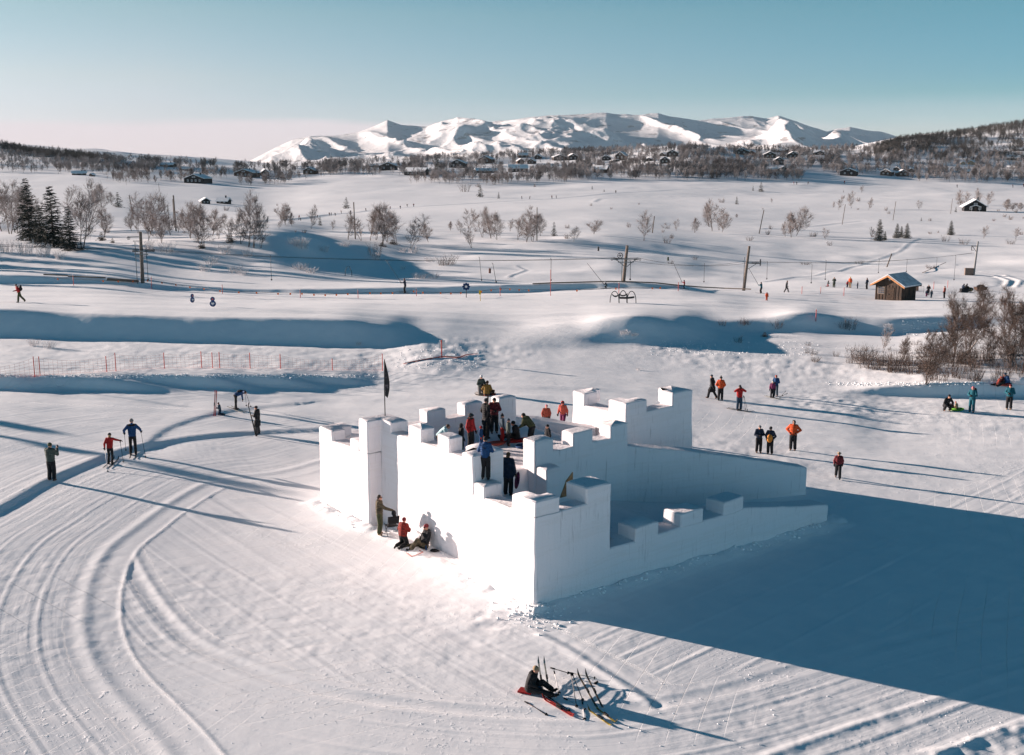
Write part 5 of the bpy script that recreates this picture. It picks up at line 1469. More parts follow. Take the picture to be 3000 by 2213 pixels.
# leaning poles of the power line and others
PO = [(391,643,573,383,.14),(516,678,574,514,.16),(511,668,585,511,.10),(467,562,538,466,.12),(474,601,566,472,.12),(483,629,590,481,.14),(493,629,601,493,.14),(1041,701,594,1039,.14),(1573,706,609,1573,.12),(1911,683,634,1916,.15),(2224,685,616,2235,.15),(2467,659,600,2473,.13),(2616,646,591,2621,.13),(2785,627,583,2787,.12),(2598,783,744,2610,.14)]
for k, (X, Yb, Yt, Xt, r) in enumerate(PO):
    p, q, s = up_px(X, Yb, Yt, Xt)
    stick('wooden_pole', [p - (q - p) * 0.05, p + (q - p) * .5, q], [r * 1.2, r * 1.05, r], WOODP, 'bare wooden pole standing in the open snow', 'pole', 'wooden poles', 6)
p, q, s = up_px(2702, 800, 776, 2770)
stick('plank', [at(2702, 801) + Vector((0, 0, .1)), at(2771, 775) + Vector((0, 0, .5))], 0.07, WOODP, 'long dark plank lying across the snow near the last pylon', 'plank')
for X, Y, h, c in [(1435, 801, 14, (0.10, 0.03, 0.02)), (1957, 764, 10, (0.03, 0.05, 0.03)), (1753, 736, 12, (0.03, 0.03, 0.03))]:
    p, q, s = up_px(X, Y, Y - h)
    o = empty('padded_post', p, 0, 'short post wrapped in %s padding on the snow' % {1435: 'brown', 1957: 'green', 1753: 'black'}[X], 'post')
    b = MB(); b.tube([(0, 0, -0.2), (0, 0, (q - p).z)], 0.22, 9); b.build('padding', mat('pad%d' % X, c, 0.7), o)
    b = MB(); b.tube([(0, 0, -0.2), (0, 0, (q - p).z + 0.12)], 0.06, 6); b.build('post', WOODP, o)
# wire arches behind the left rope line
for X in (1021,):
    p, q, s = up_px(X, 810, 780); r = 10 / s; h = (q - p).z
    stick('wire_arch', [p + Vector((-r, 0, 0)), p + Vector((-r * 0.9, 0, h * 0.5)), p + Vector((-r * 0.3, 0, h * 0.97)), p + Vector((r * 0.3, 0, h * 0.97)), p + Vector((r * 0.9, 0, h * 0.5)), p + Vector((r, 0, 0))], 0.05, DARKST, 'thin dark wire arch standing on the shaded slope', 'arch')
# marker poles and the rope with orange flags
RED = mat('red_plastic', (0.55, 0.06, 0.04), 0.5)
ORANGE = mat('orange_plastic', (0.75, 0.16, 0.03), 0.5)
YELLOW = mat('yellow_plastic', (0.65, 0.42, 0.02), 0.5)
WHITEP = mat('white_plastic', (0.7, 0.68, 0.66), 0.5)
BLUEP = mat('blue_board', (0.015, 0.055, 0.16), 0.4)
MP = [(216,807,838),(445,812,847),(652,835,860),(880,850,873),(1049,851,874),(1220,847,868),(1465,840,868),(1613,790,866),(1813,829,861),(1987,827,854),(2349,840,862),(2404,841,861),(2472,843,868),(2735,826,848),(2776,822,843),(2390,907,941),(2945,877,892)]
for X, Yt, Yb in MP:
    p, q, s = up_px(X, Yb, Yt)
    o = empty('marker_pole', p, 0, 'thin red marker pole stuck in the snow by the piste', 'marker pole', 'red marker poles')
    h = (q - p).z
    stick('shaft', [(0, 0, -0.1), (0, 0, h)], 0.04, RED, parent=o); stick('tip', [(0, 0, h), (0, 0, h + 0.1)], 0.05, WHITEP, parent=o)
FL = [(170,813),(303,819),(347,820),(390,820),(433,818),(475,824),(516,830),(557,837),(598,842),(645,848),(700,852),(752,853),(815,856),(851,856),(885,856),(920,859),(953,860),(986,859),(1019,857),(1084,854),(1116,855),(1150,854),(1212,849),(1239,853),(1291,854),(1321,855),(1350,854),(1410,850),(1439,846),(1467,843),(1494,843),(1521,845),(1549,846),(1690,847),(1804,841),(1911,840),(1934,839)]
fo = empty('flag_rope', at(170, 836), 0, 'low rope with small orange flags along the piste edge', 'flag rope')
pts = []
for X, Y in FL:
    p = at(X, Y + 20); pts.append(p + Vector((0, 0, min(1.0, 17 / scale_at(p)))) - fo.location)
rb = MB(); rb.tube(pts, 0.02, 4); rb.build('rope', ROPE, fo)
for q in pts:
    b = MB(); b.add([q + Vector((-.11, 0, .02)), q + Vector((.11, 0, .02)), q + Vector((.08, .05, -.22)), q + Vector((-.08, .05, -.22)), q + Vector((-.11, .03, .02)), q + Vector((.11, .03, .02)), q + Vector((.08, .08, -.22)), q + Vector((-.08, .08, -.22))], [(0, 1, 2, 3), (7, 6, 5, 4), (0, 3, 7, 4), (1, 5, 6, 2), (0, 4, 5, 1), (3, 2, 6, 7)])
    b.build('flag', ORANGE, fo)
# board edging along the tow track
BO = [(1560,834),(1620,831),(1700,829),(1790,827),(1850,828),(1920,831),(1985,838),(2060,843),(2120,846),(2200,849)]
bo = MB()
for (a, b), (c, d) in zip(BO[:-1], BO[1:]):
    p, q = at(a, b + 4), at(c, d + 4)
    bo.tube([p + Vector((0, 0, .28)), q + Vector((0, 0, .28))], 0.09, 5)
tag(bo.build('board_edging', WOODP), 'dark boards edging the tow track behind the black arches', 'edging')
bo = MB()
for (a, b), (c, d) in [((128, 806), (200, 811)), ((200, 811), (310, 818)), ((315, 820), (406, 828))]:
    p, q = at(a, b + 5), at(c, d + 5)
    bo.tube([p + Vector((0, 0, .3)), q + Vector((0, 0, .4))], 0.10 if a < 300 else 0.2, 5)
tag(bo.build('board_edging', WOODP), 'dark plank ramp leading up to the near lift pylon', 'edging')
# orange safety net with red posts
NP_ = [(102,1105,1044),(118,1103,1044),(313,1090,1043),(340,1088,1033),(482,1080,1033),(591,1078,1029),(623,1079,1032),(644,1079,1031),(733,1080,1033),(822,1081,1037),(974,1085,1050),(1121,1086,1036)]
no = empty('safety_net', at(300, 1092), 0, 'sagging orange safety net on red posts along the snow bank', 'safety net')
tops = []
for X, Yb, Yt in NP_:
    p, q, s = up_px(X, Yb, Yt)
    tops.append((p - no.location, q - no.location))
    b = MB(); b.tube([p - no.location - Vector((0, 0, .1)), q - no.location], 0.03, 6); b.build('post', RED, no)
nm = MB()
e0 = at(-40, 1116) - no.location
runs = [(e0, e0 + Vector((0, 0, 0.9)))] + tops
for (a0, a1), (b0, b1) in zip(runs[:-1], runs[1:]):
    L = (b0 - a0).length; n = max(3, int(L / 0.28))
    sag = min(0.5, L * 0.045)
    rows_ = []
    for i in range(n + 1):
        t = i / n; sg = sag * 4 * t * (1 - t)
        lo = a0 + (b0 - a0) * t + Vector((0, 0, 0.06)); hi = a1 + (b1 - a1) * t - Vector((0, 0, 0.1 + sg))
        rows_.append((lo, hi)); nm.tube([lo, hi], 0.007, 3, caps=False)
    for j in range(6):
        nm.tube([lo + (hi - lo) * (j / 5) for lo, hi in rows_], 0.007, 3, caps=False)
nm.build('net', mat('faded_orange_net', (0.62, 0.36, 0.31), 0.7), no)
nt_ = MB(); q = [at(X, Y) + Vector((0, 0, .06)) for X, Y in [(1182,1068),(1210,1062),(1260,1053),(1300,1047),(1345,1050),(1365,1042),(1400,1038)]]
nt_.tube(q, [0.03, 0.05, 0.06, 0.05, 0.07, 0.04, 0.02], 5)
tag(nt_.build('fallen_net', mat('faded_red_net', (0.50, 0.16, 0.13), 0.8)), 'rolled red net lying along the foot of the snow pile', 'net')
p, q, s = up_px(1294, 1048, 996)
o = empty('notice_board', p, 0, 'white notice panel on a tall red post above the snow pile', 'sign')
h = (q - p).z
stick('post', [(0, 0, -.1), (0, 0, h)], 0.05, RED, parent=o); b = MB(); b.box((0.05, 0.05, h - .35), (0.5, 0.04, 0.65)); b.build('panel', WHITEP, o)
# signs on the piste
p, q, s = up_px(1366, 872, 840); h = (q - p).z
o = empty('flower_sign', p, 0, 'dark blue flower-shaped sign on a post by the piste', 'sign')
stick('post', [(0, 0, -.1), (0, 0, h)], 0.05, DARKST, parent=o)
b = MB(); b.tube([(0, -.06, h), (0, .02, h)], 0.34, 18)
for k in range(8):
    a = k * math.pi / 4; b.tube([(math.cos(a) * .36, -.06, h + math.sin(a) * .36), (math.cos(a) * .36, .02, h + math.sin(a) * .36)], 0.14, 10)
b.build('panel', BLUEP, o)
b = MB(); b.tube([(0, -.09, h), (0, -.065, h)], 0.15, 12); b.build('face', WHITEP, o)
p, q, s = up_px(1408, 882, 850); h = (q - p).z
o = empty('yellow_sign', p, 0, 'narrow yellow sign on a thin pole right of the flower sign', 'sign')
stick('post', [(0, 0, -.1), (-0.1, 0, h)], 0.035, YELLOW, parent=o); b = MB(); b.box((-0.08, -.05, h * 0.78), (0.22, 0.04, 0.5)); b.build('panel', YELLOW, o)
def figure_board(X, Yb, Yt, rz, label):
    p, q, s = up_px(X, Yb, Yt); h = (q - p).z
    o = empty('figure_board', p, rz, label, 'sign', 'blue figure boards')
    r1, r2 = h * 0.31, h * 0.22
    b = MB(); b.tube([(0, -.05, r1), (0, .05, r1)], r1, 22); b.build('body_disc', BLUEP, o)
    b = MB(); b.tube([(0, -.048, h - r2), (0, .048, h - r2)], r2, 20); b.build('head_disc', BLUEP, o)
    hm = MB()
    pr = []
    for k in range(24):
        t = 2 * math.pi * k / 24
        pr.append((16 * math.sin(t) ** 3 / 17 * r1 * 0.55, (13 * math.cos(t) - 5 * math.cos(2 * t) - 2 * math.cos(3 * t) - math.cos(4 * t)) / 17 * r1 * 0.55 + r1 * 1.02))
    hm.add([(a, -.062, z) for a, z in pr] + [(a, -.052, z) for a, z in pr], [tuple(range(24)), tuple(range(47, 23, -1))] + [(i, 24 + i, 24 + (i + 1) % 24, (i + 1) % 24) for i in range(24)])
    hm.build('heart', WHITEP, o)
    b = MB(); b.tube([(0, -.062, h - r2 * 1.05), (0, -.05, h - r2 * 1.05)], r2 * 0.42, 12); b.build('face', mat('rose', (0.5, 0.12, 0.10), 0.5), o)
figure_board(624, 899, 870, 0.1, 'round blue figure board with white heart, facing the camera')
figure_board(564, 887, 861, 1.15, 'blue figure board turned nearly edge-on, left of its twin')
# black arches with mesh bands
p, q, s = up_px(1825, 888, 852); k_ = 1 / s
o = empty('net_shelter', p, 0, 'three black arched hoops with net bands on the piste', 'hoops')
hh_ = (q - p).z
def hoop(x0, x1, y0, y1, h, n=12):
    return [Vector((x0 + (x1 - x0) * (0.5 - 0.5 * math.cos(math.pi * t / n)), y0 + (y1 - y0) * t / n, h * math.sin(math.pi * t / n) ** 0.8)) for t in range(n + 1)]
W_ = 74 * k_
HP = [hoop(-W_ / 2, -W_ * 0.16, 0.4, 0, hh_ * .94), hoop(-W_ * 0.16, W_ * 0.16, 0, 0.3, hh_), hoop(W_ * 0.16, W_ / 2, 0, -0.4, hh_ * .97)]
for P_ in HP: stick('hoop', P_, 0.05, DARKST, parent=o)
for x in (-W_ * .16, W_ * .16): stick('leg', [(x, -.4, -.1), (x, 0, hh_ * 0.8)], 0.04, DARKST, parent=o)
def band(pts, w, name):
    v = []; f = []
    for a in pts: v += [a + Vector((0, -.02, w)), a + Vector((0, -.02, 0)), a + Vector((0, .03, w)), a + Vector((0, .03, 0))]
    for i in range(len(pts) - 1):
        a = i * 4; b = a + 4
        f += [(a, a + 1, b + 1, b), (b + 2, b + 3, a + 3, a + 2), (a, b, b + 2, a + 2), (a + 1, a + 3, b + 3, b + 1)]
    MB().add(v, f).build(name, ROPE, o)
band([Vector((-W_ * .43 + W_ * .27 * t / 6, 0.1, hh_ * (0.62 - 0.16 * math.sin(math.pi * t / 6)))) for t in range(7)], 0.16, 'net_band')
band([Vector((-W_ * .16 + W_ * .32 * t / 6, 0.1, hh_ * (0.66 - 0.14 * math.sin(math.pi * t / 6)))) for t in range(7)], 0.16, 'net_band')
band([Vector((-W_ * .14 + W_ * .58 * t / 6, -0.2, hh_ * (0.36 + 0.05 * t / 6 - 0.04 * math.sin(math.pi * t / 6)))) for t in range(7)], 0.22, 'net_band')
# two floodlight masts just outside the left of the frame, whose long shadows cross the tracks
for (X, Y), hm_, off in (((617, 1392), 8.2, 0), ((200, 1293), 7.0, 0.0)):
    tx, ty = P0(X, Y, 0.4); L = (hm_ + 0.9) / math.tan(SUN_EL)
    bx_, by_ = tx - SUN_DIR.x / math.cos(SUN_EL) * -L, ty - SUN_DIR.y / math.cos(SUN_EL) * -L
    p = Vector((bx_, by_, gz(bx_, by_)))
    o = empty('floodlight_mast', p, 0, 'tall floodlight mast left of the piste, its shadow crossing the tracks', 'mast', 'floodlight masts')
    stick('mast', [(0, 0, -.3), (0, 0, hm_)], [0.28, 0.2], WOODP, parent=o, n=8)
    b = MB(); b.box((0, -.2, hm_ - 0.6), (1.1, 0.5, 0.9)); b.box((0, -.2, hm_ - 1.8), (0.9, 0.4, 0.6)); b.build('lamp_head', DARKST, o)
# spruces outside the frame on the left slope, for the shade they throw
for x, y in ((-96, 178), (-106, 190), (-92, 168), (-116, 200), (-112, 176), (-126, 192), (-98, 160), (-90, 172)):
    plant('spruce', Vector((x, y, gz(x, y))), 9 + (x * 7 % 4), 'dark spruce just left of the frame on the slope', 'spruces left of the frame', wide=1.2)

# ------------------------------------------------------------------ people
def cl(name, c, var=0.25, vs=9.0): return mat('cloth_' + name, c, 0.85, var, vs)
C = {
 'black': cl('black', (0.012, 0.012, 0.014)), 'navy': cl('navy', (0.012, 0.022, 0.045)), 'charcoal': cl('charcoal', (0.035, 0.035, 0.04)),
 'red': cl('red', (0.33, 0.014, 0.014)), 'orange': cl('orange', (0.55, 0.075, 0.018)), 'coral': cl('coral', (0.42, 0.075, 0.05)), 'maroon': cl('maroon', (0.13, 0.015, 0.02), 0.5),
 'plaid': mat('cloth_plaid', (0.30, 0.03, 0.02), 0.9, col2=(0.07, 0.012, 0.012), vscale=14), 'blue': cl('blue', (0.010, 0.050, 0.14)), 'teal': cl('teal', (0.006, 0.085, 0.115)), 'denim': cl('denim', (0.02, 0.045, 0.08)),
 'olive': cl('olive', (0.055, 0.06, 0.028)), 'camo': mat('cloth_camo', (0.05, 0.045, 0.028), 0.9, col2=(0.12, 0.09, 0.055), vscale=8), 'greygreen': cl('greygreen', (0.06, 0.075, 0.065)),
 'mustard': cl('mustard', (0.20, 0.11, 0.025)), 'pale': cl('pale', (0.42, 0.60, 0.62)), 'cream': cl('cream', (0.55, 0.50, 0.43)), 'white': cl('white', (0.65, 0.63, 0.62), 0.1),
 'slate': cl('slate', (0.04, 0.065, 0.09)), 'grey': cl('grey', (0.18, 0.17, 0.165)), 'rust': cl('rust', (0.26, 0.05, 0.03)), 'pink': cl('pink', (0.5, 0.16, 0.18)), 'purple': cl('purple', (0.14, 0.02, 0.07), 0.6), 'tan': cl('tan', (0.30, 0.21, 0.13)), 'yellow': cl('yellow', (0.6, 0.38, 0.02)), 'brown': cl('brown', (0.07, 0.04, 0.028)), 'green': cl('green', (0.10, 0.28, 0.03)),
}
SKIN = mat('skin', (0.52, 0.27, 0.19), 0.6, 0.08, 6)
HAIR = {'dark': mat('dark_hair', (0.03, 0.018, 0.012), 0.7), 'blond': mat('blond_hair', (0.38, 0.24, 0.12), 0.7), 'brown': mat('brown_hair', (0.10, 0.05, 0.028), 0.7), 'grey': mat('grey_hair', (0.35, 0.34, 0.33), 0.7)}
EYE = mat('dark_lens', (0.01, 0.01, 0.012), 0.2, spec=0.6)
STAND = dict(pel=(0, 0, .93), cst=(0, 0, 1.30), nk=(0, 0, 1.48), hd=(0, .025, 1.63),
             el=(-.27, -.02, 1.14), hl=(-.26, .10, .90), er=(.27, -.02, 1.14), hr=(.26, .10, .90),
             kl=(-.11, .03, .49), al=(-.12, -.02, .08), kr=(.11, .03, .49), ar=(.12, -.02, .08))
def pose(**k):
    d = dict(STAND); d.update(k); return d
POSES = {
 'stand': pose(),
 'film': pose(er=(.26, .16, 1.20), hr=(.14, .34, 1.42), el=(-.25, .12, 1.16), hl=(-.02, .30, 1.34), hd=(.01, .03, 1.63)),
 'pocket': pose(hl=(-.19, .12, .98), hr=(.19, .12, .98), el=(-.31, -.04, 1.16), er=(.31, -.04, 1.16)),
 'hips': pose(el=(-.38, -.04, 1.20), hl=(-.18, .08, 1.04), er=(.38, -.04, 1.20), hr=(.18, .08, 1.04)),
 'front': pose(el=(-.28, .06, 1.16), hl=(-.06, .26, 1.14), er=(.28, .06, 1.16), hr=(.06, .26, 1.14), hd=(0, .06, 1.61)),
 'walk': pose(kl=(-.10, .22, .52), al=(-.11, .30, .10), kr=(.10, -.04, .50), ar=(.11, -.28, .12), hl=(-.25, -.10, .92), hr=(.25, .22, .96), cst=(0, .05, 1.29), nk=(0, .08, 1.47), hd=(0, .12, 1.62)),
 'stride': pose(kl=(-.10, .10, .50), al=(-.11, .14, .08), kr=(.10, -.14, .52), ar=(.11, -.46, .14), hl=(-.20, .40, 1.10), el=(-.26, .16, 1.16), er=(.28, -.10, 1.16), hr=(.26, .06, .98), cst=(0, .09, 1.27), nk=(0, .15, 1.44), hd=(0, .20, 1.58)),
 'ski': pose(el=(-.36, .06, 1.20), hl=(-.36, .24, 1.06), er=(.36, .06, 1.22), hr=(.38, .24, 1.10), kl=(-.11, .10, .50), kr=(.11, .02, .50), ar=(.12, -.14, .10), cst=(0, .08, 1.28), nk=(0, .13, 1.45), hd=(0, .17, 1.60)),
 'ski_one': pose(el=(-.27, -.02, 1.16), hl=(-.30, .06, .92), er=(.34, .14, 1.34), hr=(.50, .22, 1.28), kl=(-.11, .12, .50), kr=(.11, .0, .50), ar=(.12, -.18, .10), cst=(0, .06, 1.28), nk=(0, .10, 1.46), hd=(0, .13, 1.61)),
 'give': pose(er=(.22, .28, 1.24), hr=(.14, .60, 1.12), el=(-.27, -.04, 1.15), hl=(-.30, .04, .90)),
 'bend': pose(pel=(0, 0, .95), cst=(0, .36, 1.12), nk=(0, .50, 1.10), hd=(0, .62, 1.04), el=(-.26, .48, .86), hl=(-.24, .50, .58), er=(.40, .44, 1.16), hr=(.72, .40, 1.22), kl=(-.12, .05, .50), kr=(.12, -.05, .50)),
 'lean': pose(pel=(0, -.05, .92), cst=(0, .22, 1.20), nk=(0, .34, 1.30), hd=(0, .44, 1.38), el=(-.26, .34, .98), hl=(-.18, .52, .86), er=(.26, .34, .98), hr=(.18, .52, .86)),
 'kneel': pose(pel=(0, 0, .50), cst=(0, .05, .86), nk=(0, .08, 1.03), hd=(0, .12, 1.18), el=(-.28, .10, .74), hl=(-.16, .30, .72), er=(.28, .10, .74), hr=(.16, .30, .72), kl=(-.14, .12, .09), al=(-.13, -.34, .08), kr=(.14, .12, .09), ar=(.13, -.34, .08)),
 'crouch': pose(pel=(0, -.12, .36), cst=(0, .08, .70), nk=(0, .18, .86), hd=(0, .26, 1.00), el=(-.30, .22, .58), hl=(-.20, .42, .42), er=(.30, .22, .58), hr=(.14, .42, .38), kl=(-.20, .30, .46), al=(-.18, .08, .08), kr=(.20, .30, .46), ar=(.18, .04, .08)),
 'sit': pose(pel=(0, 0, .14), cst=(0, .06, .48), nk=(0, .14, .64), hd=(0, .22, .77), el=(-.27, .06, .40), hl=(-.18, .26, .28), er=(.27, .06, .40), hr=(.18, .26, .28), kl=(-.14, .40, .30), al=(-.16, .74, .08), kr=(.14, .44, .12), ar=(.18, .86, .08)),
 'sitback': pose(pel=(0, 0, .14), cst=(0, -.10, .50), nk=(0, -.12, .68), hd=(0, -.07, .84), el=(-.27, .02, .42), hl=(-.14, .24, .34), er=(.28, -.02, .38), hr=(.24, .20, .16), kl=(-.13, .34, .40), al=(-.15, .66, .08), kr=(.16, .44, .12), ar=(.24, .86, .08)),
 'photo': pose(er=(.36, .14, 1.36), hr=(.10, .20, 1.56), el=(-.36, .14, 1.36), hl=(-.10, .20, 1.56)),
 'tow': pose(el=(-.30, .14, 1.26), hl=(-.12, .42, 1.30), er=(.30, .14, 1.22), hr=(.08, .42, 1.22), pel=(0, -.06, .90), kl=(-.11, .06, .48), kr=(.11, .06, .48)),
 'squat': pose(pel=(0, -.10, .62), cst=(0, .10, .94), nk=(0, .18, 1.10), hd=(0, .24, 1.24), el=(-.30, .20, .84), hl=(-.20, .42, .84), er=(.30, .20, .84), hr=(.20, .42, .84), kl=(-.14, .22, .44), kr=(.14, .22, .44)),
}
JOBS = []
def job(name, mb, m, parent, vox):
    me = bpy.data.meshes.new(name); me.from_pydata([tuple(p) for p in mb.v], [], mb.f)
    me.update()
    o = bpy.data.objects.new('tmp', me); COL.objects.link(o)
    md = o.modifiers.new('r', 'REMESH'); md.mode = 'VOXEL'; md.voxel_size = vox; md.use_smooth_shade = True
    JOBS.append((o, name, m, parent))
def run_jobs():
    dg = bpy.context.evaluated_depsgraph_get()
    for o, name, m, parent in JOBS:
        me = bpy.data.meshes.new_from_object(o.evaluated_get(dg))
        me.name = name
        me.materials.clear(); me.materials.append(m)
        me.polygons.foreach_set('use_smooth', [True] * len(me.polygons))
        n = link(name, me, parent)
    for o, *_ in JOBS:
        me = o.data; bpy.data.objects.remove(o); bpy.data.meshes.remove(me)
    JOBS.clear()
def hand(mb, wrist, elbow, s=1.0, thumb=1):
    w = Vector(wrist); d = (w - Vector(elbow)).normalized()
    side = d.cross(Vector((0, 0, 1)))
    side = side.normalized() if side.length > 0.2 else Vector((1, 0, 0))
    up = side.cross(d).normalized()
    pc = w + d * .045 * s
    mb.ball(pc, (.040 * s, .040 * s, .046 * s), 8, 6)
    for i, ln in enumerate((.058, .072, .067, .052)):
        o = pc + side * ((i - 1.5) * .019 * s) + d * .035 * s
        k = o + d * ln * .5 * s - up * .004; e = k + d * ln * .38 * s - up * .026 * s
        mb.tube([o, k, e], [.0105 * s, .0095 * s, .008 * s], 5)
    o = w + d * .02 * s + side * (-.034 * s * thumb)
    mb.tube([o, o + (d * .6 - side * thumb * .6).normalized() * .035 * s, o + (d * .95 - side * thumb * .3).normalized() * .062 * s], [.013 * s, .011 * s, .009 * s], 5)
def person(X, Y, hp, face, ps, jacket, pants, hat=('beanie', 'black'), label='', pos=None, hair=None, gloves='black', boots='black', coat=0.0, fat=1.0, lod=0, specs=False, group=None, seat=None, mirror=False, fur=None, vest=None, real=None, dz=0.0):
    p = Vector(pos) if pos is not None else at(X, Y)
    p = p + Vector((0, 0, dz))
    J = {k: Vector(v) for k, v in POSES[ps].items()}
    if mirror:
        sw = {'el': 'er', 'hl': 'hr', 'kl': 'kr', 'al': 'ar'}
        N = dict(J)
        for a, b in sw.items(): N[a], N[b] = J[b], J[a]
        J = {k: Vector((-v.x, v.y, v.z)) for k, v in N.items()}
    top = J['hd'].z + .13
    if real: s = real / 1.76
    else: s = min(max(hp / scale_at(p) * 1.015 / top, 0.42), 1.14)
    o = empty('person', p, -R_(face) - math.atan2(p.x, p.y), label, 'person', group)
    o.scale = (s, s, s)
    vox = (0.017, 0.028, 0.05)[lod] / s
    d = (J['nk'] - J['pel']).normalized()
    q = d.to_track_quat('Z', 'Y').to_matrix()
    if d.z > 0.2:
        yv = Vector((0, 1, 0)); yv = (yv - d * yv.dot(d)).normalized(); xv = yv.cross(d); q = Matrix((xv, yv, d)).transposed()
    sl = J['nk'] + q @ Vector((-.165, 0, -.055)); sr = J['nk'] + q @ Vector((.165, 0, -.055))
    hl_, hr_ = J['pel'] + Vector((-.09, 0, -.03)), J['pel'] + Vector((.09, 0, -.03))
    hd = J['hd']
    # the body: one surface from head to hands and feet
    fat = fat * 1.24
    b = MB()
    b.ball(hd, (.076, .094, .112), 12, 9); b.ball(hd + Vector((0, .035, -.06)), (.052, .05, .05), 8, 6)
    b.cap(hd + Vector((0, -.01, -.05)), J['nk'] + d * -.03, .052, .058)
    b.cap(hd + Vector((0, .088, -.005)), hd + Vector((0, .108, -.03)), .010, .016, 6)
    for sx in (-1, 1): b.ball(hd + Vector((sx * .078, 0, -.01)), (.014, .022, .032), 6, 5)
    b.cap(J['nk'] - d * .05, J['pel'], .11, .10, 10)
    b.cap(sl, sr, .05, .05)
    for a, e_, h_ in ((sl, J['el'], J['hl']), (sr, J['er'], J['hr'])):
        b.cap(a, e_, .045, .036); b.cap(e_, h_, .036, .026)
        hand(b, h_, e_, 1.0, 1 if a is sl else -1)
    for a, k, f in ((hl_, J['kl'], J['al']), (hr_, J['kr'], J['ar'])):
        b.cap(a, k, .07, .048); b.cap(k, f, .048, .035); b.cap(f, f + Vector((0, .1, -.03)), .035, .03)
    job('body', b, SKIN, o, vox)
    # jacket
    j = MB()
    n = 6
    for i in range(n + 1):
        t = i / n
        c = J['pel'] + (J['nk'] - J['pel']) * t * .93
        w_ = (.158 + .03 * t - .05 * max(0, t - .8) * 5 * .4) * fat; dd = (.118 + .012 * math.sin(t * 3)) * fat
        j.ball(c, (w_, dd, .085), 12, 7, q)
    if coat > 0:
        for i in range(1, 4):
            t = i / 3; a = hl_ + (J['kl'] - hl_) * coat * t; c2 = hr_ + (J['kr'] - hr_) * coat * t
            j.cap(a, c2, .125 * fat, .125 * fat, 10)
    j.cap(sl, sr, .078 * fat, .078 * fat, 8)
    for a, e_, h_ in ((sl, J['el'], J['hl']), (sr, J['er'], J['hr'])):
        j.cap(a, e_, .072 * fat, .058 * fat); j.cap(e_, h_ + (e_ - h_) * .08, .058 * fat, .044 * fat)
    j.cap(J['nk'] + q @ Vector((0, -.055, .01)), J['nk'] + q @ Vector((0, .02, .02)), .078, .062)
    job('jacket', j, C[jacket], o, vox)
    # trousers
    t_ = MB(); t_.ball(J['pel'] + Vector((0, 0, -.04)), (.152 * fat, .12 * fat, .11), 12, 8)
    tight = 0.95 if fat < 1.2 else 1.28
    for a, k, f in ((hl_, J['kl'], J['al']), (hr_, J['kr'], J['ar'])):
        t_.cap(a, k, .098 * tight, .078 * tight); t_.cap(k, f + (k - f) * .12, .078 * tight, .072 * tight)
    job('trousers', t_, C[pants], o, vox)
    for k, f in ((J['kl'], J['al']), (J['kr'], J['ar'])):
        bo_ = MB(); sd = (f - k).normalized()
        fw = Vector((0, 1, 0)); fw = (fw - sd * fw.dot(sd) * .8).normalized()
        if ps in ('kneel',): fw = Vector((0, -.25, -1)).normalized() * .6 + Vector((0, -.5, 0))
        bo_.tube([f + (k - f).normalized() * .12, f, f + sd * .03], [.058, .055, .05], 8)
        bo_.tube([f - fw * .05 + sd * .035, f + fw * .06 + sd * .045, f + fw * .15 + sd * .05], [.045, .048, .038], 8)
        bo_.build('boot', C[boots] if isinstance(boots, str) else boots, o, True)
    if gloves and lod < 2:
        for e_, h_, th in ((J['el'], J['hl'], 1), (J['er'], J['hr'], -1)):
            g_ = MB(); hand(g_, h_, e_, 1.22, th); g_.tube([h_ + (e_ - h_).normalized() * .05, h_ + (h_ - e_).normalized() * .02], [.048, .042], 8)
            g_.build('glove', C[gloves], o, True)
    # face details, hair, hats
    if lod == 0:
        ey = MB()
        if specs: ey.tube([hd + Vector((-.075, .06, .012)), hd + Vector((-.04, .09, .012)), hd + Vector((.04, .09, .012)), hd + Vector((.075, .06, .012))], [.018, .024, .024, .018], 6)
        else:
            for sx in (-1, 1): ey.ball(hd + Vector((sx * .03, .086, .012)), .011, 6, 5)
        ey.build('sunglasses' if specs else 'eyes', EYE, o, True)
        mo = MB(); mo.tube([hd + Vector((-.024, .086, -.058)), hd + Vector((.024, .086, -.058))], .006, 5); mo.build('mouth', mat('lips', (0.30, 0.09, 0.08), 0.6), o)
    if hair:
        h2 = MB(); h2.ball(hd + Vector((0, -.018, .022)), (.086, .098, .108), 10, 8)
        if hair in ('blond', 'brown'): h2.cap(hd + Vector((0, -.07, -.04)), hd + Vector((0, -.10, -.24)), .07, .045)
        h2.build('hair', HAIR[hair], o, True)
    if hat:
        k, c = hat[0], C[hat[1]]
        hm = MB()
        if k in ('beanie', 'pompom'):
            hm.ball(hd + Vector((0, -.012, .045)), (.092, .104, .098), 12, 8); hm.tube([hd + Vector((0, -.01, .015)), hd + Vector((0, -.012, .06))], [.098, .1], 12)
            if k == 'pompom': hm.ball(hd + Vector((0, -.02, .165)), .042, 8, 6)
        elif k == 'helmet':
            hm.ball(hd + Vector((0, -.012, .03)), (.115, .13, .118), 12, 9)
        elif k == 'hood':
            hm.ball(hd + Vector((0, -.03, .0)), (.108, .105, .135), 12, 9)
        elif k == 'cap':
            hm.ball(hd + Vector((0, -.01, .045)), (.09, .102, .085), 12, 8); hm.box(hd + Vector((0, .12, .05)), (.13, .10, .015))
        elif k == 'brim':
            hm.ball(hd + Vector((0, -.01, .06)), (.092, .1, .08), 12, 8); hm.tube([hd + Vector((0, 0, .055)), hd + Vector((0, 0, .068))], .15, 14)
        ho = hm.build({'helmet': 'helmet', 'hood': 'hood', 'cap': 'cap', 'brim': 'sun_hat'}.get(k, 'beanie'), c, o, True)
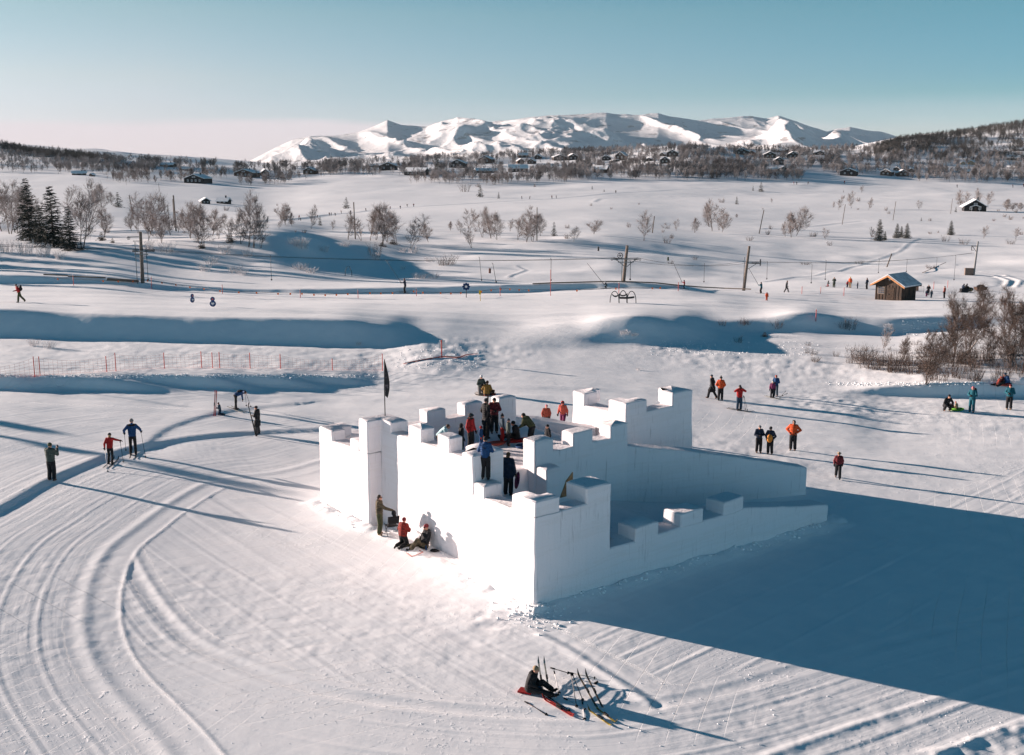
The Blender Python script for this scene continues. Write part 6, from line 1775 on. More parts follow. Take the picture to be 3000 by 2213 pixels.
        if k == 'helmet':
            gm = MB(); gm.tube([hd + Vector((-.105, .05, .045)), hd + Vector((-.05, .115, .045)), hd + Vector((.05, .115, .045)), hd + Vector((.105, .05, .045))], [.03, .036, .036, .03], 7); gm.build('goggles', EYE, ho, True)
    if fur:
        fm = MB(); fm.tube([J['nk'] + q @ Vector((math.cos(a) * .115, math.sin(a) * .10 - .02, .03)) for a in [math.pi * 2 * k / 10 for k in range(11)]], .045, 7); fm.build('fur_collar', C[fur], o, True)
    if vest:
        vm = MB(); vm.ball(J['cst'] + q @ Vector((0, -.03, .02)), (.15, .115, .20), 12, 9, q); vm.build('back_panel', C[vest], o, True)
    M = Matrix.Translation(p) @ Matrix.Rotation(o.rotation_euler[2], 4, 'Z') @ Matrix.Scale(s, 4)
    return o, (lambda k, off=(0, 0, 0): M @ (J[k] + Vector(off)))

def backpack(P, col, label, face, s=1.0, parent=None):
    o = empty('backpack', P, -R_(face), label, 'backpack')
    b = MB(); b.ball((0, 0, 0), (.16 * s, .11 * s, .25 * s), 12, 9); b.ball((0, -.03, .17 * s), (.13 * s, .09 * s, .09 * s), 10, 7); b.build('bag', C[col], o, True)
    b = MB(); b.ball((0, -.10 * s, -.06 * s), (.10 * s, .05 * s, .11 * s), 8, 6); b.build('pocket', C[col], o, True)
    for sx in (-1, 1): stick('strap', [(sx * .09 * s, .09 * s, .2 * s), (sx * .11 * s, .19 * s, .1 * s), (sx * .1 * s, .1 * s, -.16 * s)], 0.018, C['black'], parent=o)
    return o
SKIC = {'pale': mat('ski_pale', (0.32, 0.31, 0.27), 0.4, 0.3, 7), 'black': mat('ski_black', (0.025, 0.022, 0.02), 0.4, col2=(0.22, 0.15, 0.08), vscale=5, mask=(0.5, 0.7)), 'red': mat('ski_red', (0.36, 0.03, 0.022), 0.4, 0.2, 5), 'yellow': mat('ski_yellow', (0.55, 0.38, 0.05), 0.4, col2=(0.06, 0.05, 0.02), vscale=5), 'white': mat('ski_white', (0.6, 0.58, 0.55), 0.4)}
def ski(a, b, col, label, w=0.055, group=None, bind=True):
    """a = tail, b = tip"""
    a, b = Vector(a), Vector(b); L = (b - a).length; d = (b - a) / L
    side = d.cross(Vector((0, 0, 1))); side = side.normalized() if side.length > .15 else Vector((1, 0, 0))
    up = side.cross(d).normalized()
    o = empty('ski', a, 0, label, 'ski', group)
    v = []; f = []; n = 16
    for i in range(n + 1):
        t = i / n
        ww = w * (0.85 + 0.3 * (2 * t - 1) ** 2) * (1 if t < .93 else (1 - t) / .07 * .9 + .1)
        z = .012 + (max(0, t - .88) / .12) ** 2 * .14 + (max(0, .03 - t) / .03) * .02
        c = d * (L * t) + up * z
        v += [c - side * ww / 2, c + side * ww / 2, c - side * ww / 2 + up * .014, c + side * ww / 2 + up * .014]
    for i in range(n):
        k = i * 4; m = k + 4
        f += [(k, k + 1, m + 1, m), (k + 2, m + 2, m + 3, k + 3), (k, m, m + 2, k + 2), (k + 1, k + 3, m + 3, m + 1)]
    f += [(0, 2, 3, 1), (n * 4, n * 4 + 1, n * 4 + 3, n * 4 + 2)]
    MB().add(v, f).build('blade', SKIC[col], o)
    if bind:
        M = Matrix((side, d, up)).transposed().to_4x4()
        bm = MB(); bm.box(d * L * .45 + up * .045, (.06, .20, .045), 0, M); bm.build('binding', C['black'], o)
    return o
def pole(a, b, label, col='charcoal', r=0.011, group=None):
    a, b = Vector(a), Vector(b); d = (b - a).normalized()
    o = empty('ski_pole', a, 0, label, 'ski pole', group)
    stick('shaft', [(0, 0, 0), b - a], r, C[col], parent=o)
    stick('grip', [b - a - d * .14, b - a + d * .02], r * 1.9, C['black'], parent=o)
    q = d * .07
    stick('basket', [q - d * .012, q + d * .012], [.045, .05], C['black'], parent=o, n=8)
    return o
def G(X, Y, z=0.0):
    return at(X, Y) + Vector((0, 0, z))
def skis_under(o, f, col, lb, L=1.85, spread=0.13, face=None):
    for sx, side in ((-1, 'left'), (1, 'right')):
        M = Matrix.Translation(o.location) @ Matrix.Rotation(o.rotation_euler[2] if face is None else -R_(face), 4, 'Z')
        a = M @ Vector((sx * spread, -L * .45, 0)); b = M @ Vector((sx * (spread - .02), L * .55, 0))
        a.z = gz(a.x, a.y) + .015; b.z = gz(b.x, b.y) + .015
        ski(a, b, col, '%s ski under the %s' % (side, lb))

# --- left group
o, h = person(153, 1408, 112, 35, 'film', 'greygreen', 'black', ('beanie', 'olive'), 'person in grey-green jacket filming with a phone, leftmost of the walkers', boots='brown', gloves=None, fat=1.08)
b = MB(); b.box((0, 0, 0), (.075, .012, .15)); ph = b.build('phone', EYE); ph.location = h('hr', (-.02, .08, .08)); ph.rotation_euler = (0, 0, o.rotation_euler[2]); tag(ph, 'black phone held up by the person in grey-green', 'phone')
o, h = person(325, 1360, 91, 18, 'ski_one', 'red', 'black', ('beanie', 'charcoal'), 'skier in red jacket and black tights, one arm raised', hair='blond', fat=0.9)
skis_under(o, 18, 'black', 'skier in the red jacket', 1.8)
pole(G(316, 1384), h('hl', (0, .03, -.03)), 'pale ski pole in the left hand of the red-jacket skier', 'white', .014)
pole(G(362, 1356), h('hr', (0, .03, 0)), 'dark ski pole in the raised hand of the red-jacket skier')
o, h = person(391, 1333, 105, 4, 'ski', 'blue', 'black', ('beanie', 'grey'), 'skier in blue jacket with black shoulders leaning forward', vest=None, fat=0.94)
b = MB(); b.ball((0, 0, 0), (.215, .12, .09), 12, 8); bb = b.build('shoulder_panel', C['black'], o, True); bb.location = (0, .10, 1.42)
skis_under(o, 4, 'black', 'skier in the blue jacket', 1.9)
pole(G(369, 1322), h('hl', (0, .03, 0)), 'left ski pole of the skier in blue')
pole(G(427, 1343), h('hr', (0, .03, 0)), 'right ski pole of the skier in blue, planted wide')
o, h = person(645, 1216, 37, -75, 'kneel', 'slate', 'navy', ('beanie', 'black'), 'child in slate-blue kneeling beside upright skis')
p = G(627, 1219); 
for k, x in enumerate((0, .09)): ski(p + Vector((x, 0, 0)), p + Vector((x + .14, .1, 1.62)), 'red', ('left' if k == 0 else 'right') + ' upright ski of the pair held by the kneeling child', bind=k == 0)
o, h = person(692, 1200, 53, 75, 'bend', 'blue', 'black', None, 'person bent double with blue sleeves, arm out on a pole', hair='dark', fat=0.95)
b = MB(); b.ball((0, 0, 0), (.17, .21, .10), 12, 8); bb = b.build('vest', C['black'], o, True); bb.location = (0, .30, 1.15)
skis_under(o, 140, 'pale', 'bent person', 1.8, 0.15, 135)
tp = h('hr', (0, 0, 0)); pole(G(722, 1190), tp + Vector((0, 0, .12)), 'upright ski pole steadied by the bent person'); pole(G(735, 1193), tp + Vector((.03, 0, .10)), 'slanting ski pole leaning beside the upright pole')
o, h = person(756, 1273, 84, -65, 'front', 'black', 'charcoal', ('beanie', 'black'), 'person in long black coat holding a pair of skis', coat=0.75, fat=1.05)
for k in (0, 1): ski(G(749 + k * 3, 1279), G(749 + k * 3, 1279) + Vector((-.45 - k * .06, .25, 1.95 - k * .06)), 'black', ('front' if k == 0 else 'rear') + ' black ski held upright by the person in long coat', bind=k == 0)

# --- at the foot of the sunny wall
o, h = person(1113, 1566, 119, 100, 'give', 'camo', 'olive', None, 'man in dark camouflage jacket holding out a black cap', hair='dark', specs=True, boots='tan', gloves=None, fat=1.05)
b = MB(); b.ball((0, 0, 0), (.10, .09, .13), 10, 8); b.ball((.02, .02, -.12), (.08, .07, .08), 8, 6); cp = b.build('knitted_cap', C['black'], None, True); cp.location = h('hr', (.06, .05, -.10)); tag(cp, 'black knitted cap dangling from the standing man\'s hand', 'cap')
person(1181, 1599, 83, 38, 'kneel', 'plaid', 'black', ('beanie', 'maroon'), 'person in red checked jacket kneeling towards the wall', fat=1.15)
o, h = person(1244, 1606, 80, -112, 'sitback', 'black', 'camo', ('beanie', 'maroon'), 'man in black jacket sitting with outstretched legs against the wall', specs=True, gloves=None, boots='black', real=1.85, fat=1.08)
q = UV(7.62, 0.55)
# folding chair frame
c = G(1148, 1566)
o = empty('camp_chair', c, 0.4, 'black folding camp chair beside the kneeling person', 'chair')
for sx in (-.24, .24):
    stick('leg', [(sx, -.22, 0), (sx, .22, .46)], .014, DARKST, parent=o); stick('leg', [(sx, .22, 0), (sx, -.22, .46), (sx, -.34, .9)], .014, DARKST, parent=o)
b = MB(); b.box((0, .0, .40), (.46, .40, .02)); b.build('seat', C['black'], o); b = MB(); b.box((0, -.31, .72), (.46, .03, .32)); b.build('backrest', C['black'], o)
b = MB(); b.ball((0, 0, .06), (.17, .11, .07), 10, 7); b.tube([(.1, -.02, .06), (.22, -.04, .05)], [.05, .03], 7); g_ = b.build('mitten', C['black'], None, True); g_.location = G(1272, 1617); tag(g_, 'black mitten lying on the snow by the sitting man', 'mitten')
b = MB(); b.tube([(0, 0, .0), (0, 0, .17)], .035, 9); b.tube([(0, 0, .17), (0, 0, .20)], .02, 8); g_ = b.build('bottle', C['blue']); g_.location = G(1248, 1612); tag(g_, 'small blue bottle standing beside the sitting man', 'bottle')
cd = MB(); cd.tube([G(1190, 1621, .02), G(1205, 1632, .02), G(1222, 1627, .02), G(1240, 1619, .02), G(1228, 1614, .02)], .012, 4); tag(cd.build('cord', C['orange']), 'thin orange cord on the snow by the sitting man', 'cord')

# --- people on the castle
def cas(X, Y, z=None):
    z = FLOOR if z is None else z
    a = P0(X, Y, z); return (a[0], a[1], z)
u_ = lambda X, Y, z=None: cas(X, Y, z)
person(1422, 1405, 115, 12, 'front', 'blue', 'black', ('beanie', 'black'), 'young person in blue jacket standing on the wall step', pos=cas(1422, 1405, 3.87), vest='black', fat=0.98, real=1.66)
o, h = person(1489, 1453, 127, 28, 'stand', 'navy', 'black', None, 'woman in dark navy coat with long hair, seen from behind', pos=cas(1489, 1450), hair='brown', fat=1.12, real=1.74, coat=0.15)
b = MB(); b.ball((0, 0, 0), (.05, .20, .36), 12, 9); sd = b.build('sled', C['purple'], None, True); sd.location = h('hr', (.06, .05, -.30)); sd.rotation_euler = (0.1, 0.15, 0.4); tag(sd, 'purple sled hanging from the hand of the navy-coat woman', 'sled')
person(1379, 1320, 0, 125, 'stand', 'red', 'black', ('helmet', 'charcoal'), 'person in red jacket with black fur collar and helmet', pos=cas(1379, 1318), fur='black', real=1.70)
person(1352, 1326, 0, 80, 'stand', 'black', 'black', ('hood', 'black'), 'small hooded figure in black beside the red jacket', pos=cas(1352, 1330), real=1.42)
person(1288, 1332, 0, 95, 'lean', 'pale', 'black', None, 'person in pale blue jacket leaning over the parapet', pos=cas(1288, 1330), hair='brown', real=1.60)
person(1409, 1314, 0, 110, 'stand', 'blue', 'blue', ('helmet', 'red'), 'small child in blue suit and red helmet', pos=cas(1409, 1312), real=1.02, gloves='orange')
person(1424, 1284, 0, 60, 'pocket', 'black', 'black', ('beanie', 'charcoal'), 'tall man in long black coat in the middle of the platform', pos=cas(1424, 1284), coat=0.6, real=1.93)
person(1448, 1269, 0, 170, 'front', 'maroon', 'black', ('beanie', 'black'), 'person in maroon jacket and wide black trousers beside the tall man', pos=cas(1448, 1269), real=1.76, fat=1.1)
person(1471, 1298, 0, 75, 'stand', 'slate', 'red', ('pompom', 'black'), 'child in orange and slate jacket with red trousers', pos=cas(1471, 1297), vest='mustard', real=1.36)
person(1489, 1307, 0, 85, 'stand', 'greygreen', 'black', ('beanie', 'slate'), 'child in grey-green jacket and black trousers in front', pos=cas(1489, 1306), real=1.28)
person(1516, 1290, 0, -70, 'sit', 'black', 'black', ('beanie', 'black'), 'person in black sitting on the platform floor', pos=cas(1516, 1290), real=1.78)
person(1556, 1304, 0, -60, 'lean', 'olive', 'black', ('beanie', 'black'), 'person in olive jacket bending forward by the middle wall', pos=cas(1556, 1304), real=1.70, fat=1.12)
person(1604, 1322, 0, -120, 'stand', 'black', 'black', ('beanie', 'black'), 'person in black beanie half hidden behind the middle wall', pos=cas(1604, 1330), real=1.35)
person(1600, 1268, 0, 175, 'walk', 'rust', 'brown', ('cap', 'pink'), 'person in rust jacket with pale sleeves walking behind the slide wall', pos=G(1600, 1262), real=1.62)
person(1649, 1257, 0, -165, 'walk', 'coral', 'purple', ('helmet', 'red'), 'person in coral jacket and purple trousers at the far tower', pos=G(1649, 1256), real=1.72)
# things lying about on the platform
def disc(name, P, r, c, label, cat, sc=(1, 1, 1)):
    o = empty(name, P, 0.5, label, cat)
    b = MB(); b.tube([(0, 0, 0), (0, 0, .03), (0, 0, .09)], [r * .8, r * .95, r], 16); d_ = b.build('shell', C[c] if c in C else c, o, True)
    b = MB(); b.tube([(r * math.cos(a), r * math.sin(a), .09) for a in [k * math.pi / 8 for k in range(17)]], .02, 5); b.build('rim', C[c] if c in C else c, o, True)
    o.scale = sc
    return o
disc('sled', cas(1452, 1303), .34, 'coral', 'red plastic sled lying on the platform floor', 'sled', (1.5, .8, 1))
disc('sled', cas(1519, 1294), .34, 'red', 'long red sled beside the sitting person in black', 'sled', (1.9, .7, 1))
disc('sled', cas(1531, 1312), .32, 'blue', 'round blue sled by the middle wall', 'sled')
pp = Vector(cas(1423, 1293)); ski(pp, pp + Vector((.12, .05, 2.25)), 'black', 'tall upright ski standing on the platform before the coat man', w=.075)
q = UV(1.75, 3.15); b = MB(); b.add([(0, 0, 0), (.62, 0, 0), (.62, 0, .9), (.30, 0, .62), (0, .04, 0), (.62, .04, 0), (.62, .04, .9), (.30, .04, .62)], [(0, 1, 2, 3), (7, 6, 5, 4), (0, 4, 5, 1), (1, 5, 6, 2), (2, 6, 7, 3), (3, 7, 4, 0)])
bo = b.build('wooden_board', mat('plywood', (0.25, 0.17, 0.09), 0.8, 0.2, 5)); bo.location = (q[0] - .3, q[1], FLOOR + .35); bo.rotation_euler = (0, 0, R_(38)); tag(bo, 'brown plywood piece leaning behind the near tower', 'board')
# flag
a_ = UV(11.64, 1.38)
o = empty('flag', (a_[0], a_[1], 4.66), 0, 'black feather flag on a pole stuck in the flag tower', 'flag')
stick('pole', [(0, 0, -.3), (0, 0, 1.3), (.03, 0, 2.55)], .022, C['black'], parent=o)
fv = []; ff = []
for k in range(13):
    t = k / 12; z = .95 + 1.58 * t; w = .23 * math.sin(math.pi * (0.12 + .88 * t)) ** .8 * (1 - .35 * t)
    fv += [(.025, 0, z), (.025 + w, .05 * math.sin(t * 7), z - .1 * (1 - t))]
for k in range(12): ff.append((2 * k, 2 * k + 1, 2 * k + 3, 2 * k + 2))
n_ = len(fv); fv += [(x, y + .012, z) for x, y, z in fv]; ff += [tuple(i + n_ for i in q_[::-1]) for q_ in ff]
MB().add(fv, ff).build('banner', mat('black_banner', (0.02, 0.018, 0.02), 0.6, col2=(0.14, 0.11, 0.12), vscale=2.5, mask=(0.55, 0.62)), o)

# --- behind the castle
person(1408, 1156, 0, 150, 'kneel', 'greygreen', 'grey', ('beanie', 'white'), 'kneeling person with white cap facing a mate on the snow', pos=G(1408, 1157), real=1.85)
person(1426, 1160, 0, 10, 'sit', 'mustard', 'brown', ('beanie', 'brown'), 'person in mustard jacket sitting with back to the camera', pos=G(1426, 1160), real=1.95, fat=1.1)
ski(G(1396, 1158, .02), G(1428, 1162, .02), 'black', 'dark snowboard lying under the kneeling pair', w=.27)
ski(G(1418, 1161, .02), G(1452, 1158, .02), 'red', 'reddish snowboard lying right of the mustard jacket', w=.27)
disc('bag', G(1441, 1156, .02), .2, 'brown', 'small brown bag on the snow beside the mustard jacket', 'bag', (1, 1, 2.6))

# --- right-hand groups
person(2087, 1168, 70, -70, 'walk', 'black', 'black', ('beanie', 'slate'), 'person in long black coat walking left of the orange jacket', coat=0.75, fat=1.05, boots='brown')
person(2110, 1174, 71, 5, 'pocket', 'orange', 'black', ('pompom', 'black'), 'person in orange jacket standing beside the long black coat', fat=1.05)
o, h = person(2165, 1203, 75, 165, 'photo', 'red', 'denim', ('beanie', 'charcoal'), 'skier in red jacket raising both hands to take a photo', fat=1.03)
skis_under(o, 0, 'black', 'photographing skier', 1.85, 0.13, 125)
b = MB(); b.box((0, 0, 0), (.16, .06, .09)); b.tube([(0, -.03, 0), (0, -.09, 0)], .035, 8); cm_ = b.build('camera_body', EYE); cm_.location = (h('hl') + h('hr')) / 2 + Vector((0, 0, .06)); cm_.name = 'photo_camera'; tag(cm_, 'black camera held by the skier in red', 'camera')
pole(G(2184, 1202), G(2176, 1203, 1.0), 'ski pole hanging from the photographing skier, nearer one'); pole(G(2190, 1204), G(2178, 1203, .95), 'ski pole hanging from the photographing skier, further one')
person(2272, 1161, 62, 200, 'front', 'blue', 'slate', ('beanie', 'coral'), 'adult in blue jacket and coral hat behind a child')
o, h = person(2262, 1166, 50, 185, 'stand', 'purple', 'black', ('beanie', 'cream'), 'child in dark purple jacket and pale hat before the blue adult')
skis_under(o, 0, 'pale', 'child in dark purple', 1.3, 0.11, 140)
for k, (a, b_) in enumerate([((2284, 1166), (2302, 1156)), ((2290, 1160), (2306, 1163))]): pole(G(*a), G(b_[0], b_[1], .25), ['shorter', 'longer'][k] + ' ski pole dropped right of the purple child')
person(2222, 1327, 82, 165, 'front', 'navy', 'black', ('beanie', 'grey'), 'person in navy jacket and grey beanie looking down', fat=0.98)
o, h = person(2255, 1331, 82, 195, 'pocket', 'navy', 'black', ('beanie', 'black'), 'person in navy with sunglasses carrying an orange bag', specs=True, fat=0.98)
b = MB(); b.ball((0, 0, 0), (.16, .10, .24), 12, 9); bg_ = b.build('orange_bag', C['mustard'] if False else mat('orange_fabric', (0.55, 0.20, 0.03), 0.8, 0.2, 7), None, True); bg_.location = h('cst', (-.02, .24, -.24)); bg_.name = 'bag'; tag(bg_, 'orange bag held in front of the person in navy', 'bag')
o, h = person(2322, 1320, 90, 190, 'hips', 'orange', 'black', ('hood', 'charcoal'), 'tall person in bright orange jacket with white gaiters', fat=1.08)
for sx, k, a in ((-1, 'kl', 'al'), (1, 'kr', 'ar')):
    J_ = POSES['hips']; b = MB(); b.tube([Vector(J_[k]) * 1.0 + Vector((0, 0, -.06)), Vector(J_[a]) + Vector((0, 0, .05))], [.086, .075], 10); b.build('gaiter', C['white'], o, True)
person(2454, 1402, 80, 178, 'walk', 'maroon', 'black', ('brim', 'tan'), 'person in maroon jacket and brimmed hat walking to the camera', boots='black', specs=True)
person(2772, 1204, 50, 150, 'crouch', 'black', 'black', ('beanie', 'black'), 'person in black crouching beside a child on a sled')
o = disc('sled', G(2803, 1202), .42, 'green', 'bright green sled with a small child in it', 'sled', (1.3, .9, 1))
person(2803, 1201, 0, -60, 'sit', 'tan', 'brown', ('pompom', 'coral'), 'small child sitting in the green sled', pos=G(2803, 1202, .1), real=.95)
o, h = person(2846, 1208, 76, -160, 'front', 'teal', 'teal', ('beanie', 'pink'), 'person in teal overall with a pink beanie and black backpack', fat=0.98)
backpack(h('cst', (0, -.24, .02)), 'black', 'black backpack on the person in teal overall', -160, 1.1).rotation_euler[2] = o.rotation_euler[2] + math.pi * 0
person(2955, 1200, 74, 185, 'front', 'teal', 'black', ('beanie', 'maroon'), 'person in bright teal jacket and black trousers near the right edge', boots='tan', fat=1.08)
person(2924, 1128, 0, 95, 'sit', 'coral', 'coral', ('beanie', 'coral'), 'child in coral suit sitting on the bank', pos=G(2924, 1130), real=1.35, fat=1.15)
person(2938, 1122, 0, 130, 'sit', 'maroon', 'maroon', ('pompom', 'pink'), 'child in maroon sitting behind the coral child', pos=G(2936, 1124), real=1.4)
person(2951, 1130, 0, -120, 'sit', 'blue', 'black', ('beanie', 'denim'), 'adult in blue jacket sitting beside two children on the bank', pos=G(2951, 1132), real=1.95, fat=1.15)
b = MB(); b.ball((0, 0, .18), (.55, .35, .30), 9, 6); b.ball((-.35, .1, .1), (.3, .25, .2), 8, 5); sb = b.build('snow_block', PS_MAT); sb.location = G(2992, 1124); tag(sb, 'pale block of snow at the right edge beyond the blue jacket', 'snow block')

# --- foreground: resting skier with skis laid out
o, h = person(1552, 2034, 0, 108, 'sit', 'black', 'black', ('beanie', 'tan'), 'person in black sitting on a red pad among scattered skis', pos=G(1551, 2030, .06), real=1.62, fat=1.08)
b = MB(); b.box((0, 0, .04), (.42, .30, .05)); pd = b.build('sitting_pad', C['red']); pd.location = G(1540, 2028); pd.rotation_euler = (0, 0, -.35); tag(pd, 'red sitting pad under the person resting in the foreground', 'pad')
b = MB(); b.ball((0, 0, .12), (.14, .12, .14), 10, 7); bl = b.build('blue_bag', C['denim'], None, True); bl.location = G(1577, 2032); bl.name = 'bag'; tag(bl, 'small blue bag at the knees of the resting person', 'bag')
def zz(x, y, z=0.0): return G(1400 + x / 4.48, 1880 + y / 4.48, z)
def lie(a, b, za=0.01, zb=0.01): return zz(a[0], a[1], za), zz(b[0], b[1], zb)
RG = 'skis laid out in the foreground'
bar_h = .2
ski(*lie((858, 700), (790, 330), .02, bar_h + .02), 'pale', 'pale ski nearest the resting person, tip raised', group=RG)
ski(*lie((938, 692), (866, 330), .02, bar_h + .02), 'pale', 'second pale ski from the resting person, tip raised', group=RG)
ski(*lie((1560, 878), (1300, 490), .02, bar_h), 'black', 'long dark ski left of its twin at the right of the rack', group=RG)
ski(*lie((1640, 885), (1405, 490), .02, bar_h), 'black', 'long dark ski at the far right of the rack', group=RG)
ski(*lie((1560, 885), (1830, 1088)), 'yellow', 'yellow ski at the lower right, further from camera', group=RG)
ski(*lie((1745, 1115), (1437, 895)), 'yellow', 'yellow ski at the lower right, nearest the camera', group=RG)
ski(*lie((1262, 975), (826, 715)), 'red', 'bright red ski lying flat, tip towards the resting person', group=RG)
ski(*lie((1254, 1000), (842, 752)), 'red', 'red ski tucked close along its twin', group=RG)
PG = 'ski poles laid out in the foreground'
pole(*lie((1210, 500), (960, 425), bar_h, bar_h), 'dark pole forming the left half of the raised rack', r=.014, group=PG)
pole(*lie((1560, 560), (1200, 490), bar_h * .95, bar_h), 'pale pole forming the right half of the raised rack', 'cream', .014, PG)
pole(*lie((1072, 700), (1000, 470), .02, bar_h), 'white pole propped under the left end of the rack', 'white', .013, PG)
pole(*lie((1298, 875), (1220, 495), .02, bar_h), 'pale pole propped under the middle of the rack', 'grey', .013, PG)
pole(*lie((1382, 790), (1235, 495), .02, bar_h), 'dark pole propped under the middle of the rack', 'slate', .013, PG)
pole(*lie((1215, 920), (925, 730)), 'black pole lying beside the red skis', 'black', .013, PG)
pole(*lie((918, 975), (622, 795)), 'dark pole lying alone left of the red skis', 'brown', .014, PG)
pole(*lie((1430, 910), (1135, 750)), 'white pole lying below the rack', 'white', .013, PG)
pole(*lie((1402, 1040), (1370, 800)), 'white pole pointing to the camera below the rack', 'white', .013, PG)
pole(*lie((1560, 545), (1540, 560), .02, .02), 'small black pole basket stuck in the snow right of the rack', 'black', .02, PG)

# --- on the piste and by the tow
o, h = person(58, 886, 53, -95, 'stride', 'red', 'olive', ('beanie', 'charcoal'), 'hiker in red jacket striding left on the upper piste', lod=1)
bp_ = backpack(h('cst', (0, -.25, .03)), 'black', 'dark backpack on the striding hiker in red', 0, 1.2); bp_.rotation_euler[2] = o.rotation_euler[2]
def rider(X, Y, hp, face, ps, j, p_, hat, lb, top, sk='black', **k):
    o, h = person(X, Y, hp, face, ps, j, p_, hat, lb, lod=1, **k)
    if top:
        hd_ = h('hl'); s = scale_at(o.location)
        t = hd_ + Vector(((top[0] - X) / s, 0, (Y - hp * .6 - top[1]) / s))
        t2 = empty('tow_hanger', hd_, 0, 'tow hanger pulling the %s' % lb.split(',')[0].replace('rider', 'tow rider'), 'tow hanger')
        stick('rod', [(0, 0, 0), t - hd_], 0.03, DARKST, parent=t2, n=4)
    skis_under(o, face, sk, lb.split(',')[0], 1.5, 0.12, face)
rider(1186, 859, 42, -80, 'tow', 'navy', 'black', ('beanie', 'black'), 'navy rider with backpack, alone on the left tow track', (1143, 768))
rider(1776, 846, 20, -75, 'squat', 'charcoal', 'black', ('helmet', 'white'), 'squatting rider, white helmet, by the near pylon track', (1726, 772))
rider(2004, 846, 25, -80, 'tow', 'red', 'black', ('helmet', 'black'), 'small rider in red between the two middle pylons', (1975, 771))
rider(2229, 860, 33, -60, 'tow', 'teal', 'black', ('beanie', 'black'), 'dark teal rider right of the leaning pylon', (2199, 792))
person(2246, 881, 24, 160, 'stand', 'orange', 'orange', ('helmet', 'red'), 'small child in a bulky orange suit below the tow track', lod=1, fat=1.5)
person(2303, 857, 34, 95, 'walk', 'charcoal', 'black', ('beanie', 'black'), 'dark figure walking right between tow and hut', lod=1)
person(2425, 840, 17, 80, 'kneel', 'black', 'red', ('helmet', 'black'), 'dark figure kneeling in the queue left of the hut', lod=1)
person(2443, 843, 30, 190, 'front', 'greygreen', 'olive', ('beanie', 'tan'), 'person in grey-green coat in the queue left of the hut', lod=1, coat=0.4)
person(2482, 843, 19, 160, 'stand', 'red', 'navy', ('helmet', 'black'), 'small child in red beside the orange adult', lod=1)
person(2490, 844, 32, 200, 'stand', 'orange', 'tan', ('beanie', 'yellow'), 'adult in orange jacket in the queue left of the hut', lod=1)
person(2512, 846, 20, -70, 'stand', 'navy', 'navy', ('helmet', 'slate'), 'small child in navy nearest the hut queue end', lod=1)
person(2539, 848, 33, -60, 'pocket', 'navy', 'black', ('beanie', 'charcoal'), 'tall dark figure standing just left of the hut', lod=1)
person(2719, 866, 31, 170, 'front', 'black', 'black', ('beanie', 'black'), 'adult in black right of the hut behind two children', lod=1)
person(2714, 870, 20, 170, 'stand', 'navy', 'purple', ('helmet', 'navy'), 'child in navy and purple before the black-clad adult', lod=1)
person(2728, 874, 24, 150, 'stand', 'slate', 'slate', ('helmet', 'charcoal'), 'child in slate suit right of the other child', lod=1)
o, h = person(2766, 874, 35, -70, 'stand', 'rust', 'black', ('beanie', 'black'), 'person in rust jacket standing alone right of the hut', lod=1)
# barrier beside the hut
o = empty('metal_barrier', G(2690, 858), 0.1, 'grey metal barrier right of the hut', 'barrier')
for x in (-.9, .9): stick('upright', [(x, 0, 0), (x, 0, 1.05)], .03, STEEL, parent=o)
for z in (.25, 1.05): stick('rail', [(-.9, 0, z), (.9, 0, z)], .025, STEEL, parent=o)
for k in range(8): stick('bar', [(-.7 + k * .2, 0, .25), (-.7 + k * .2, 0, 1.05)], .012, STEEL, parent=o)
b = MB(); b.box((0, 0, .45), (.8, .5, .9)); cr_ = b.build('crate', mat('crate_board', (0.22, 0.10, 0.06), 0.8, 0.3, 6)); cr_.location = G(2682, 852); tag(cr_, 'reddish box standing against the right side of the hut', 'box')
# snowmobile with riders and a towed sledge
P = G(2832, 858); o = empty('snowmobile', P, R_(18), 'black snowmobile with two riders right of the hut', 'snowmobile')
b = MB(); b.add([(-1.2, -.28, .35), (-1.2, .28, .35), (.2, .28, .30), (.2, -.28, .30), (-1.25, -.22, .72), (-1.25, .22, .72), (.1, .2, .70), (.1, -.2, .70)], [(0, 1, 2, 3), (4, 7, 6, 5), (0, 4, 5, 1), (1, 5, 6, 2), (2, 6, 7, 3), (3, 7, 4, 0)]); b.build('seat', C['black'], o)
b = MB(); b.ball((.55, 0, .52), (.75, .38, .34), 12, 8); b.build('cowling', mat('yellow_black', (0.03, 0.03, 0.03), 0.4, col2=(0.5, 0.33, 0.03), vscale=3, mask=(.55, .6)), o, True)
b = MB(); b.box((-.6, 0, .18), (1.5, .42, .32)); b.build('track', C['charcoal'], o)
b = MB(); b.add([(.35, -.26, .75), (.35, .26, .75), (.12, .2, 1.05), (.12, -.2, 1.05), (.38, -.26, .75), (.38, .26, .75), (.15, .2, 1.06), (.15, -.2, 1.06)], [(0, 1, 2, 3), (7, 6, 5, 4), (0, 4, 5, 1), (1, 5, 6, 2), (2, 6, 7, 3), (3, 7, 4, 0)]); b.build('windscreen', EYE, o)
for sy in (-.42, .42): stick('runner', [(.2, sy, .06), (1.1, sy, .05), (1.35, sy, .2)], .045, DARKST, parent=o); stick('strut', [(.75, sy, .06), (.55, sy * .6, .45)], .03, DARKST, parent=o)
stick('handlebar', [(.15, -.35, .95), (.2, 0, .9), (.15, .35, .95)], .02, DARKST, parent=o)
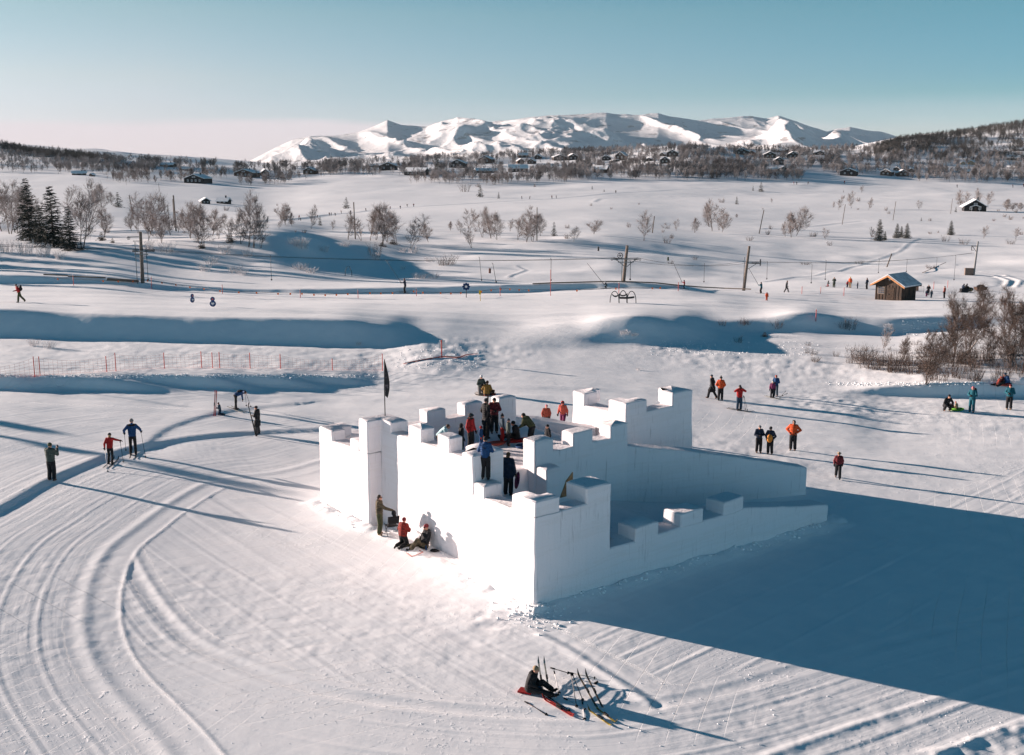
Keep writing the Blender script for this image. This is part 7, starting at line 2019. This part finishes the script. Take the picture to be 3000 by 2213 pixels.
for k, (x, c_) in enumerate(((-.25, 'black'), (-.85, 'navy'))):
    M_ = Matrix.Translation(P) @ Matrix.Rotation(R_(18), 4, 'Z'); q = M_ @ Vector((x, 0, .58))
    r_, h_ = person(0, 0, 0, 0, 'sit', c_, 'black', ('helmet', 'charcoal'), ('driver' if k == 0 else 'passenger') + ' in dark clothes and helmet on the snowmobile', pos=q, real=1.75, lod=1)
    r_.rotation_euler[2] = R_(18) - math.pi / 2
P = G(2872, 854); o = empty('cargo_sledge', P, R_(14), 'dark loaded sledge behind the snowmobile', 'sledge')
b = MB(); b.add([(-.9, -.4, .2), (.9, -.4, .2), (.9, .4, .2), (-.9, .4, .2), (-1.05, -.5, .75), (1.05, -.5, .75), (1.05, .5, .75), (-1.05, .5, .75)], [(0, 3, 2, 1), (4, 5, 6, 7), (0, 1, 5, 4), (1, 2, 6, 5), (2, 3, 7, 6), (3, 0, 4, 7)]); b.build('box', C['brown'], o)
b = MB(); b.ball((0, 0, .85), (.8, .4, .3), 10, 7); b.build('load', C['black'], o, True)
for sy in (-.4, .4): stick('runner', [(-1, sy, .06), (.9, sy, .05), (1.2, sy, .25)], .04, DARKST, parent=o)

# --- tiny skiers out on the plain: three built, the others copied
TS = [(784,652),(840,648),(876,645),(881,646),(930,638),(965,631),(970,631),(982,632),(1000,625),(1027,625),(1072,618),(1143,613),(1173,611),(1193,606),(1212,605),(1529,583),(1552,583),(1617,581),(1630,581),(1804,566),(2326,541),(2334,541),(2367,541),(2474,538),(2804,549),(2967,549),(2999,547)]
TL = 'tiny skier in dark clothes on the track across the plain'
protos = []
TINY = []
for k, (j, p_, hat) in enumerate((('navy', 'black', ('beanie', 'black')), ('black', 'black', ('beanie', 'red')), ('maroon', 'black', ('beanie', 'black')))):
    X, Y = TS[k]
    o, h = person(X, Y, 9.3, 80, ('ski', 'stride', 'ski')[k], j, p_, hat, TL, lod=2, group='tiny skiers on the plain', real=1.9, fat=1.25, gloves=None)
    protos.append(o); TINY.append(o)
run_jobs()
_r = random.Random(8)
for k, (X, Y) in enumerate(TS[3:]):
    o = copy_tree(protos[k % 3]); p = at(X, Y + 1); o.location = p
    o.rotation_euler[2] = _r.uniform(0, 6.28); o.scale = [9.6 / scale_at(p) / 1.75 * 1.0] * 3

# ------------------------------------------------------------------ loose clods of snow at the wall foot and along the banks
_r = random.Random(77)
cl_ = MB(); CL = []
def clod(x, y, r):
    CL.append((x, y, r))
def clod_mesh(x, y, z, r):
    M_ = Matrix.Rotation(_r.uniform(0, 6.28), 3, 'Z') @ Matrix.Rotation(_r.uniform(-.6, .6), 3, 'X')
    n0 = len(cl_.v)
    cl_.ball((x, y, z + r * .25), (r * _r.uniform(.8, 1.5), r * _r.uniform(.7, 1.1), r * _r.uniform(.55, .9)), 6, 4, M_)
    for i in range(n0, len(cl_.v)):
        a = cl_.v[i]; cl_.v[i] = (a[0] + _r.uniform(-.2, .2) * r, a[1] + _r.uniform(-.2, .2) * r, a[2] + _r.uniform(-.2, .2) * r)
for k in range(170):
    u0 = _r.uniform(-.3, 15.6); q = UV(u0, (0.25 if u0 > 11.3 or u0 < 4.3 else .9) - abs(_r.gauss(0, .28)) - .03); clod(q[0], q[1], _r.uniform(.012, .045))
for k in range(120):
    q = UV(-abs(_r.gauss(0, .3)) - .03, _r.uniform(0, 17.4)); clod(q[0], q[1], _r.uniform(.02, .07))
for k in range(130):
    q = UV(_r.gauss(-.3, .7), _r.gauss(-.3, .6)); clod(q[0], q[1], _r.uniform(.012, .05))
for X0, X1, Y0, Y1, n_, r0, r1 in ((0, 1110, 1100, 1110, 420, .02, .07), (2420, 3000, 1122, 1132, 300, .02, .07), (1160, 1420, 1015, 1085, 200, .02, .06), (1900, 2400, 1000, 1045, 260, .02, .06), (2640, 2800, 945, 985, 160, .03, .08), (1600, 2960, 1950, 2200, 120, .008, .022), (300, 1400, 1750, 2190, 120, .008, .02)):
    P_ = [(_r.uniform(X0, X1), _r.uniform(Y0, Y1)) for k in range(n_)]
    W_, ok_ = at_many(P_, dmin=24.0, dmax=130.0, n=500)
    for q in W_[ok_]: clod(q[0], q[1], _r.uniform(r0, r1))
CZ = ground([c[0] for c in CL], [c[1] for c in CL])
for c, z_ in zip(CL, CZ): clod_mesh(c[0], c[1], float(z_), c[2])
tag(cl_.build('snow_clods', snow_ground_mat(), None, True), 'loose clods of snow along the banks and the castle foot', kind='stuff')

# ------------------------------------------------------------------ labels: where several share one, say which by its place
def which_one():
    from collections import defaultdict
    g = defaultdict(list)
    for o in SC.objects:
        if o.parent is None and 'label' in o: g[o['label']].append(o)
    for lb, L in g.items():
        if len(L) < 2 or len(L) > 69: continue
        L.sort(key=lambda o: o.matrix_world.translation.x / max(o.matrix_world.translation.y, 1))
        for i, o in enumerate(L):
            w = 'leftmost' if i == 0 else ('rightmost' if i == len(L) - 1 else ordinal(i + 1) + ' from the left')
            o['label'] = lb + ', ' + w
            if 'group' not in o: o['group'] = lb
bpy.context.view_layer.update()
which_one()

# ------------------------------------------------------------------ clear winter air
hz = MB(); hz.box((0, 5600, 150), (40000, 14600, 760))
hm_ = bpy.data.materials.new('thin_haze'); hm_.use_nodes = True
t = hm_.node_tree; t.nodes.clear()
ou = t.nodes.new('ShaderNodeOutputMaterial'); pv = t.nodes.new('ShaderNodeVolumePrincipled')
pv.inputs['Color'].default_value = (0.72, 0.86, 0.95, 1); pv.inputs['Density'].default_value = 0.000018
t.links.new(pv.outputs[0], ou.inputs['Volume'])
tag(hz.build('haze', hm_), kind='stuff')
